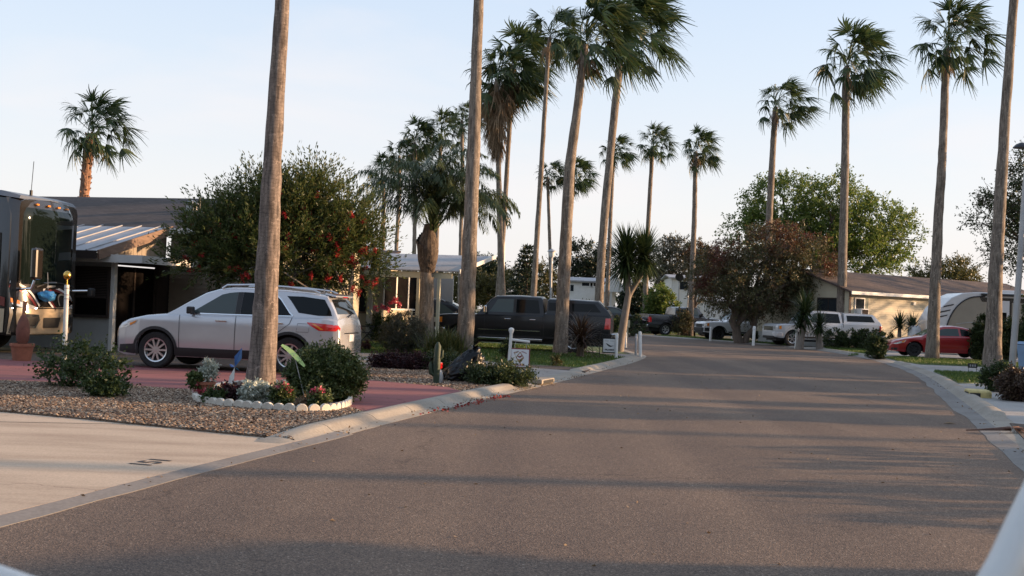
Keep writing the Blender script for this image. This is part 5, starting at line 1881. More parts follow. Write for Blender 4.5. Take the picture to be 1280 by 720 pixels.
def motorhome():
    th = R(10)
    n = Vector((D(18, 445, 25.0).x, 25.0, 0))            # near front corner on the ground
    f = Vector((math.cos(th), -math.sin(th), 0))
    l = Vector((math.sin(th), math.cos(th), 0))
    c = n + l * 1.25
    r = thing("motorhome", "large gold and black class A motorhome parked nose towards the road", "motorhome", c, -th)
    # local: +x forward, -y is the near side; front plane near x = 0
    Wd = 1.25
    def section(x, z0, z1, plan):
        y = Wd * plan
        return [(x, -y + 0.06, z0), (x, -y, z0 + 0.06), (x, -y, z1 - 0.16), (x, -y + 0.05, z1 - 0.05), (x, -y + 0.2, z1), (x, 0, z1 + 0.06), (x, y - 0.2, z1), (x, y - 0.05, z1 - 0.05), (x, y, z1 - 0.16), (x, y, z0 + 0.06), (x, y - 0.06, z0)]
    mb = MB()
    secs = [section(-9.6, 0.45, 3.62, 1.0), section(-0.85, 0.45, 3.62, 1.0), section(-0.45, 0.45, 3.60, 0.995), section(-0.22, 0.46, 3.57, 0.97), section(-0.09, 0.47, 3.53, 0.93)]
    mb.loft(secs, close=True)
    mb.build("body", "rvbrown", r, smooth=35)
    # curved front faces as patches on a front surface x = fx(y, z)
    def fx(y, z, off=0.0):
        e = abs(y) / Wd
        x = 0.02 - 0.30 * max(0, e - 0.55) ** 2 / 0.2025 * 0.8 - 0.06 * e
        x += 0.07 * max(0, 1.0 - abs(z - 0.95) / 0.55)
        if z > 3.2: x -= (z - 3.2) * 0.35
        if z > 1.6: x += 0.05 * (1 - e * e) + 0.012 * mnoise.noise(Vector((y * 1.3, z * 0.8, 2.0)))
        return x + off
    def fp(name, poly, mat, off, cuts=3, parent=None):
        q = patch(poly, lambda u, v: (fx(u, v, off), u, v), cuts)
        return q.build(name, mat, parent or r, smooth=60, normals=False)
    W1 = 1.235
    fp("front_cap", [(-W1, 0.45), (W1, 0.45), (W1, 3.56), (-W1, 3.56)], "rvbrown", 0.0, 4)
    fp("windscreen", [(-1.17, 1.62), (1.17, 1.62), (1.17, 3.36), (-1.17, 3.36)], "rv_glass", 0.012, 4)
    fp("lower_cap", [(-W1, 0.48), (W1, 0.48), (W1, 1.06), (0.6, 1.10), (-0.6, 1.10), (-W1, 1.10)], "gold", 0.02, 4)
    fp("side_sweep", [(-W1, 1.08), (-0.95, 1.08), (-0.62, 1.10), (-0.50, 1.14), (-0.66, 1.36), (-0.92, 1.56), (-W1, 1.66)], "rvbrown", 0.022)
    # sweeping stripes
    def ribbon(name, pts, w, mat, off):
        V, Fc = [], []
        for i, (y, z) in enumerate(pts):
            a, b = Vector(pts[max(0, i - 1)]), Vector(pts[min(len(pts) - 1, i + 1)])
            t = (b - a).normalized()
            for q in (-1, 1):
                yy, zz = y - t.y * w / 2 * q, z + t.x * w / 2 * q
                V.append((fx(yy, zz, off), yy, zz))
        for i in range(len(pts) - 1):
            Fc.append((2 * i, 2 * i + 1, 2 * i + 3, 2 * i + 2))
        mb = MB()
        mb.add(V, Fc)
        return mb.build(name, mat, r, normals=False)
    def curve(p0, p1, p2, n=14):
        return [((1 - t) ** 2 * p0[0] + 2 * t * (1 - t) * p1[0] + t * t * p2[0], (1 - t) ** 2 * p0[1] + 2 * t * (1 - t) * p1[1] + t * t * p2[1]) for t in [i / (n - 1) for i in range(n)]]
    lp = curve((0.02, 1.08), (-0.62, 1.62), (0.0, 1.58)) + curve((0.05, 1.58), (0.8, 1.45), (1.18, 1.14))
    ribbon("pale_stripe", lp, 0.055, "whitepaint", 0.034)
    ribbon("maroon_stripe", [(y + 0.07, z - 0.02) for y, z in curve((0.06, 1.08), (-0.50, 1.56), (0.06, 1.52)) + curve((0.1, 1.52), (0.7, 1.42), (1.05, 1.14))], 0.06, "maroon", 0.030)
    ribbon("gold_stripe", curve((0.30, 1.14), (0.15, 1.46), (0.55, 1.40)) + curve((0.6, 1.39), (0.85, 1.32), (1.05, 1.20)), 0.05, "gold", 0.030)
    ribbon("pale_stripe", curve((-1.22, 1.66), (-0.8, 1.56), (-0.50, 1.12)), 0.05, "whitepaint", 0.034)
    ribbon("maroon_stripe", curve((-1.22, 1.57), (-0.9, 1.48), (-0.62, 1.12)), 0.07, "maroon", 0.030)
    # headlight, fog lamp recess, bumper lip
    for sd in (-1, 1):
        fp("headlight", [(sd * 1.20, 1.16), (sd * 1.20, 1.26), (sd * 0.98, 1.20), (sd * 0.62, 1.10), (sd * 0.72, 1.06), (sd * 1.0, 1.08)], "clearlamp", 0.040, 2)
        fp("turn_signal", [(sd * 1.22, 1.20), (sd * 1.22, 1.30), (sd * 1.06, 1.24), (sd * 1.06, 1.16)], "amber", 0.046, 1)
        fp("fog_lamp", [(sd * 0.98, 0.66), (sd * 0.62, 0.66), (sd * 0.52, 0.80), (sd * 0.58, 0.88), (sd * 0.95, 0.88)], "black", 0.038, 2)
        fp("fog_lamp_surround", [(sd * 1.02, 0.62), (sd * 0.58, 0.62), (sd * 0.47, 0.80), (sd * 0.54, 0.93), (sd * 1.0, 0.95)], "chrome", 0.034, 2)
    ribbon("bumper_line", [(-1.2, 1.07), (-0.6, 1.075), (0, 1.08), (0.6, 1.075), (1.2, 1.05)], 0.025, "chrome", 0.036)
    ribbon("bumper_line", [(-1.2, 0.53), (-0.6, 0.53), (0, 0.53), (0.6, 0.53), (1.2, 0.53)], 0.05, "gold", 0.05)
    fp("grille", [(-0.30, 0.62), (0.30, 0.62), (0.34, 0.86), (-0.34, 0.86)], "black", 0.034, 2)
    # side swoosh on the near side
    mb = MB()
    y = -Wd - 0.004
    mb.add([(-0.32, y, 0.52), (-3.2, y, 0.52), (-3.2, y, 1.05), (-0.30, y, 1.05)], [(0, 1, 2, 3)])
    mb.build("side_panel", "gold", r, normals=False)
    mb = MB()
    mb.add([(-0.30, y, 1.30), (-3.2, y, 1.95), (-3.2, y, 1.75), (-0.30, y, 1.10)], [(0, 1, 2, 3)])
    mb.build("maroon_stripe", "maroon", r, normals=False)
    mb = MB()
    mb.add([(-0.45, y, 1.72), (-1.3, y, 1.72), (-1.3, y, 2.75), (-0.45, y, 2.75)], [(0, 1, 2, 3)])
    mb.build("cab_window", "tint", r, normals=False)
    # marker lamps and roof edge
    for k in range(6):
        yy = -1.0 + 0.4 * k
        mb = MB()
        mb.box((fx(yy, 3.45, 0.03), yy, 3.45), (0.04, 0.10, 0.035))
        mb.build("marker_lamp", "amber", r)
    mb = MB()
    mb.loft([[(-9.6, -1.2, 3.60), (-9.6, 1.2, 3.60), (-9.6, 1.1, 3.72), (-9.6, -1.1, 3.72)], [(-0.6, -1.2, 3.60), (-0.6, 1.2, 3.60), (-0.6, 1.1, 3.72), (-0.6, -1.1, 3.72)], [(-0.12, -1.15, 3.54), (-0.12, 1.15, 3.54), (-0.16, 1.05, 3.62), (-0.16, -1.05, 3.62)]], close=True)
    mb.build("roof", "grey_roof", r, smooth=40)
    mb = MB()
    mb.tube([(-0.5, -0.15, 3.7), (-0.5, -0.15, 3.82)], 0.035, 8)
    mb.tube([(-0.5, -0.15, 3.8), (-0.48, -0.13, 4.5)], 0.008, 5)
    mb.build("aerial", "black", r)
    # mirrors on arms from the front corners
    for sd, zz in ((-1, 1.95), (1, 1.40)):
        mb = MB()
        if sd < 0:
            mb.tube([(fx(-1.0, 1.5), -1.05, 1.50), (0.30, -1.18, 1.52), (0.34, -1.14, 1.70)], 0.035, 7)
            mb.build("mirror_arm", "chrome", r, smooth=60)
            mb = MB()
            mb.box((0.36, -1.12, 2.08), (0.16, 0.30, 0.72))
            mb.build("mirror", "rvbrown", r, bevel=0.06)
        else:
            mb.tube([(fx(1.0, 1.5), 1.1, 1.50), (0.22, 1.30, 1.52)], 0.03, 7)
            mb.build("mirror_arm", "chrome", r, smooth=60)
            mb = MB()
            mb.box((0.25, 1.36, 1.48), (0.14, 0.22, 0.22))
            mb.build("mirror", "black", r, bevel=0.05)
    mb = MB()
    mb.tube([(fx(-0.6, 1.6, 0.05), -0.6, 1.56), (0.10, -0.1, 1.70), (0.07, 0.5, 1.66), (0.02, 0.95, 1.60)], 0.018, 5)
    mb.build("wiper", "black", r)
    for ax in (-2.2, -7.0):
        for sd in (-1, 1):
            make_wheel(r, (ax, sd * 1.08, 0.5), 0.5, 0.28, sd, "chrome", 8)
    # things on the nose: a blue wrapped bundle on a tray
    p = c + f * 0.22 - l * 0.42
    b = thing("blue_bundle", "bright blue crumpled bundle hanging at the motorhome nose", "bundle", (p.x, p.y, 1.36), 0)
    mb = MB()
    bm = bmesh.new()
    bmesh.ops.create_icosphere(bm, subdivisions=3, radius=0.17)
    for v in bm.verts:
        v.co *= 1 + 0.35 * mnoise.noise(v.co * 9)
        v.co.z *= 0.72
        v.co.x *= 1.25
    mb.add([v.co.copy() for v in bm.verts], [[v.index for v in q.verts] for q in bm.faces])
    bm.free()
    mb.build("wrap", "bluegift", b)
    mb = MB()
    mb.tube([(0.0, 0.0, 0.16), (-0.05, 0.05, 0.55)], 0.008, 5)
    mb.tube([(-0.2, 0.06, 0.10), (-0.2, 0.10, 0.30), (0.15, 0.10, 0.32)], 0.012, 5)
    mb.build("cord", "greymetal", b)
    return r

def trailer():
    d = 55.5
    x0 = gx(1163, d)
    r = thing("travel_trailer", "white and tan travel trailer with curved front cap behind the red car", "caravan", (x0, d, 0), R(-3))
    L_, Wd = 9.5, 2.45
    prof = [(0.0, 0.75), (-0.02, 1.1), (0.10, 1.7), (0.45, 2.35), (0.95, 2.85), (1.5, 3.10), (2.2, 3.16), (L_, 3.16), (L_, 0.6), (0.6, 0.6)]
    def slab(name, poly, y0, y1, mat, bev=0.0):
        mb = MB()
        n = len(poly)
        mb.add([(p[0], y0, p[1]) for p in poly] + [(p[0], y1, p[1]) for p in poly], [tuple(range(n)), tuple(range(2 * n - 1, n - 1, -1))] + [(k, (k + 1) % n, n + (k + 1) % n, n + k) for k in range(n)])
        return mb.build(name, mat, r, bevel=bev)
    slab("body", prof, 0, Wd, "trailer", 0.04)
    # tan side with an arched front edge
    arc = [(2.25 - 1.55 * math.sin(t), 0.72 + 2.20 * (1 - math.cos(t)) * 0 + 2.2 * math.cos(t)) for t in np.linspace(0.0, PI / 2, 12)]
    arc = [(x, z) for x, z in arc]
    side = [(2.25, 2.92)] + arc[1:] + [(0.70, 0.72), (L_ - 0.1, 0.72), (L_ - 0.1, 2.92)]
    slab("side_panel", side, -0.012, -0.004, "trailer_tan")
    mb = MB()
    pts = [(x - 0.03, -0.014, z + 0.02) for x, z in [(2.6, 2.95)] + arc]
    mb.tube(pts, 0.035, 6)
    mb.build("edge_trim", "darkalloy", r, smooth=60)
    slab("dark_band", [(2.3, 2.92), (L_ - 0.1, 2.92), (L_ - 0.1, 2.70), (2.42, 2.70)], -0.020, -0.013, "rvbrown")
    slab("awning", [(2.35, 3.0), (L_ - 0.3, 3.0), (L_ - 0.3, 3.12), (2.35, 3.12)], -0.14, -0.02, "black", 0.03)
    slab("door", [(3.15, 0.85), (3.75, 0.85), (3.75, 2.78), (3.15, 2.78)], -0.035, -0.014, "trailer")
    for q in ((3.08, 3.14), (3.76, 3.86)):
        slab("door_edge", [(q[0], 0.85), (q[1], 0.85), (q[1], 2.9), (q[0], 2.9)], -0.030, -0.0135, "rvbrown")
    slab("door_window", [(3.30, 1.55), (3.62, 1.55), (3.62, 2.20), (3.30, 2.20)], -0.042, -0.036, "tint")
    slab("window", [(5.35, 1.55), (6.15, 1.55), (6.15, 2.10), (5.35, 2.10)], -0.030, -0.014, "tint", 0.0)
    slab("window", [(7.3, 1.6), (8.3, 1.6), (8.3, 2.3), (7.3, 2.3)], -0.030, -0.014, "tint", 0.0)
    # long swoosh and front graphics
    mb = MB()
    mb.tube([(1.2, -0.016, 1.55), (1.9, -0.016, 1.66), (2.6, -0.016, 1.62), (2.95, -0.016, 1.30)], 0.02, 5)
    mb.tube([(1.1, -0.016, 1.30), (2.0, -0.016, 1.20), (2.9, -0.016, 1.05)], 0.02, 5)
    mb.build("swoosh", "grey_wall", r)
    for k, (x, z) in enumerate(((0.62, 2.34), (0.46, 2.06), (0.32, 1.80))):
        mb = MB()
        mb.add([(x - 0.10, -0.016, z), (x + 0.42, -0.016, z + 0.14), (x + 0.46, -0.016, z + 0.20), (x - 0.02, -0.016, z + 0.09)], [(0, 1, 2, 3)])
        mb.build("front_graphic", "darkalloy", r)
    mb = MB()
    mb.box((4.0, 1.2, 3.24), (0.7, 0.7, 0.18))
    mb.box((7.0, 1.2, 3.22), (0.4, 0.4, 0.14))
    mb.build("roof_vent", "trailer", r, bevel=0.04)
    for ax in (5.6, 6.5):
        for sd, y in ((-1, 0.15), (1, Wd - 0.15)):
            make_wheel(r, (ax, y, 0.36), 0.36, 0.2, sd, "alloy", 6)
    mb = MB()
    mb.tube([(0.5, 0.5, 0.55), (-1.0, 1.2, 0.5)], 0.05, 6)
    mb.tube([(0.5, 1.9, 0.55), (-1.0, 1.24, 0.5)], 0.05, 6)
    mb.tube([(-0.85, 1.22, 0.0), (-0.85, 1.22, 0.8)], 0.04, 6)
    mb.build("tow_hitch", "black", r)
    # white gas bottle cover in front
    mb = MB()
    mb.lathe([(0.30, 0.55), (0.34, 0.9), (0.32, 1.25), (0.2, 1.38), (0.02, 1.40)], 16, c=(-0.45, 1.2, 0))
    mb.build("bottle_cover", "trailer", r, smooth=50)

def place(p, axle, hw, rotz, side=1):
    w = G(p[0], p[1])
    o = Matrix.Rotation(rotz, 3, "Z") @ Vector((axle, side * hw, 0))
    return (w.x - o.x, w.y - o.y, 0.05)

def vehicles():
    A = MAT
    A["rv_glass"] = glass_dark("coach_windscreen", (0.006, 0.010, 0.009), 0.03)
    A["grey_roof"] = M("coach_roof", (0.13, 0.14, 0.16), 0.4, 0.2, 0.1, 2)
    make_suv("parked_car", "silver crossover parked on the red driveway behind the thick palm trunk", "car", place((192, 463.5), 1.36, 0.91, PI - R(8)), PI - R(8), "silver")
    make_truck("pickup_truck", "black crew cab pickup with a matching canopy over its bed", "pickup", place((716, 444), -1.9, 1.0, PI - R(8)), PI - R(8), "blackpaint", cap=True)
    make_suv("parked_car", "dark hatchback under the carport, seen from its tail", "car", (gx(553, 45.5), 45.5, 0.04), R(-6), "blackpaint")
    rz = R(15)
    make_truck("pickup_truck", "dark grey pickup with an open bed and chrome rear bumper", "pickup", place((832, 420.2), -1.70, 0.99, rz, -1), rz, "greypaint", cab=(1.2, 0.62, -1.0), L=(-2.95, 2.8), wb=3.55, belt=1.30, hood=1.22, roof=1.95)
    rz = PI + R(9)
    make_truck("pickup_truck", "older white pickup with a black bed cover under the red blossomed tree", "pickup", place((899, 426), 1.75, 1.0, rz), rz, "whitepaint", cab=(1.30, 0.55, -0.9), L=(-3.0, 2.7), wb=3.5, belt=1.16, hood=1.10, roof=1.80, tonneau=True, old=True, rim="darkalloy", r=0.37)
    rz = PI + R(10)
    make_truck("pickup_truck", "silver pickup with a chrome grille and white canopy behind the yucca", "pickup", place((991, 434), 1.95, 1.0, rz), rz, "silver2", cap=True, roof=1.92)
    rz = PI - R(4)
    make_coupe("parked_car", "red two door car parked before the trailer", "car", place((1143, 447.5), 1.34, 0.84, rz), rz, "redpaint")
    make_coupe("parked_car", "white car glimpsed behind the older white pickup", "car", (gx(918, 74), 74.0, 0.05), PI - R(6), "whitepaint")
    make_coupe("parked_car", "dark car half hidden by the clipped hedge and the forked yucca", "car", (gx(765, 76), 76.0, 0.45), R(4), "blackpaint")
    # white roofed golf cart behind the grey pickup
    d = 86
    r = thing("golf_cart", "white roofed golf cart standing behind the dark grey pickup", "golf cart", (gx(823, d), d, 0.04), R(3))
    mb = MB()
    mb.loft([[(x, -0.62, z), (x, 0.62, z), (x, 0.55, z + 0.07), (x, -0.55, z + 0.07)] for x, z in ((-0.95, 1.93), (-0.8, 1.98), (0.7, 1.98), (0.9, 1.92))], close=True)
    mb.build("roof", "white", r, smooth=40)
    for x in (-0.85, 0.0, 0.78):
        for y in (-0.55, 0.55):
            mb = MB()
            mb.tube([(x, y, 0.7), (x, y, 1.95)], 0.025, 6)
            mb.build("roof_post", "white", r)
    mb = MB()
    mb.box((0.0, 0, 0.5), (2.1, 1.15, 0.35))
    mb.box((0.9, 0, 0.75), (0.3, 1.1, 0.4))
    mb.build("body", "cream", r, bevel=0.08)
    mb = MB()
    mb.box((-0.2, 0, 0.80), (0.5, 1.0, 0.15))
    mb.box((-0.45, 0, 1.1), (0.12, 1.0, 0.5))
    mb.build("seat", "trailer_tan", r, bevel=0.04)
    for x in (-0.75, 0.75):
        for sd in (-1, 1):
            make_wheel(r, (x, sd * 0.52, 0.23), 0.23, 0.18, sd, "alloy", 5)

def own_cart():
    """the white cart the picture is taken from: its windscreen hoop and cowl"""
    r = thing("golf_cart", "white curved hoop of the golf cart in the foreground corner", "golf cart", (0, 0.95, 0), 0)
    o = Vector((0, 0.95, 0))
    pts = [D(1420, 395, 1.12), D(1345, 530, 1.06), D(1288, 645, 1.0), D(1247, 730, 0.96), D(1190, 800, 0.93), D(1050, 835, 0.92), D(640, 830, 0.92), D(260, 795, 0.92), D(120, 775, 0.93), D(20, 740, 0.95), D(-60, 716, 0.98), D(-180, 700, 1.04)]
    pp, rr = smooth_path([p - o for p in pts], [0.017] * len(pts), 60)
    mb = MB()
    mb.tube(pp, rr, 12)
    mb.build("windscreen_hoop", "white", r, smooth=70)
    mb = MB()
    mb.loft([[(x, y, z) for x, y, z in ((-w, yy, 0.35), (-w, yy, zt - 0.08), (-w + 0.08, yy, zt), (w - 0.08, yy, zt), (w, yy, zt - 0.08), (w, yy, 0.35))] for yy, w, zt in ((-0.25, 0.55, 1.12), (0.05, 0.56, 1.10), (0.35, 0.52, 0.95), (0.55, 0.45, 0.70), (0.62, 0.38, 0.5))], close=True)
    mb.build("cowl", "white", r, smooth=40)
    for sd in (-1, 1):
        make_wheel(r, (sd * 0.64, 0.3, 0.23), 0.23, 0.18, sd, "alloy", 5).rotation_euler = (0, 0, R(-90))
        mb = MB()
        mb.tube([(sd * 0.42, 0.0, 1.08), (sd * 0.43, -0.02, 1.20)], 0.02, 8)
        mb.build("hoop_bracket", "greymetal", r)
# ------------------------------------------------------------------ palms of the street
def palms():
    P = fan_palm
    P("thick palm trunk rising from the scalloped flower bed in front of the silver car", 18.4, [(325.5, 486, 35), (331, 400, 31), (334.5, 330, 28.5), (339, 250, 25), (343, 180, 22), (350, 80, 20), (356, 0, 18), (363, -110, 16), (368, -230, 14)], 225, 0, 1, "palm_near", sides=24, flare=1.12)
    P("tall palm trunk behind the black rubbish bag, crown out of sight above", 32.6, [(580, 449, 21.5), (584, 370, 20), (588, 280, 18), (592, 180, 16), (595, 80, 14), (598, 0, 12.5), (602, -90, 11), (605, -170, 10)], 140, 1, 2, "palm_a", sides=18, flare=1.1)
    P("leaning palm whose trunk stands before the black pickup's canopy", 36.8, [(700, 446, 18), (702.5, 400, 17), (706, 320, 15.5), (712, 210, 13), (721, 140, 11), (728, 80, 9.5), (735, 38, 9)], 122, 2, 3, "palm_a", sides=18, flare=1.12)
    P("leaning palm rising just beyond the black pickup's tail lamp", 50, [(746, 427, 11.5), (749, 370, 10.8), (754, 290, 10.3), (762, 200, 9.8), (771, 110, 9.2), (776, 68, 9), (783, 28, 8.5)], 116, 2, 4, "palm_a", sides=14)
    P("slim palm rising from behind the black pickup's cab", 57, [(664, 419, 8.4), (667, 370, 7.8), (671, 300, 7), (676, 220, 6.3), (682, 120, 5.6), (686, 60, 5.2), (689, 35, 5)], 88, 1, 5)
    P("palm with a thick shaggy skirt of brown dead fronds", 60, [(630, 416, 9), (628, 372, 8.6), (625, 290, 7.5), (623, 200, 6.8), (621, 120, 6.4), (620, 82, 6)], 112, 3, 6, skirt=3.6)
    P("twin palm right behind the shaggy skirted one", 62, [(620, 415, 7), (622, 372, 6.8), (629, 290, 6.4), (635, 190, 6), (640, 110, 5.6), (643, 68, 5.4)], 96, 5, 7, skirt=1.8)
    g = "distant palms beyond the carport"
    P("far palm, lowest crown over the red flowered bush's edge", 108, [(478, 398, 5), (479, 300, 4.6), (480, 250, 4.3), (477, 210, 4)], 47, 4, 8, group=g, sides=8)
    P("far palm second from the red flowered bush, beyond the carport", 106, [(491, 399, 5), (496, 300, 4.8), (499, 240, 4.6), (499, 186, 4.4)], 52, 1, 9, group=g, sides=8)
    P("far palm rising directly behind the feather palm's left fronds", 104, [(516, 400, 5.2), (518, 300, 5), (519, 230, 4.8), (518, 168, 4.5)], 58, 5, 10, group=g, sides=8)
    P("far palm rising behind the feather palm's right fronds", 104, [(543, 400, 5.2), (546, 300, 5), (549, 220, 4.8), (552, 158, 4.5)], 60, 4, 11, group=g, sides=8)
    P("far palm mostly hidden by the tall trunk behind the rubbish bag", 100, [(574, 401, 5.2), (576, 300, 5), (578, 220, 4.8), (577, 138, 4.5)], 54, 1, 12, group=g, sides=8)
    g = "distant palms beyond the bend"
    P("far palm with its crown left of the leaning palm before the canopy", 112, [(690, 407, 4.4), (687, 300, 4.0), (684, 212, 3.7)], 47, 3, 13, group=g, sides=8)
    P("far palm with its crown just right of the leaning palm before the canopy", 112, [(707, 408, 4.4), (712, 300, 4.0), (718, 214, 3.7)], 50, 5, 14, group=g, sides=8)
    P("far palm whose crown sits behind the leaning trunk beyond the tail lamp", 84, [(757, 414, 5.6), (762, 300, 5.2), (768, 180, 4.8)], 52, 1, 15, group=g, sides=10)
    P("palm rising from behind the forked yucca's right head", 86, [(804, 414, 7.2), (806.5, 380, 6.8), (809, 300, 6), (813, 230, 5.4), (816, 172, 5)], 54, 4, 16, group=g, sides=10)
    P("palm standing where the reddish blossom hangs, beyond the grey pickup", 76, [(862, 421, 8), (865, 350, 7.4), (868, 270, 6.4), (869, 220, 5.8), (870, 182, 5.4)], 57, 5, 17, group=g, sides=10)
    g = "palms along the outer kerb"
    P("palm before the red blossomed tree and white pickup", 70, [(955, 428, 10.5), (957.5, 370, 9.2), (961, 280, 8.4), (965, 190, 7.6), (967, 155, 7.2), (969, 122, 7)], 80, 3, 18, group=g)
    P("palm by the hedge, before the left end of the cream sided home", 61, [(1050, 437, 13.5), (1052, 370, 12), (1055, 270, 10.6), (1057.5, 170, 9.6), (1058.5, 100, 9), (1062, 68, 8.6)], 104, 5, 19, group=g, sides=14)
    P("palm standing in front of the red car", 46.6, [(1165, 451.5, 16.5), (1169, 360, 13.5), (1174, 270, 11.8), (1180, 190, 10.6), (1185, 100, 9.6), (1190, 42, 9)], 116, 4, 20, group=g, sides=14, flare=1.15)
    P("palm with a swollen foot nearest the grey lamp post, crown out of sight", 40.5, [(1240, 464, 22), (1242, 400, 19), (1245, 330, 16.5), (1250, 240, 14), (1256, 130, 12), (1264, 0, 10.5), (1272, -100, 9.5)], 125, 2, 21, group=g, sides=16, flare=1.2)
    P("rough barked palm standing alone behind the dark shingle roof", 47, [(96, 411, 13.5), (99, 330, 12.5), (103, 245, 12), (107, 190, 11.2), (110, 150, 10.5)], 102, 4, 22, "palm_boot", group="fan palms along the street", boots=True)

def feather_palm():
    d = 37.5
    s = F / d
    path = [(532, 440, 20), (533, 400, 18.5), (533.5, 350, 17), (534, 338, 16.5)]
    w = [D(x, y, d) for x, y, _ in path]
    base = Vector((w[0].x, d, 0))
    r = thing("queen_palm", "feather leaved palm with a bulging brown leaf base head before the carport", "palm tree", base)
    pts = [p - base for p in w]
    pts[0].z = -0.05
    pp, rr = smooth_path(pts, [q[2] / s / 2 for q in path], 20)
    mb = MB()
    mb.tube(pp, rr, 16)
    mb.build("trunk", "palm_a", r, smooth=70, normals=False)
    top = pp[-1]
    rng = np.random.default_rng(3)
    # bulging head of old leaf bases
    mb = MB()
    prof = [(0.0, 0.22), (0.18, 0.26), (0.45, 0.33), (0.75, 0.36), (1.05, 0.32), (1.35, 0.22), (1.65, 0.15)]
    mb.lathe([(q, h) for h, q in prof], 16, c=(top.x, top.y, top.z - 0.1))
    for k in range(90):
        a = k * 2.399
        h = 0.05 + 1.5 * ((k * 0.618) % 1.0)
        rad = np.interp(h, [p[0] for p in prof], [p[1] for p in prof])
        o = Vector((math.cos(a), math.sin(a), 0))
        t = Vector((-o.y, o.x, 0))
        c0 = top + o * rad * 0.9 + Vector((0, 0, h - 0.15))
        e = c0 + o * (0.05 + 0.05 * rng.random()) + Vector((0, 0, 0.32 + 0.12 * rng.random()))
        mb.add([c0 - t * 0.12, c0 + t * 0.12, e + t * 0.05, e - t * 0.05, c0 - t * 0.10 - o * 0.05, c0 + t * 0.10 - o * 0.05], [(0, 1, 2, 3), (4, 3, 2, 5)])
    mb.build("leaf_bases", "leafbase", r, normals=False)
    # arching feather fronds, leaflets hanging from the rachis
    V, Fc = [], []
    cx = Vector((top.x + 0.12, top.y, top.z + 1.7))
    n = 46
    for i in range(n):
        t = (i + 0.5) / n
        az = i * 2.39996 + rng.normal() * 0.2
        el = 1.52 - 0.62 * t + rng.normal() * 0.10
        L = rng.uniform(3.0, 3.9)
        h = np.array([math.cos(az) + 0.18, math.sin(az), 0])
        h /= np.linalg.norm(h)
        side = np.array([-h[1], h[0], 0])
        p = np.array(cx) - np.array([0, 0, 0.6 * t])
        segs = 34
        arch = 2.05 + 0.35 * t
        pr = p.copy()
        for k in range(segs):
            u = (k + 0.5) / segs
            e = el - arch * u ** 1.9
            tang = h * math.cos(e) + np.array([0, 0, math.sin(e)])
            q = p + tang * (L / segs)
            b = len(V)
            wd = 0.035 * (1 - u) + 0.008
            V.extend([p - side * wd, p + side * wd, q + side * wd, q - side * wd])
            Fc.append((b, b + 1, b + 2, b + 3))
            if u > 0.24:
                ll = 0.62 * math.sin(PI * min(1, 0.12 + 0.86 * u)) + 0.12
                for sg in (-1, 1):
                    for rep in range(3):
                        dd = side * sg * 0.75 + tang * 0.55 + np.array([0, 0, rng.uniform(-0.5, 0.35)])
                        dd /= np.linalg.norm(dd)
                        l = ll * rng.uniform(0.8, 1.15)
                        o0 = p + tang * (L / segs) * rng.random()
                        m = o0 + dd * l * 0.5
                        tip = o0 + dd * l * 0.85 - np.array([0, 0, 0.45 * l])
                        ws = np.cross(dd, np.array([0, 0, 1.0]))
                        ws = ws / max(1e-6, np.linalg.norm(ws)) * 0.020
                        b = len(V)
                        V.extend([o0, m - ws, tip, m + ws])
                        Fc.append((b, b + 1, b + 2, b + 3))
            p = q
    np_mesh("fronds", np.array(V), np.array(Fc), "feather", r)

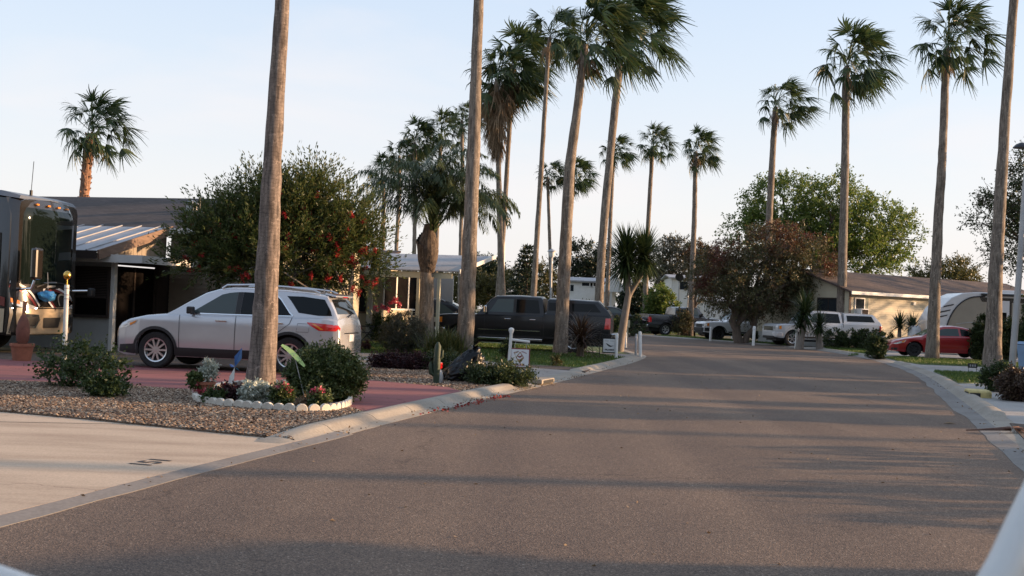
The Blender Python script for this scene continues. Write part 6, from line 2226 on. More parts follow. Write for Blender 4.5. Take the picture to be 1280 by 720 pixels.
# ------------------------------------------------------------------ trees and shrubs
def vegetation():
    # big bottlebrush bush behind the silver car
    d = 28.1
    s = F / d
    def B(x, y, rx, rz, ry=None, dy=0.0):
        p = D(x, y, d)
        return (Vector((p.x - base.x, dy, p.z)), (rx / s, (ry if ry else rx * 0.8) / s, rz / s))
    base = Vector((gx(350, d), d, 0))
    blobs = [B(345, 280, 54, 36), B(275, 296, 40, 30), B(385, 262, 36, 30), B(420, 292, 38, 36), B(448, 328, 26, 30), B(345, 318, 92, 42, 70), B(250, 325, 28, 28), B(322, 262, 28, 24)]
    r, cen = tree("bottlebrush_tree", "broad dark bush with scattered red brush flowers behind the silver car", "tree", base, [(tuple(a), b) for a, b in blobs], "bottle", 0.09, (0, 0, 2.0), 600, 7, 0.85, 24, 0.11, 0.030, 21, align=0.85, up=0.6, spread=0.36, fill=0.25,
                  stems=[(-0.5, 0, -0.9, 0.1, 1.7, 0.07), (0.0, 0.1, 0.1, 0.1, 2.0, 0.08), (0.6, -0.1, 1.1, 0.0, 1.6, 0.07), (1.6, -0.3, 1.75, -0.2, 2.2, 0.05)], k=40, bark="bark_grey")
    rng = np.random.default_rng(5)
    V, Fc = [], []
    wts = np.exp((cen[:, 0]) * 0.42 - 0.3 * cen[:, 2]) * np.where(cen[:, 1] < 0.3, 1.0, 0.15) * np.where(cen[:, 2] < 3.7, 1.0, 0.25)
    for i in rng.choice(len(cen), 150, replace=False, p=wts / wts.sum()):
        c = cen[i] + np.array([rng.normal() * 0.12, -0.30 + rng.normal() * 0.1, -0.1 + rng.normal() * 0.12])
        n = 60
        ax = unit(rng.normal(size=(1, 3)) + np.array([[0, 0, -0.8]]))[0]
        t = rng.uniform(-0.5, 0.5, (n, 1))
        P = c + ax * t * 0.17
        v, f = leaves(rng, P, rng.normal(size=(n, 3)), 0.075, 0.022)
        Fc.append(f + len(V) * 4 * n)
        V.append(v)
    np_mesh("blossoms", np.concatenate(V), np.concatenate(Fc), "redflower", r)

    # forked yucca tree
    d = 41.5
    s = F / d
    b = Vector((gx(774.5, d), d, 0))
    r = thing("yucca_tree", "tall forked yucca with two dark spiky heads beside the white kerb posts", "yucca", b)
    def Q(x, y): return D(x, y, d) - b
    mb = MB()
    mb.tube([Q(773, 442), Q(776, 425), Q(781, 395), Q(785.5, 368), Q(785, 345), Q(784, 325)], [0.20, 0.165, 0.14, 0.125, 0.10, 0.09], 10)
    mb.tube([Q(784, 375), Q(789, 364), Q(797, 352), Q(804, 340), Q(806, 322)], [0.11, 0.10, 0.09, 0.085, 0.08], 10)
    mb.build("trunk", "bark_grey", r, smooth=60, normals=False)
    rng = np.random.default_rng(8)
    for (x, y, L, zs, n) in ((783, 328, 1.2, 0.75, 640), (805.5, 320, 1.15, 0.4, 460)):
        o = Q(x, y)
        o.z -= 0.25
        v, f = strap_leaves(rng, n, L, 0.075, -1.0, 1.45, 0.35, tuple(o), zs)
        np_mesh("crown", v, f, "yucca", r)
    # bronze strap leaved plant by the pickup tail
    c = G(725, 449)
    r = thing("bronze_flax", "bronze brown spiky strap leaved plant before the black pickup's rear wheel", "plant", (c.x, c.y, 0.04))
    v, f = strap_leaves(rng, 330, 1.0, 0.05, -0.2, 1.5, 1.3, (0, 0, 0.25), 0.45)
    v[:, 2] = np.maximum(v[:, 2], 0.02)
    np_mesh("leaves", v, f, "spiky", r)
    mb = MB()
    mb.tube([(0, 0, -0.02), (0, 0, 0.7)], [0.13, 0.08], 8)
    mb.build("stem", "bark", r)
    # grassy tuft left of the second palm
    c = G(556, 447)
    r = thing("grass_tuft", "tall green grassy clump between the grey bush and the palm trunk", "plant", (c.x, c.y, 0.04))
    v, f = strap_leaves(rng, 520, 0.85, 0.03, 0.5, 1.5, 0.9, (0, 0, 0.0), 0.1)
    v[:, 0] += np.repeat(rng.normal(size=520) * 0.28, 10)
    v[:, 1] += np.repeat(rng.normal(size=520) * 0.15, 10)
    v[:, 2] = np.maximum(v[:, 2], 0.01)
    np_mesh("blades", v, f, "straw", r)
    # twin headed yucca clump before the silver pickup
    d = 55.5
    s = F / d
    b = Vector((gx(1006, d), d, 0.04))
    r = thing("yucca_tree", "bushy yucca with two trunks covering the silver pickup's cab", "yucca", b)
    mb = MB()
    def Q(x, y): return D(x, y, d) - b
    mb.tube([Q(999, 437), Q(1002, 420), Q(1006, 400)], [0.22, 0.17, 0.13], 9)
    mb.tube([Q(1025, 437), Q(1024, 425), Q(1022, 412)], [0.19, 0.16, 0.13], 9)
    mb.build("trunk", "bark_grey", r, smooth=60, normals=False)
    for (x, y, L, zs, n) in ((1006, 398, 1.15, 0.5, 330), (1024, 412, 0.85, 0.3, 200), (1000, 412, 0.8, 0.4, 120)):
        v, f = strap_leaves(rng, n, L, 0.07, -0.9, 1.45, 0.5, tuple(Q(x, y)), zs)
        np_mesh("crown", v, f, "yucca", r)
    for (x, y, dd, lab) in ((1123.5, 408, 57.2, "left spiky yucca before the cream siding"), (1139, 410, 56.8, "right spiky yucca before the cream siding, beside the trailer")):
        b = Vector((gx(x, dd), dd, 0.03))
        r = thing("yucca_plant", lab, "yucca", b)
        o = D(x, y, dd) - b
        mb = MB()
        mb.tube([(0, 0, -0.02), (0, 0, o.z)], [0.12, 0.09], 8)
        mb.build("trunk", "bark_grey", r)
        v, f = strap_leaves(rng, 170, 0.75, 0.065, -0.5, 1.45, 0.25, (0, 0, o.z - 0.1), 0.25)
        np_mesh("crown", v, f, "yucca", r)

    def SH(name, label, x, y, w, h, mat, seed, n=120, tw=0.18, nl=10, ll=0.05, lw=0.025, cat="shrub", dep=None, up=0.35, spread=0.7, stem=0.015, fill=0.35, dpt=0.8, d=None, droop=0.0, bark="bark", flat=0.55):
        """shrub whose base is at pixel (x, y) and which is w x h pixels large"""
        c = G(x, y) if d is None else Vector((gx(x, d), d, 0))
        sc = F / c.y
        W_, H_ = w / sc, h / sc
        c = Vector((c.x, c.y + W_ * dpt * 0.35, 0.03))
        bl = [((0, 0, H_ * 0.48), (W_ * 0.46, W_ * 0.46 * dpt, H_ * 0.46)), ((W_ * 0.18, -0.05, H_ * 0.4), (W_ * 0.30, W_ * 0.3 * dpt, H_ * 0.38)), ((-W_ * 0.2, 0.03, H_ * 0.36), (W_ * 0.28, W_ * 0.28 * dpt, H_ * 0.34))]
        return bush(name, label, cat, c, bl, mat, n, 5, tw, nl, ll, lw, seed, up, spread, fill, droop, stem, bark=bark)
    SH("round_shrub", "dense rounded green shrub at the end of the scalloped bed", 402, 507, 97, 72, "shrub", 41, 420, 0.15, 12, 0.055, 0.022, up=0.3)
    SH("rose_bush", "leafy dark rose bush around the white post, open and uneven", 92, 489, 104, 56, "rose", 42, 95, 0.30, 9, 0.055, 0.036, up=0.35, spread=0.8, stem=0.014)
    r, c = SH("rose_bush", "small low rose plant on the gravel right beside the larger one", 127, 501, 48, 30, "rose", 43, 70, 0.12, 8, 0.05, 0.032, stem=0.008)
    SH("grey_bush", "round grey green bush between folding chair and grassy clump", 502, 444, 60, 54, "grey_green", 44, 360, 0.17, 12, 0.055, 0.014)
    SH("low_shrub", "dull green low shrub spilling behind the black rubbish bag", 625, 485, 80, 23, "hedge", 45, 200, 0.25, 9, 0.06, 0.024, up=0.2, spread=0.9, stem=0.01)
    SH("low_shrub", "dark leafy growth between cactus and the palm foot", 553, 466, 56, 22, "hedge", 46, 120, 0.2, 9, 0.055, 0.022, up=0.2, spread=0.9, stem=0.01)
    SH("purple_groundcover", "low purple leaved ground cover along the pinkish walkway", 500, 464, 82, 19, "purple", 47, 260, 0.16, 9, 0.05, 0.026, stem=0.006, dpt=0.5, up=0.1)
    SH("purple_tuft", "single small dark purple tuft on the lawn near the folding chair", 454, 440, 15, 13, "purple", 48, 26, 0.10, 8, 0.06, 0.03, stem=0.006)
    SH("flowering_rose", "rose bush with large pink blooms beside the carport", 484, 421, 52, 42, "rose", 49, 140, 0.2, 9, 0.07, 0.045, d=40.5)
    SH("carport_bush", "dark green bush in front of the dark hatchback", 535, 420, 42, 34, "hedge", 50, 110, 0.2, 9, 0.07, 0.045, d=42.2)
    SH("weed", "tiny yellowish sprig in the mulch strip by the truck lawn", 696, 460, 12, 14, "olive", 51, 14, 0.12, 6, 0.06, 0.03, stem=0.006)
    SH("low_shrub", "small dark bush left of the white sign post", 633, 452, 14, 30, "hedge", 52, 40, 0.12, 9, 0.05, 0.03, stem=0.008)
    SH("round_shrub", "small ball shaped shrub standing before the red car's bonnet", 1098, 450, 25, 34, "hedge", 53, 150, 0.16, 9, 0.07, 0.035)
    SH("leafy_shrub", "green shrub at the foot of the grey lamp post", 1253, 492, 36, 36, "hedge", 54, 150, 0.2, 10, 0.06, 0.035)
    SH("leafy_shrub", "reddish brown leaved shrub before the grey lamp post", 1277, 504, 48, 36, "spiky", 55, 170, 0.2, 10, 0.06, 0.03)
    SH("leafy_shrub", "dark tall shrub left of the swollen palm, before the trailer door", 1230, 452, 22, 60, "hedge", 56, 200, 0.25, 10, 0.09, 0.05, d=48)
    SH("leafy_shrub", "dark tall shrub right of the swollen palm, under the trailer window", 1259, 456, 36, 58, "hedge", 57, 220, 0.25, 10, 0.09, 0.05, d=47)
    SH("leafy_shrub", "dark shrub at the right edge beside the blue bin", 1292, 462, 30, 90, "hedge", 58, 200, 0.25, 10, 0.09, 0.05, d=45)
    SH("hibiscus_tree", "bright yellowish green shrub between grey pickup and palm trunk", 826, 408, 42, 62, "green", 59, 300, 0.45, 10, 0.16, 0.09, cat="shrub", d=83)
    SH("hibiscus_tree", "dark green shrub behind the forked yucca trunk", 793, 405, 40, 75, "dark", 60, 280, 0.45, 10, 0.16, 0.09, cat="shrub", d=88)
    SH("leafy_shrub", "dark bush in front of the far white home, behind the pickup canopy", 727, 404, 38, 36, "dark", 61, 170, 0.4, 10, 0.16, 0.09, d=84)
    SH("leafy_shrub", "thin brownish bush growing by the palm beyond the grey pickup", 854, 421, 22, 36, "weeping", 62, 90, 0.35, 9, 0.12, 0.05, d=75)
    SH("bright_shrub", "sunlit yellow green bush left of the clipped hedge", 764, 413, 16, 20, "green", 63, 80, 0.25, 9, 0.13, 0.07, d=73)

    def hedge(label, x0, x1, d, h, seed, mat="hedge"):
        a, b = gx(x0, d), gx(x1, d)
        w = b - a
        nb = max(2, int(w / 0.7))
        bl = [((-w / 2 + w * (i + 0.5) / nb, 0, h * 0.5), (w / nb * 0.75, 0.42, h * 0.5)) for i in range(nb)]
        return bush("hedge", label, "hedge", Vector(((a + b) / 2, d, 0.03)), bl, mat, int(75 * w), 5, 0.14, 9, 0.09, 0.05, seed, 0.2, 0.8, 0.4, stem_r=0.02)
    hedge("clipped dark hedge behind the forked yucca and tan box", 766, 802, 69, 1.35, 71)
    hedge("clipped hedge behind the palm near the cream home's left end", 1035, 1112, 57.8, 1.05, 72)
    hedge("low hedge strip before the white pickup's rear wheel", 945, 985, 66.5, 0.75, 73)

    # norfolk pine
    d = 74
    b = Vector((gx(656, d), d, 0))
    r = thing("norfolk_pine", "dark narrow tiered conifer behind the black pickup's cab", "conifer", b)
    top = D(656, 307, d).z
    mb = MB()
    mb.tube([(0, 0, -0.05), (0, 0, top)], [0.14, 0.02], 8)
    V, Fc, nn = [], [], 0
    rng = np.random.default_rng(12)
    tiers = 15
    for k in range(tiers):
        z = 0.9 + (top - 1.1) * k / (tiers - 1)
        L = 1.55 * (1 - k / tiers) ** 0.85 + 0.18
        for j in range(7):
            az = 2 * PI * (j + 0.5 * (k % 2)) / 7 + rng.normal() * 0.1
            h = np.array([math.cos(az), math.sin(az), 0.18])
            e = np.array([0, 0, z]) + h * L
            mb.tube([(0, 0, z), tuple(e)], [0.02, 0.008], 4, cap=False)
            m = int(26 * L) + 8
            t = rng.uniform(0.1, 1, (m, 1))
            P = np.array([0, 0, z]) + h * L * t
            dr = rng.normal(size=(m, 3)) * 0.5 + h * 0.5 + np.array([0, 0, 0.25])
            v, f = leaves(rng, P, dr, 0.30, 0.09)
            V.append(v)
            Fc.append(f + nn)
            nn += len(v)
    mb.build("trunk", "bark", r, normals=False)
    np_mesh("crown", np.concatenate(V), np.concatenate(Fc), "dark", r)

    # larger trees; pixel ellipses -> blobs
    def TR(name, label, d, xb, ells, mat, trunk_r, n, tw, nl, ll, lw, seed, k=14, stems=None, droop=0.0, up=0.3, spread=0.55, fill=0.45, dpt=0.8, twigs=False, cat="tree", trunk_z=None, bark="bark", group=None, ntw=5):
        s = F / d
        b = Vector((gx(xb, d), d, 0))
        bl = []
        for (x, y, rx, ry) in ells:
            p = D(x, y, d)
            bl.append(((p.x - b.x, random.Random(seed + int(x)).uniform(-0.3, 0.3) * rx / s, p.z), (rx / s, rx / s * dpt, ry / s)))
        zt = trunk_z or max(0.6, min(q[0][2] for q in bl))
        return tree(name, label, cat, b, bl, mat, trunk_r, (0.1, 0, zt), n, ntw, tw, nl, ll, lw, seed, up, spread, fill, droop, bark, k, group, stems, twigs)
    d = 63.5
    r, cen = TR("bottlebrush_tree", "dense dusky tree with dull red blossoms shading the older white pickup", d, 927, [(950, 325, 60, 42), (905, 345, 42, 40), (1000, 330, 45, 42), (940, 355, 70, 36), (1005, 365, 34, 30), (975, 305, 38, 26), (1022, 338, 24, 36)],
                "weeping", 0.26, 760, 0.7, 12, 0.17, 0.055, 81, k=26, droop=0.5, up=0.1, stems=[(-0.1, 0, -0.5, 0.1, 2.1, 0.24), (0.2, 0, 0.9, 0.1, 2.2, 0.17)], fill=0.3)
    TR("bottlebrush_tree", "small tree with hanging red blossom by the far palm, left of the dusky tree", 77, 867, [(872, 320, 14, 20), (880, 345, 22, 26), (866, 318, 8, 14)], "weeping", 0.10, 150, 0.5, 11, 0.16, 0.06, 82, droop=0.5, k=8)
    TR("shade_tree", "large rounded bright green tree behind the cream sided home", 94, 1030, [(985, 262, 58, 40), (940, 290, 34, 32), (1040, 262, 50, 42), (1085, 290, 48, 42), (1120, 300, 30, 36), (1060, 320, 70, 26), (1010, 300, 60, 34)],
       "green", 0.35, 900, 1.1, 13, 0.24, 0.11, 83, k=30, fill=0.35)
    TR("scrub_tree", "low olive tree showing above the brown roof's far end", 112, 1185, [(1160, 340, 24, 9), (1195, 337, 28, 11), (1180, 350, 40, 12)], "olive", 0.15, 190, 0.8, 10, 0.26, 0.11, 84, k=10)
    TR("live_oak", "sparse twiggy tree reaching in behind the lamp post at the right edge", 47.5, 1325, [(1270, 245, 30, 36), (1300, 215, 40, 32), (1240, 270, 26, 22), (1290, 290, 50, 46), (1255, 320, 24, 20), (1330, 260, 60, 70)], "hedge", 0.22, 560, 0.75, 9, 0.11, 0.055, 85, k=26, twigs=True, spread=0.7, fill=0.2, bark="bark")
    # background trees between the homes
    g = "trees closing the view beyond the road"
    TR("pine_tree", "dark dense tree behind the black pickup's front, left of the tiered conifer", 135, 606, [(605, 342, 26, 22), (596, 352, 20, 18), (620, 348, 18, 16)], "dark", 0.25, 260, 0.9, 10, 0.32, 0.14, 86, group=g)
    TR("scrub_tree", "yellowish olive tree between palm trunks left of the tiered conifer", 118, 590, [(585, 362, 32, 20), (612, 366, 22, 16)], "olive", 0.16, 230, 0.8, 10, 0.26, 0.11, 87, group=g)
    TR("scrub_tree", "yellowish olive tree directly around and right of the tiered conifer", 116, 672, [(640, 360, 22, 22), (672, 356, 22, 22), (690, 362, 16, 18)], "olive", 0.16, 260, 0.8, 10, 0.26, 0.11, 88, group=g)
    TR("shade_tree", "airy dark tree behind the far white home's clerestory roof", 122, 735, [(728, 322, 22, 18), (748, 328, 22, 18), (705, 335, 18, 14), (735, 345, 30, 14)], "dark", 0.25, 230, 1.0, 9, 0.28, 0.12, 89, twigs=True, group=g)
    TR("shade_tree", "greyish thin leaved tree behind the satellite dishes", 124, 840, [(838, 318, 22, 22), (860, 330, 26, 22), (818, 330, 18, 18), (846, 348, 34, 16)], "grey_green", 0.25, 280, 1.0, 9, 0.28, 0.12, 90, twigs=True, group=g)
    TR("shade_tree", "dull green tree filling in left of the dusky red blossomed tree", 118, 893, [(886, 330, 18, 18), (905, 345, 26, 18)], "grey_green", 0.2, 190, 1.0, 9, 0.28, 0.12, 91, group=g)
    TR("scrub_tree", "dark scrubby tree low behind the carport roof's far end", 120, 548, [(556, 358, 26, 24), (530, 352, 22, 20), (500, 350, 24, 22)], "hedge", 0.2, 240, 0.9, 10, 0.28, 0.12, 92, group=g)
    # continuous far mass closing the horizon all round; rear part added to darken reflections
    rng = np.random.default_rng(93)
    bl = []
    for i in range(130):
        a = 2 * PI * i / 130
        front = math.cos(a) > 0.2
        rad = 168 if front else 95
        h = (3.2 if front else 7.5) + 2.8 * rng.random()
        bl.append(((math.sin(a) * rad, math.cos(a) * rad + rng.normal() * 5, h * 0.45), (4.8, 4.0, h * 0.55)))
    cen, b0, b1, v, f = sprays(rng, bl, 5200, 4, 1.2, 8, 0.6, 0.30, 0.3, 0.6, 0.2)
    struct(np_mesh("far_woods", v, f, "hedge"), "stuff")

# ------------------------------------------------------------------ flower bed and garden things
def flower_bed():
    z = 0.04
    pts = px([(242, 497), (246, 503), (262, 505.5), (290, 508.5), (318, 511), (345, 513), (372, 514.5), (396, 514.5), (412, 514), (426, 511.5), (438, 507), (437, 501), (410, 490), (360, 481), (300, 482), (256, 489)], z)
    ring = smooth2(pts + [pts[0]], 2)
    sheet("planting_soil", ring[:-1], 0.0, 0.062, "soil")
    P = resample(ring, 0.02)
    acc, last = [], None
    L = 0.0
    for i in range(1, len(P)):
        L += (P[i] - P[i - 1]).length
    n = int(L / 0.155)
    step = L / n
    t = 0.0
    k = 0
    proto = None
    for i in range(1, len(P)):
        t += (P[i] - P[i - 1]).length
        if t >= k * step and k < n:
            a = P[i]
            tg = (P[min(i + 3, len(P) - 1)] - P[max(0, i - 3)]).normalized()
            ang = math.atan2(tg.y, tg.x)
            if proto is None:
                mb = MB()
                w = step * 0.485
                prof = [(-w, 0.0), (-w, 0.055), (-w * 0.75, 0.085), (-w * 0.35, 0.105), (w * 0.35, 0.105), (w * 0.75, 0.085), (w, 0.055), (w, 0.0)]
                m = len(prof)
                mb.add([(x, -0.03, q) for x, q in prof] + [(x, 0.03, q) for x, q in prof], [tuple(range(m)), tuple(range(2 * m - 1, m - 1, -1))] + [(j, (j + 1) % m, m + (j + 1) % m, m + j) for j in range(m)])
                proto = o = mb.build("edging_stone", "edging", bevel=0.008)
                tag(o, "cream scalloped edging block in the ring around the palm's flower bed", "edging stone", "scalloped edging blocks around the flower bed")
            else:
                o = proto.copy()
                COL.objects.link(o)
            o.location = (a.x, a.y, 0.035 + random.uniform(-0.004, 0.004))
            o.rotation_euler = (random.uniform(-0.05, 0.05), random.uniform(-0.04, 0.04), ang + random.uniform(-0.05, 0.05))
            k += 1
    rng = np.random.default_rng(61)
    def clump(name, label, x, y, w, h, mat, n, ll, lw, seed, flower=None, nf=0, cat="plant", zoff=0.05, fs=0.05):
        c = G(x, y, zoff)
        s = F / c.y
        W_, H_ = w / s, h / s
        r, cen = bush(name, label, cat, Vector((c.x, c.y + W_ * 0.25, zoff)), [((0, 0, H_ * 0.5), (W_ * 0.45, W_ * 0.4, H_ * 0.45))], mat, n, 4, 0.09, 8, ll, lw, seed, 0.4, 0.7, 0.2, stem_r=0.006, kstem=6)
        if flower:
            V, Fc, nn = [], [], 0
            g = np.random.default_rng(seed + 1)
            for i in range(nf):
                a = g.uniform(0, 2 * PI)
                q = g.uniform(0, 1) ** 0.5
                p = np.array([math.cos(a) * W_ * 0.42 * q, -abs(math.sin(a)) * W_ * 0.3 * q, H_ * g.uniform(0.65, 1.08)])
                m = 26
                P_ = np.tile(p, (m, 1)) + g.normal(size=(m, 3)) * fs * 0.30
                v, f = leaves(g, P_, g.normal(size=(m, 3)), fs * 0.75, fs * 0.6)
                V.append(v); Fc.append(f + nn); nn += len(v)
            np_mesh("blossoms", np.concatenate(V), np.concatenate(Fc), flower, r)
        return r
    clump("dusty_miller", "silver leaved plant at the palm foot in the flower bed", 316, 506, 36, 26, "dusty", 90, 0.055, 0.03, 62)
    clump("dusty_miller", "small silver leaved plant between two pink geraniums", 342, 507, 15, 16, "dusty", 30, 0.045, 0.026, 63)
    clump("geranium", "red flowers over dark leaves left of the silver plant", 288, 503, 46, 20, "purple", 90, 0.04, 0.026, 64, "redflower", 7, fs=0.035)
    clump("geranium", "low green plant just inside the ring's left end", 266, 504, 26, 13, "rose", 50, 0.04, 0.026, 65)
    clump("geranium", "pink topped geranium right of the palm trunk", 352, 508, 26, 26, "shrub", 60, 0.045, 0.03, 66, "pinkflower", 7, fs=0.05)
    clump("geranium", "pink geranium poking up before the rounded shrub", 398, 512, 20, 24, "shrub", 40, 0.045, 0.03, 67, "pinkflower", 5, fs=0.055)
    clump("geranium", "red geranium bloom on the trunk's right foot", 339, 503, 12, 19, "rose", 16, 0.04, 0.026, 68, "redflower", 2, fs=0.055)
    clump("dry_tuft", "little orange brown withered tuft in the flower bed", 378, 510, 12, 10, "frond_dry", 26, 0.05, 0.015, 69)
    # potted plant
    c = G(256, 498, 0.05)
    r = thing("flower_pot", "small clay pot of mixed flowers topped by a silvery plant", "potted plant", (c.x, c.y, 0.05))
    mb = MB()
    mb.lathe([(0.08, 0.0), (0.13, 0.20), (0.145, 0.20), (0.145, 0.24), (0.12, 0.24), (0.115, 0.21), (0.02, 0.20)], 18)
    mb.build("pot", "terracotta", r, smooth=40)
    g = np.random.default_rng(70)
    cen, _, _, v, f = sprays(g, [((0.03, 0, 0.40), (0.10, 0.10, 0.12))], 50, 4, 0.06, 8, 0.05, 0.022, 0.4, 0.7, 0.2)
    np_mesh("silver_foliage", v, f, "dusty", r)
    cen, _, _, v, f = sprays(g, [((-0.10, -0.03, 0.25), (0.12, 0.1, 0.09))], 40, 4, 0.06, 8, 0.05, 0.03, 0.3, 0.7, 0.2)
    np_mesh("green_foliage", v, f, "shrub", r)
    cen, _, _, v, f = sprays(g, [((0.02, -0.12, 0.14), (0.16, 0.06, 0.09))], 14, 3, 0.03, 8, 0.04, 0.035, 0.3, 0.7, 0.2)
    np_mesh("blossoms", v, f, "pinkflower", r)
    # pinwheel
    c = G(290, 500, 0.05)
    r = thing("pinwheel", "blue and white garden pinwheel turned edge on beside the palm", "pinwheel", (c.x, c.y, 0.05))
    mb = MB()
    mb.tube([(0, 0, 0), (0.02, 0, 0.50)], 0.008, 6)
    mb.build("stake", "greymetal", r)
    for (a, m) in ((1.25, "deepblue"), (1.25 + PI, "white"), (2.6, "deepblue"), (2.6 + PI, "bluegift")):
        mb = MB()
        k = 0.30 if abs(a - 1.25) < 0.1 or abs(a - 1.25 - PI) < 0.1 else 0.09
        dx, dz = math.cos(a) * k, math.sin(a) * k
        mb.add([(0.02, -0.01, 0.46), (0.02 + dx * 0.5 - dz * 0.18, -0.03, 0.46 + dz * 0.5 + dx * 0.18), (0.02 + dx, -0.015, 0.46 + dz), (0.02 + dx * 0.5 + dz * 0.12, 0.05, 0.46 + dz * 0.5 - dx * 0.12)], [(0, 1, 2), (0, 2, 3)])
        mb.build("vane", m, r, normals=False)
    # lime ribbon spinner leaning over the shrub
    d = 16.0
    a = G(376, 505, 0.05)
    r = thing("garden_streamer", "pale lime curved streamer blade sticking out of the rounded shrub", "garden streamer", (a.x, d, 0.05))
    q = [D(352, 431, d), D(362, 438, d), (D(373, 449, d)), D(381, 458, d)]
    V, Fc = [], []
    o = Vector((a.x, d, 0.05))
    pp, _ = smooth_path([p - o for p in q], [1] * 4, 12)
    for i, p in enumerate(pp):
        t = i / (len(pp) - 1)
        w = 0.006 + 0.022 * math.sin(PI * min(1, t * 0.85 + 0.08))
        V += [(p.x - w * 0.6, p.y - 0.02, p.z - w), (p.x + w * 0.6, p.y + 0.02, p.z + w)]
    Fc = [(2 * i, 2 * i + 1, 2 * i + 3, 2 * i + 2) for i in range(len(pp) - 1)]
    mb = MB()
    mb.add(V, Fc)
    mb.build("ribbon", "lime", r, normals=False)
    mb = MB()
    mb.tube([(0, 0, 0), tuple(pp[6])], 0.007, 6)
    mb.build("stake", "greymetal", r)
    # white post with a gold ball in the rose bush
    d = 17.6
    b = Vector((gx(79, d), d, 0.03))
    r = thing("garden_pole", "white banded pole with a gold ball finial standing in the rose bush", "pole", b)
    t = D(83.6, 356, d) - b
    mb = MB()
    mb.tube([(0, 0, 0), (t.x, 0, t.z)], 0.036, 12)
    mb.build("shaft", "white", r, smooth=50)
    mb = MB()
    for k in (0.86, 0.90, 0.965):
        p = t * k
        mb.lathe([(0.038, -0.008), (0.041, 0.0), (0.038, 0.008)], 12, c=(p.x, 0, p.z))
    mb.build("bands", "greymetal", r)
    mb = MB()
    mb.tube([(t.x, 0, t.z), (t.x, 0, t.z + 0.12)], 0.013, 8)
    mb.lathe([(0.012, 0.08), (0.045, 0.10), (0.062, 0.14), (0.055, 0.18), (0.03, 0.21), (0.004, 0.22)], 14, c=(t.x, 0, t.z))
    mb.build("finial", "brass", r, smooth=60)
    # brown furled thing in a clay pot before the motorhome
    c = G(27, 452, 0.03)
    r = thing("furled_umbrella", "brown furled cloth on a short stick standing in a clay pot", "furled umbrella", (c.x, c.y, 0.04))
    mb = MB()
    mb.lathe([(0.17, 0.0), (0.22, 0.30), (0.24, 0.30), (0.24, 0.36), (0.20, 0.36), (0.18, 0.28), (0.02, 0.27)], 18)
    mb.build("pot", "terracotta", r, smooth=40)
    mb = MB()
    mb.lathe([(0.05, 0.30), (0.12, 0.42), (0.135, 0.62), (0.11, 0.78), (0.06, 0.90), (0.03, 0.95)], 12)
    mb.build("cloth", M("brown_cloth", (0.16, 0.06, 0.04), 0.8, 0, 0.3, 9), r, smooth=50)
    mb = MB()
    mb.tube([(0, 0, 0.9), (0.02, 0, 1.22)], [0.038, 0.045], 8)
    mb.build("handle", M("umbrella_wood", (0.30, 0.14, 0.07), 0.6, 0, 0.2, 9), r, smooth=50)
    # cactus, gnome like ornament, rubbish bag
    c = G(545, 479, 0.04)
    r = thing("cactus", "green columnar cactus with one raised arm in the second gravel bed", "cactus", (c.x, c.y, 0.04))
    mb = MB()
    def rib(mb, pts, rad):
        mb.tube(pts, rad, 10)
    rib(mb, [(0, 0, 0), (0.0, 0, 0.35), (0.01, 0, 0.70), (0.01, 0, 0.77)], [0.055, 0.07, 0.06, 0.02])
    rib(mb, [(-0.04, 0, 0.15), (-0.10, 0, 0.19), (-0.115, 0, 0.34), (-0.115, 0, 0.40)], [0.035, 0.042, 0.038, 0.015])
    rib(mb, [(0.04, 0, 0.45), (0.09, 0, 0.50), (0.10, 0, 0.62)], [0.03, 0.035, 0.02])
    mb.build("stem", "cactus", r, smooth=60, normals=False)
    c = G(549, 478, 0.04)
    r = thing("garden_ornament", "small white and red ornament at the cactus foot", "ornament", (c.x, c.y - 0.15, 0.04))
    mb = MB()
    mb.lathe([(0.07, 0.0), (0.085, 0.10), (0.06, 0.22), (0.045, 0.25)], 12)
    mb.build("base", "greymetal", r, smooth=50)
    mb = MB()
    mb.lathe([(0.03, 0.24), (0.07, 0.30), (0.06, 0.38), (0.01, 0.40)], 12)
    mb.build("head", "redlamp", r, smooth=50)
    c = G(579, 477, 0.04)
    r = thing("rubbish_bag", "crumpled black plastic rubbish bag slumped before the palm", "rubbish bag", (c.x, c.y + 0.1, 0.04))
    bm = bmesh.new()
    bmesh.ops.create_icosphere(bm, subdivisions=5, radius=1.0)
    vs = []
    for v in bm.verts:
        p = v.co.copy()
        ang_ = math.atan2(p.y, p.x)
        rdg = 1 - abs(mnoise.noise(Vector((math.cos(ang_) * 3.4, math.sin(ang_) * 3.4, p.z * 1.1 + 4))))
        rr_ = 0.92 + 0.22 * mnoise.noise(p * 1.9 + Vector((3, 1, 7))) + 0.07 * (rdg - 0.8) + 0.13 * (1 - abs(mnoise.noise(Vector((p.x * 3, p.y * 3, p.z * 7)))) * 2) + 0.03 * mnoise.noise(p * 14)
        p *= rr_
        # slump: wide left toe, tied top leaning right
        z = max(-0.62, p.z)
        k = (z + 0.62) / 1.6
        x = p.x * (0.44 - 0.20 * k) + (-0.08 + 0.28 * k)
        y = p.y * (0.34 - 0.14 * k)
        vs.append((x, y, (z + 0.62) * 0.40))
    mb = MB()
    mb.add(vs, [[v.index for v in q.verts] for q in bm.faces])
    bm.free()
    mb.build("sack", "bagplastic", r, smooth=180)
    V, Fc = strap_leaves(np.random.default_rng(3), 14, 0.16, 0.07, 0.3, 1.2, 1.2, (0.20, 0, 0.60), 0.03)
    np_mesh("tied_top", V, Fc, "bagplastic", r)
    # pink blooms of the carport rose
    r = [o for o in bpy.data.objects if o.name.startswith("flowering_rose")][0]
    g = np.random.default_rng(91)
    V, Fc, nn = [], [], 0
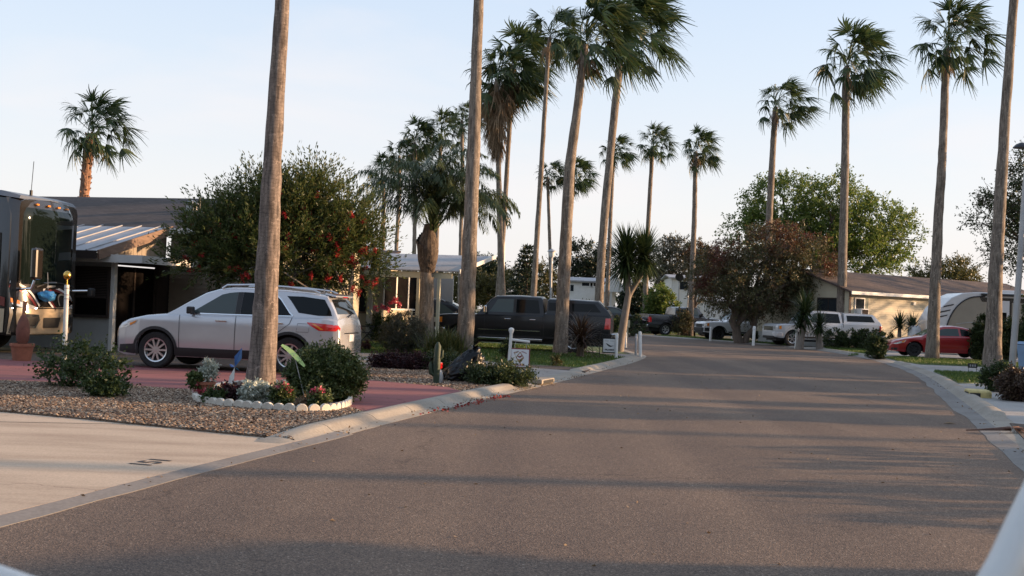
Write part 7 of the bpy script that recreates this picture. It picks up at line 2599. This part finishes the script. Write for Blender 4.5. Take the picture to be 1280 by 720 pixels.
    for (x, y, q) in ((494, 376, 0.13), (488, 379, 0.1), (470, 386, 0.11), (484, 386, 0.11), (478, 383, 0.1), (499, 381, 0.09)):
        p = np.array(D(x, y, 39.9) - r.location)
        m = 60
        v, f = leaves(g, np.tile(p, (m, 1)) + g.normal(size=(m, 3)) * q * 0.35, g.normal(size=(m, 3)), q * 0.7, q * 0.6)
        V.append(v); Fc.append(f + nn); nn += len(v)
    np_mesh("blossoms", np.concatenate(V), np.concatenate(Fc), "pinkflower", r)
    # folding chair
    d = 38.5
    c = Vector((gx(458, d), d, 0.05))
    r = thing("folding_chair", "dark folding chair with patterned back on the lawn beside the cream home", "chair", c, R(8))
    for y in (-0.24, 0.24):
        mb = MB()
        mb.tube([(0.30, y, 0), (-0.24, y, 0.62), (-0.30, y, 0.95)], 0.013, 6)
        mb.build("leg", "black", r)
        mb = MB()
        mb.tube([(-0.28, y, 0), (0.22, y, 0.60)], 0.013, 6)
        mb.build("leg", "black", r)
        mb = MB()
        mb.box((0.0, y, 0.63), (0.5, 0.04, 0.03))
        mb.build("armrest", "black", r)
    mb = MB()
    mb.box((0, 0, 0.42), (0.44, 0.46, 0.03))
    mb.build("seat", "black", r, bevel=0.01)
    mb = MB()
    mb.add([(-0.25, -0.23, 0.62), (-0.25, 0.23, 0.62), (-0.32, 0.21, 0.98), (-0.32, -0.21, 0.98), (-0.28, -0.23, 0.62), (-0.28, 0.23, 0.62), (-0.35, 0.21, 0.98), (-0.35, -0.21, 0.98)], [(0, 1, 2, 3), (7, 6, 5, 4), (0, 4, 5, 1), (1, 5, 6, 2), (2, 6, 7, 3), (3, 7, 4, 0)])
    mb.build("backrest", M("chair_fabric", (0.30, 0.20, 0.19), 0.8, 0, 0.6, 14), r)

# ------------------------------------------------------------------ signs, posts, lamps
def street_things():
    # hanging sign with a bird and diamond emblem
    c = G(635.5, 463)
    r = thing("hanging_sign", "white lot sign with maroon edge hanging from a white ball topped post", "sign", (c.x, c.y, 0.04), R(-9))
    mb = MB()
    mb.tube([(0, 0, 0), (0.035, 0, 0.86)], 0.038, 12)
    mb.build("post", "white", r, smooth=50)
    mb = MB()
    mb.lathe([(0.02, 0.84), (0.05, 0.86), (0.048, 0.875), (0.07, 0.92), (0.065, 0.96), (0.03, 0.985), (0.004, 0.99)], 16, c=(0.035, 0, 0))
    mb.build("ball_finial", "white", r, smooth=60)
    mb = MB()
    mb.tube([(0.06, 0, 0.70), (0.49, 0, 0.665)], 0.030, 10)
    mb.build("arm", "white", r, smooth=50)
    b = MB()
    b.box((0.27, 0, 0.27), (0.47, 0.022, 0.46))
    bd = b.build("board", "signred", r)
    mb = MB()
    mb.box((0.27, -0.013, 0.27), (0.425, 0.006, 0.415))
    face = mb.build("sign_face", "signwhite", r)
    for x in (0.14, 0.42):
        mb = MB()
        mb.tube([(x, 0, 0.49), (x - 0.01, 0, 0.57), (x + 0.02, 0, 0.66)], 0.008, 5)
        mb.build("hook", "greymetal", r)
    y = -0.0175
    mb = MB()
    dm = [(0.27, 0.41), (0.36, 0.28), (0.27, 0.15), (0.18, 0.28)]
    for k in range(4):
        a, e = Vector(dm[k]), Vector(dm[(k + 1) % 4])
        t = (e - a).normalized()
        nn = Vector((-t.y, t.x)) * 0.011
        mb.add([(a.x - nn.x, y, a.y - nn.y), (e.x - nn.x, y, e.y - nn.y), (e.x + nn.x, y, e.y + nn.y), (a.x + nn.x, y, a.y + nn.y)], [(0, 1, 2, 3)])
    mb.add([(x, y, z) for x, z in ((0.19, 0.28), (0.22, 0.25), (0.25, 0.24), (0.28, 0.24), (0.33, 0.29), (0.35, 0.26), (0.28, 0.17), (0.26, 0.17))], [tuple(range(8))])
    mb.build("diamond_emblem", "signbrown", face, normals=False)
    mb = MB()
    yb = -0.0195
    mb.add([(x, yb, z) for x, z in ((0.16, 0.345), (0.20, 0.33), (0.235, 0.285), (0.27, 0.275), (0.31, 0.30), (0.325, 0.355), (0.29, 0.325), (0.255, 0.31), (0.21, 0.325))], [tuple(range(9))])
    mb.build("bird_emblem", "signred", face, normals=False)
    vs, fs = text_mb("AIRLINES", 0.078, 0.003)
    mb = MB()
    mb.add([(0.265 + p[0] * 0.80, y, 0.105 + p[1]) for p in vs], fs)
    mb.build("lettering", "signred", face, normals=False)
    # worn, unreadable arched line above the emblem: short strokes in two groups
    mb = MB()
    rr = random.Random(2)
    for g0 in (-0.155, 0.035):
        for k in range(7):
            u = g0 + k * 0.0185
            z = 0.425 - 1.6 * u * u + rr.uniform(-0.002, 0.002)
            mb.add([(0.27 + u, y, z - 0.014), (0.27 + u + 0.011, y, z - 0.014 - 3.2 * u * 0.011), (0.27 + u + 0.012, y, z + 0.014 - 3.2 * u * 0.011), (0.27 + u + 0.001, y, z + 0.014)], [(0, 1, 2, 3)])
    mb.build("worn_lettering", "signred", face, normals=False)
    # second sign, framed on a stake
    c = G(749, 450)
    r = thing("framed_sign", "white lot sign with a flying bird in a black frame on a thin stake", "sign", (c.x, c.y, 0.04), R(-5))
    mb = MB()
    mb.tube([(0, 0, 0), (0, 0, 0.80)], 0.012, 6)
    mb.tube([(0.0, 0, 0.76), (0.50, 0, 0.745)], 0.012, 6)
    mb.tube([(0.0, 0, 0.70), (0.46, 0, 0.685)], 0.009, 6)
    mb.build("stake", "black", r)
    mb = MB()
    mb.box((0.30, 0, 0.42), (0.44, 0.02, 0.46))
    mb.build("board", "black", r)
    mb = MB()
    mb.box((0.30, -0.012, 0.42), (0.385, 0.006, 0.40))
    face = mb.build("sign_face", "signwhite", r)
    y = -0.0175
    mb = MB()
    mb.add([(0.30 + a, y, 0.42 + z) for a, z in ((-0.12, 0.07), (-0.07, 0.055), (0.0, 0.015), (0.05, -0.005), (0.14, 0.0), (0.07, -0.03), (0.04, -0.045), (-0.01, -0.035), (-0.06, 0.0))], [tuple(range(9))])
    mb.build("bird_emblem", "black", face, normals=False)
    vs, fs = text_mb("WILLIAMSON", 0.068, 0.004)
    mb = MB()
    mb.add([(0.30 + p[0] * 0.70, y, 0.285 + p[1]) for p in vs], fs)
    mb.build("lettering", "black", face, normals=False)
    mb = MB()
    for k in range(11):
        if k == 5: continue
        u = -0.14 + k * 0.026
        mb.add([(0.30 + u, y, 0.545), (0.30 + u + 0.014, y, 0.545), (0.30 + u + 0.014, y, 0.575), (0.30 + u, y, 0.575)], [(0, 1, 2, 3)])
    mb.build("worn_lettering", "greymetal", face, normals=False)
    # little tan box on the hedge post behind the yucca, tiny black yard sign on the right
    d = 66
    c = Vector((gx(784, d), d, 0.03))
    r = thing("meter_box", "small tan utility box on a post before the clipped hedge", "utility box", c)
    z = D(784, 405.5, d).z
    mb = MB()
    mb.box((0, 0, z), (0.26, 0.14, 0.44))
    mb.build("box", "tan_post", r, bevel=0.02)
    mb = MB()
    mb.box((0, 0.02, z / 2), (0.09, 0.09, z))
    mb.build("post", "tan_post", r)
    mb = MB()
    mb.box((-0.05, -0.072, z + 0.02), (0.05, 0.01, 0.05))
    mb.build("latch", "black", r)
    c = G(1215.5, 466)
    r = thing("yard_sign", "tiny black framed number plate on the lawn edge before the swollen palm", "sign", (c.x, c.y, 0.04))
    mb = MB()
    mb.box((0, 0, 0.19), (0.30, 0.015, 0.15))
    mb.build("plate", "black", r)
    mb = MB()
    for k in range(3):
        mb.box((-0.075 + 0.075 * k, -0.012, 0.19), (0.04, 0.008, 0.07))
    mb.build("number_tiles", "greymetal", r)
    mb = MB()
    mb.tube([(-0.13, 0, 0), (-0.13, 0, 0.26)], 0.008, 5)
    mb.tube([(0.13, 0, 0), (0.13, 0, 0.26)], 0.008, 5)
    mb.build("stake", "black", r)
    # white marker posts
    g = "white marker posts along the kerb"
    posts = [((770, 451), 417, 3.8, "white marker post right beside the framed bird sign", 0),
             ((800.5, 447), 415, 4.2, "thick white marker post at the inner kerb corner", 5),
             ((794.5, 446), 418, 3.0, "greyish marker post paired with the thick white one", 0),
             ((782, 434.5), 416, 3.2, "white marker post just right of the forked yucca trunk", 3),
             ((819, 419), 398, 2.4, "thin white post before the dark grey pickup", -2),
             ((888, 426.5), 409, 3.2, "white post before the older white pickup's front wheel", -2),
             ((915, 425), 409, 2.8, "thin white post under the older white pickup's door", -2),
             ((921, 424.8), 419, 2.4, "short white stub beside the red blossomed tree's trunk", 0),
             ((941.5, 432), 408, 3.6, "white post on the grass between the dusky tree and palm", -3),
             ((994.5, 436), 412, 2.8, "pale bluish post beside the silver pickup's front wheel", -3)]
    for (bx, by), ty, w, lab, lean in posts:
        c = G(bx, by)
        s = F / c.y
        h = (by - ty) / s
        r = thing("marker_post", lab, "post", (c.x, c.y, 0.02), 0, g)
        mb = MB()
        q = w / s / 2
        ln = math.tan(R(-lean)) * h * 0.6
        mb.tube([(0, 0, -0.03), (ln * 0.96, 0, h * 0.96), (ln, 0, h)], [q, q, q * 0.55], 12)
        mb.build("shaft", "greymetal" if "greyish" in lab else "white", r, smooth=50)
        mb = MB()
        mb.lathe([(q * 1.06, h * 0.80), (q * 1.10, h * 0.82), (q * 1.10, h * 0.86), (q * 1.06, h * 0.88)], 12, c=(ln * 0.84, 0, 0))
        mb.build("band", "signwhite", r)
    d = 52
    c = Vector((gx(756.5, d), d, 0.02))
    r = thing("marker_post", "white post seen between the pickup's tail and leaning palm", "post", c, 0, g)
    t = D(757, 391, d) - c
    mb = MB()
    mb.tube([(0, 0, -0.03), (t.x, 0, t.z * 0.97), (t.x, 0, t.z)], [0.055, 0.055, 0.03], 10)
    mb.build("shaft", "white", r, smooth=50)
    # lamp posts
    def lamp(label, d, path, w, head, arm=None):
        c = Vector((gx(path[0][0], d), d, 0))
        r = thing("lamp_post", label, "street lamp", c)
        s = F / d
        pts = [D(x, y, d) - c for x, y in path]
        pts[0].z = -0.03
        mb = MB()
        mb.tube(pts, [w / s / 2 * (1 - 0.25 * i / (len(pts) - 1)) for i in range(len(pts))], 12)
        mb.build("pole", "greymetal", r, smooth=50, normals=False)
        h = pts[-1]
        mb = MB()
        if arm:
            mb.tube([h - Vector((0, 0, 0.1)), h + Vector((-0.1, 0, 0.08)), h + Vector((arm, 0, 0.04))], 0.03, 8)
            mb.build("arm", "greymetal", r, smooth=50)
            mb = MB()
            mb.lathe([(0.04, 0.10), (0.12, 0.06), (0.22, -0.02), (0.23, -0.05), (0.05, -0.05)], 16, c=(h.x + arm, 0, h.z))
            mb.build("lamp_head", "darkalloy", r, smooth=50)
        else:
            mb.lathe([(0.10, 0.0), (0.20, 0.10), (0.24, 0.45), (0.02, 0.46)], 14, c=(h.x, 0, h.z))
            lh = mb.build("lamp_head", "signwhite", r, smooth=40)
            mb = MB()
            mb.lathe([(0.36, 0.46), (0.34, 0.52), (0.10, 0.66), (0.02, 0.70)], 14, c=(h.x, 0, h.z))
            mb.build("lamp_cap", "greymetal", lh, smooth=40)
    lamp("grey lamp post rising from the shrubs at the right edge", 31, [(1263.5, 481), (1268, 420), (1274, 340), (1281, 240), (1286, 183)], 8.6, 0, arm=-0.20)
    lamp("thin far lamp post between the tiered conifer and leaning palm", 88, [(688, 412), (688.5, 370), (689.5, 322)], 3.0, 0)
    lamp("far lamp mostly hidden behind the shaggy skirted palm's trunk", 70, [(628, 412), (629, 350), (630.5, 283)], 3.4, 0)
    # blue bin at the right edge
    c = G(1284, 470, 0.02)
    r = thing("wheelie_bin", "blue plastic bin cut by the right edge beside the dark shrub", "bin", (c.x + 0.1, c.y, 0.02), R(10))
    mb = MB()
    mb.loft([[(-0.22, -0.25, 0.05), (0.22, -0.25, 0.05), (0.22, 0.25, 0.05), (-0.22, 0.25, 0.05)], [(-0.29, -0.33, 0.95), (0.29, -0.33, 0.95), (0.29, 0.33, 0.95), (-0.29, 0.33, 0.95)]], close=True)
    mb.build("body", "bluebin", r, bevel=0.03)
    mb = MB()
    mb.loft([[(-0.31, -0.36, 0.96), (0.31, -0.36, 0.96), (0.31, 0.35, 0.96), (-0.31, 0.35, 0.96)], [(-0.24, -0.28, 1.05), (0.24, -0.28, 1.05), (0.24, 0.32, 1.05), (-0.24, 0.32, 1.05)]], close=True)
    mb.build("lid", "bluebin", r, bevel=0.02)
    for x in (-0.25, 0.25):
        mb = MB()
        mb.lathe([(0.09, -0.03), (0.10, -0.02), (0.10, 0.02), (0.09, 0.03)], 14, "X", (x, 0.24, 0.10))
        mb.build("wheel", "black", r)

# ------------------------------------------------------------------ the lots on the right, beyond the frame (they throw the evening shade)
def right_side_neighbours():
    for (x, y, w, l, h, rot, lab) in NEIGHBOURS:
        r = thing("park_home", lab, "house", (x, y, 0), R(rot))
        siding(r, (-l / 2, -w / 2), (l / 2, -w / 2), 0.3, h, (0, -1), "cream", "wall", 0.16)
        siding(r, (l / 2, w / 2), (-l / 2, w / 2), 0.3, h, (0, 1), "cream", "wall", 0.16)
        siding(r, (-l / 2, w / 2), (-l / 2, -w / 2), 0.3, h, (-1, 0), "cream", "wall", 0.16)
        siding(r, (l / 2, -w / 2), (l / 2, w / 2), 0.3, h, (1, 0), "cream", "wall", 0.16)
        mb = MB()
        mb.box((0, 0, 0.15), (l - 0.1, w - 0.1, 0.3))
        mb.build("skirting", "grey_wall", r)
        e = 0.35
        zr = h + 0.24 * w / 2
        roof_slab(r, "roof", [(-l / 2 - e, -w / 2 - e, h - 0.05), (l / 2 + e, -w / 2 - e, h - 0.05), (l / 2 + e, 0, zr), (-l / 2 - e, 0, zr)], 0.08, "shingle_brown")
        roof_slab(r, "roof", [(-l / 2 - e, 0.004, zr), (l / 2 + e, 0.004, zr), (l / 2 + e, w / 2 + e, h - 0.05), (-l / 2 - e, w / 2 + e, h - 0.05)], 0.08, "shingle_brown")
        mb = MB()
        mb.add([(-l / 2, -w / 2, h), (-l / 2, w / 2, h), (-l / 2, 0, zr - 0.1)], [(0, 1, 2)])
        mb.add([(l / 2, -w / 2, h), (l / 2, w / 2, h), (l / 2, 0, zr - 0.1)], [(0, 1, 2)])
        mb.build("gable", "cream", r)
        window_on(r, (-l / 2, 0, 1.7), (0, 1), 1.2, 1.1, (-1, 0), "white", "glass", 0.06, 1)
    for (x, y, hh, rx, seed, lab) in NEIGHBOUR_TREES:
        tree("live_oak", lab, "tree", Vector((x, y, 0)), [((0, 0, hh * 0.62), (rx, rx, hh * 0.34)), ((rx * 0.4, rx * 0.3, hh * 0.7), (rx * 0.7, rx * 0.7, hh * 0.25)), ((-rx * 0.4, -rx * 0.3, hh * 0.6), (rx * 0.6, rx * 0.7, hh * 0.25))],
             "hedge", 0.2, (0, 0, hh * 0.45), 190, 5, 0.8, 8, 0.17, 0.09, seed, fill=0.25, k=14)

NEIGHBOURS = [
    (31.0, 22.5, 4.6, 10.0, 2.7, -8, "cream home on the right hand lot beside the lamp post"),
    (20.0, 4.0, 5.0, 12.0, 2.7, -12, "cream home on the right hand lot nearest the camera"),
]
NEIGHBOUR_TREES = [
    (42, 60, 9.0, 3.6, 301, "dense oak behind the trailer beyond the right edge"),
    (47, 68, 9.5, 4.0, 302, "tall oak behind the cream sided home's hidden end"),
    (40, 51, 7.5, 3.2, 303, "oak beside the trailer's rear end"),
    (50, 77, 9.5, 4.0, 304, "oak closing the lots beyond the cream sided home"),
    (33, 36, 6.0, 2.6, 305, "small oak on the lot behind the blue bin"),
]
def right_side_more():
    # row of leafy trees along the right hand lots, with the gaps that let the bands of sun through
    k = 0
    words = ["added first", "second", "third", "fourth", "fifth", "sixth", "seventh", "eighth", "ninth", "tenth"]
    for (y0, y1, hh, x) in ((-1.0, 3.2, 6.0, 15), (17.4, 19.3, 6.2, 20), (20.5, 21.0, 4.8, 21), (24.4, 26.2, 7.0, 21), (26.2, 29.0, 6.8, 22), (30.0, 33.0, 7.2, 22.5), (33.3, 36.5, 7.4, 24), (36.8, 40.5, 7.0, 26)):  # first tree is added out of view to shade the cart hoop
        w = (y1 - y0) / 2
        bl = [((0, s_ * w * 0.45, hh * q), (1.3, w * 0.62, hh * 0.24)) for s_ in (-1, 1) for q in (0.22, 0.50, 0.76)]
        tree("hedge_tree", "leafy %s tree of the row on the right hand lots, counted from the camera" % words[k], "tree", Vector((x, (y0 + y1) / 2, 0)), bl, "hedge", 0.15, (0, 0, hh * 0.5), int(110 * (y1 - y0)), 5, 0.45, 9, 0.17, 0.10, 340 + k, fill=0.2, k=8)
        k += 1
    # big unseen oaks added behind the camera (they darken what the glass and paint reflect)
    for (x, y, hh, rx, sd, lab) in ((-27, -9, 11.0, 6.0, 331, "broad oak added far left behind the camera to darken reflections"), (-14, -13, 12.0, 6.5, 332, "tallest oak added behind the camera to darken reflections, left of the road"), (0, -24, 12.0, 6.5, 333, "oak added behind the camera to darken reflections, straight down the road"), (15, -16, 11.0, 6.0, 334, "broad oak added behind the camera to darken reflections, right of the road")):
        tree("live_oak", lab, "tree", Vector((x, y, 0)), [((0, 0, hh * 0.58), (rx, rx * 0.7, hh * 0.40)), ((rx * 0.5, 0.5, hh * 0.5), (rx * 0.7, rx * 0.6, hh * 0.34)), ((-rx * 0.5, -0.3, hh * 0.52), (rx * 0.7, rx * 0.6, hh * 0.34))],
             "hedge", 0.35, (0, 0, hh * 0.4), 420, 5, 1.1, 8, 0.34, 0.18, sd, fill=0.25, k=14)
    for (y, x0, x1, h, lab, sd) in ((9.9, 9.0, 10.5, 1.15, "clipped hedge by the right kerb nearest the camera", 311), (12.6, 9.6, 11.2, 1.2, "clipped hedge by the right kerb before the reddish shrub", 312)):
        bush("hedge", lab, "hedge", Vector(((x0 + x1) / 2, y, 0.03)), [((0, -0.8, h * 0.5), (0.6, 0.8, h * 0.5)), ((0, 0.0, h * 0.5), (0.6, 0.8, h * 0.5)), ((0, 0.8, h * 0.5), (0.6, 0.8, h * 0.5))], "hedge", 260, 5, 0.14, 9, 0.06, 0.035, sd, 0.2, 0.8, 0.3)
    for (x, y, hh, sd, lab) in ((38, 12.4, 13, 321, "palm on the right hand lots level with the lot number"), (52, 17.6, 14, 322, "palm far back on the right hand lots level with the flower bed")):
        root = thing("fan_palm", lab, "palm tree", (x, y, 0), 0, "fan palms along the street")
        pp, rr = smooth_path([(0, 0, -0.05), (0.1, 0, hh * 0.4), (0.5, 0.1, hh)], [0.24, 0.19, 0.13], 20)
        mb = MB()
        mb.tube(pp, rr, 12)
        mb.build("trunk", "palm_a", root, smooth=70, normals=False)
        crown_obj(sd % 4, root, pp[-1] + Vector((0, 0, 0.15)), sd * 1.3, 1.0)

# ------------------------------------------------------------------ light, sky, camera
SUN_AZ = 86.0
SUN_EL = 9.5
def light_and_sky():
    w = bpy.data.worlds.new("World")
    SC.world = w
    w.use_nodes = True
    nt = w.node_tree
    bg = nt.nodes["Background"]
    sky = nt.nodes.new("ShaderNodeTexSky")
    sky.sky_type = "NISHITA"
    sky.sun_disc = False
    sky.sun_elevation = R(SUN_EL)
    sky.sun_rotation = R(SUN_AZ)
    sky.altitude = 0
    sky.air_density = 1.0
    sky.dust_density = 2.2
    sky.ozone_density = 2.0
    # evening haze paling the sky towards the horizon, and a few faint wisps
    tc = nt.nodes.new("ShaderNodeTexCoord")
    sp = nt.nodes.new("ShaderNodeSeparateXYZ")
    nt.links.new(tc.outputs["Generated"], sp.inputs[0])
    hz = ramp(nt, sp.outputs[2], [(0.0, (0.95,) * 3), (0.12, (0.90,) * 3), (0.35, (0.78,) * 3), (1.0, (0.35,) * 3)])
    pale = ramp(nt, sp.outputs[2], [(0.0, (0.258, 0.240, 0.232)), (0.09, (0.246, 0.242, 0.246)), (0.20, (0.208, 0.224, 0.250)), (0.32, (0.172, 0.202, 0.250))])
    vm = nt.nodes.new("ShaderNodeVectorMath")
    vm.operation = "SCALE"
    vm.inputs["Scale"].default_value = 8.4
    nt.links.new(pale, vm.inputs[0])
    c = mixc(nt, hz, sky.outputs[0], vm.outputs[0])
    mp = nt.nodes.new("ShaderNodeMapping")
    mp.inputs["Scale"].default_value = (1.6, 1.6, 6.0)
    nt.links.new(tc.outputs["Generated"], mp.inputs[0])
    n = noise_tex(nt, mp.outputs[0], 2.2, 5, 0.5, 0.3)
    f = ramp(nt, n, [(0.50, (0, 0, 0)), (0.75, (0.42, 0.42, 0.42))])
    c = mixc(nt, f, c, (2.3, 2.1, 2.05))
    nt.links.new(c, bg.inputs[0])
    bg.inputs[1].default_value = SKY_STRENGTH
    L = bpy.data.lights.new("sun", "SUN")
    L.energy = SUN_STRENGTH
    L.angle = R(0.6)
    L.color = (1.0, 0.64, 0.36)
    o = bpy.data.objects.new("sun", L)
    COL.objects.link(o)
    d = Vector((math.sin(R(SUN_AZ)) * math.cos(R(SUN_EL)), math.cos(R(SUN_AZ)) * math.cos(R(SUN_EL)), math.sin(R(SUN_EL))))
    o.rotation_euler = d.to_track_quat("Z", "Y").to_euler()
    o.location = d * 60

SKY_STRENGTH = 0.15
SUN_STRENGTH = 3.2
EXPOSURE = 1.6

def camera():
    cd = bpy.data.cameras.new("camera")
    cd.sensor_width = 36.0
    cd.lens = 36.0 * F / 1280.0
    cd.clip_start = 0.05
    cd.clip_end = 3000
    cd.dof.use_dof = True
    cd.dof.focus_distance = 24.0
    cd.dof.aperture_fstop = 9.0
    o = bpy.data.objects.new("camera", cd)
    COL.objects.link(o)
    rt = Vector((1, 0, 0))
    up = Vector((0, -math.sin(PITCH), math.cos(PITCH)))
    fw = Vector((0, math.cos(PITCH), math.sin(PITCH)))
    cx = rt * math.cos(ROLL) + up * math.sin(ROLL)
    cy = -rt * math.sin(ROLL) + up * math.cos(ROLL)
    m = Matrix((cx, cy, -fw)).transposed().to_4x4()
    m.translation = Vector((0, 0, H))
    o.matrix_world = m
    SC.camera = o

def settings():
    v = SC.view_settings
    v.view_transform = "Standard"
    v.look = "None"
    v.exposure = EXPOSURE
    v.gamma = 1.0
    v.use_curve_mapping = False
    SC.render.engine = "CYCLES"
    cy = SC.cycles
    cy.use_denoising = True
    cy.max_bounces = 6
    cy.diffuse_bounces = 3
    cy.glossy_bounces = 3
    cy.transmission_bounces = 3
    cy.sample_clamp_indirect = 6.0

def main():
    mats()
    ground_and_road()
    lots()
    pad_marks()
    debris()
    house_porch()
    house_carport()
    house_right()
    far_homes()
    vehicles()
    motorhome()
    trailer()
    palms()
    feather_palm()
    vegetation()
    flower_bed()
    street_things()
    right_side_neighbours()
    right_side_more()
    own_cart()
    light_and_sky()
    camera()
    settings()

main()
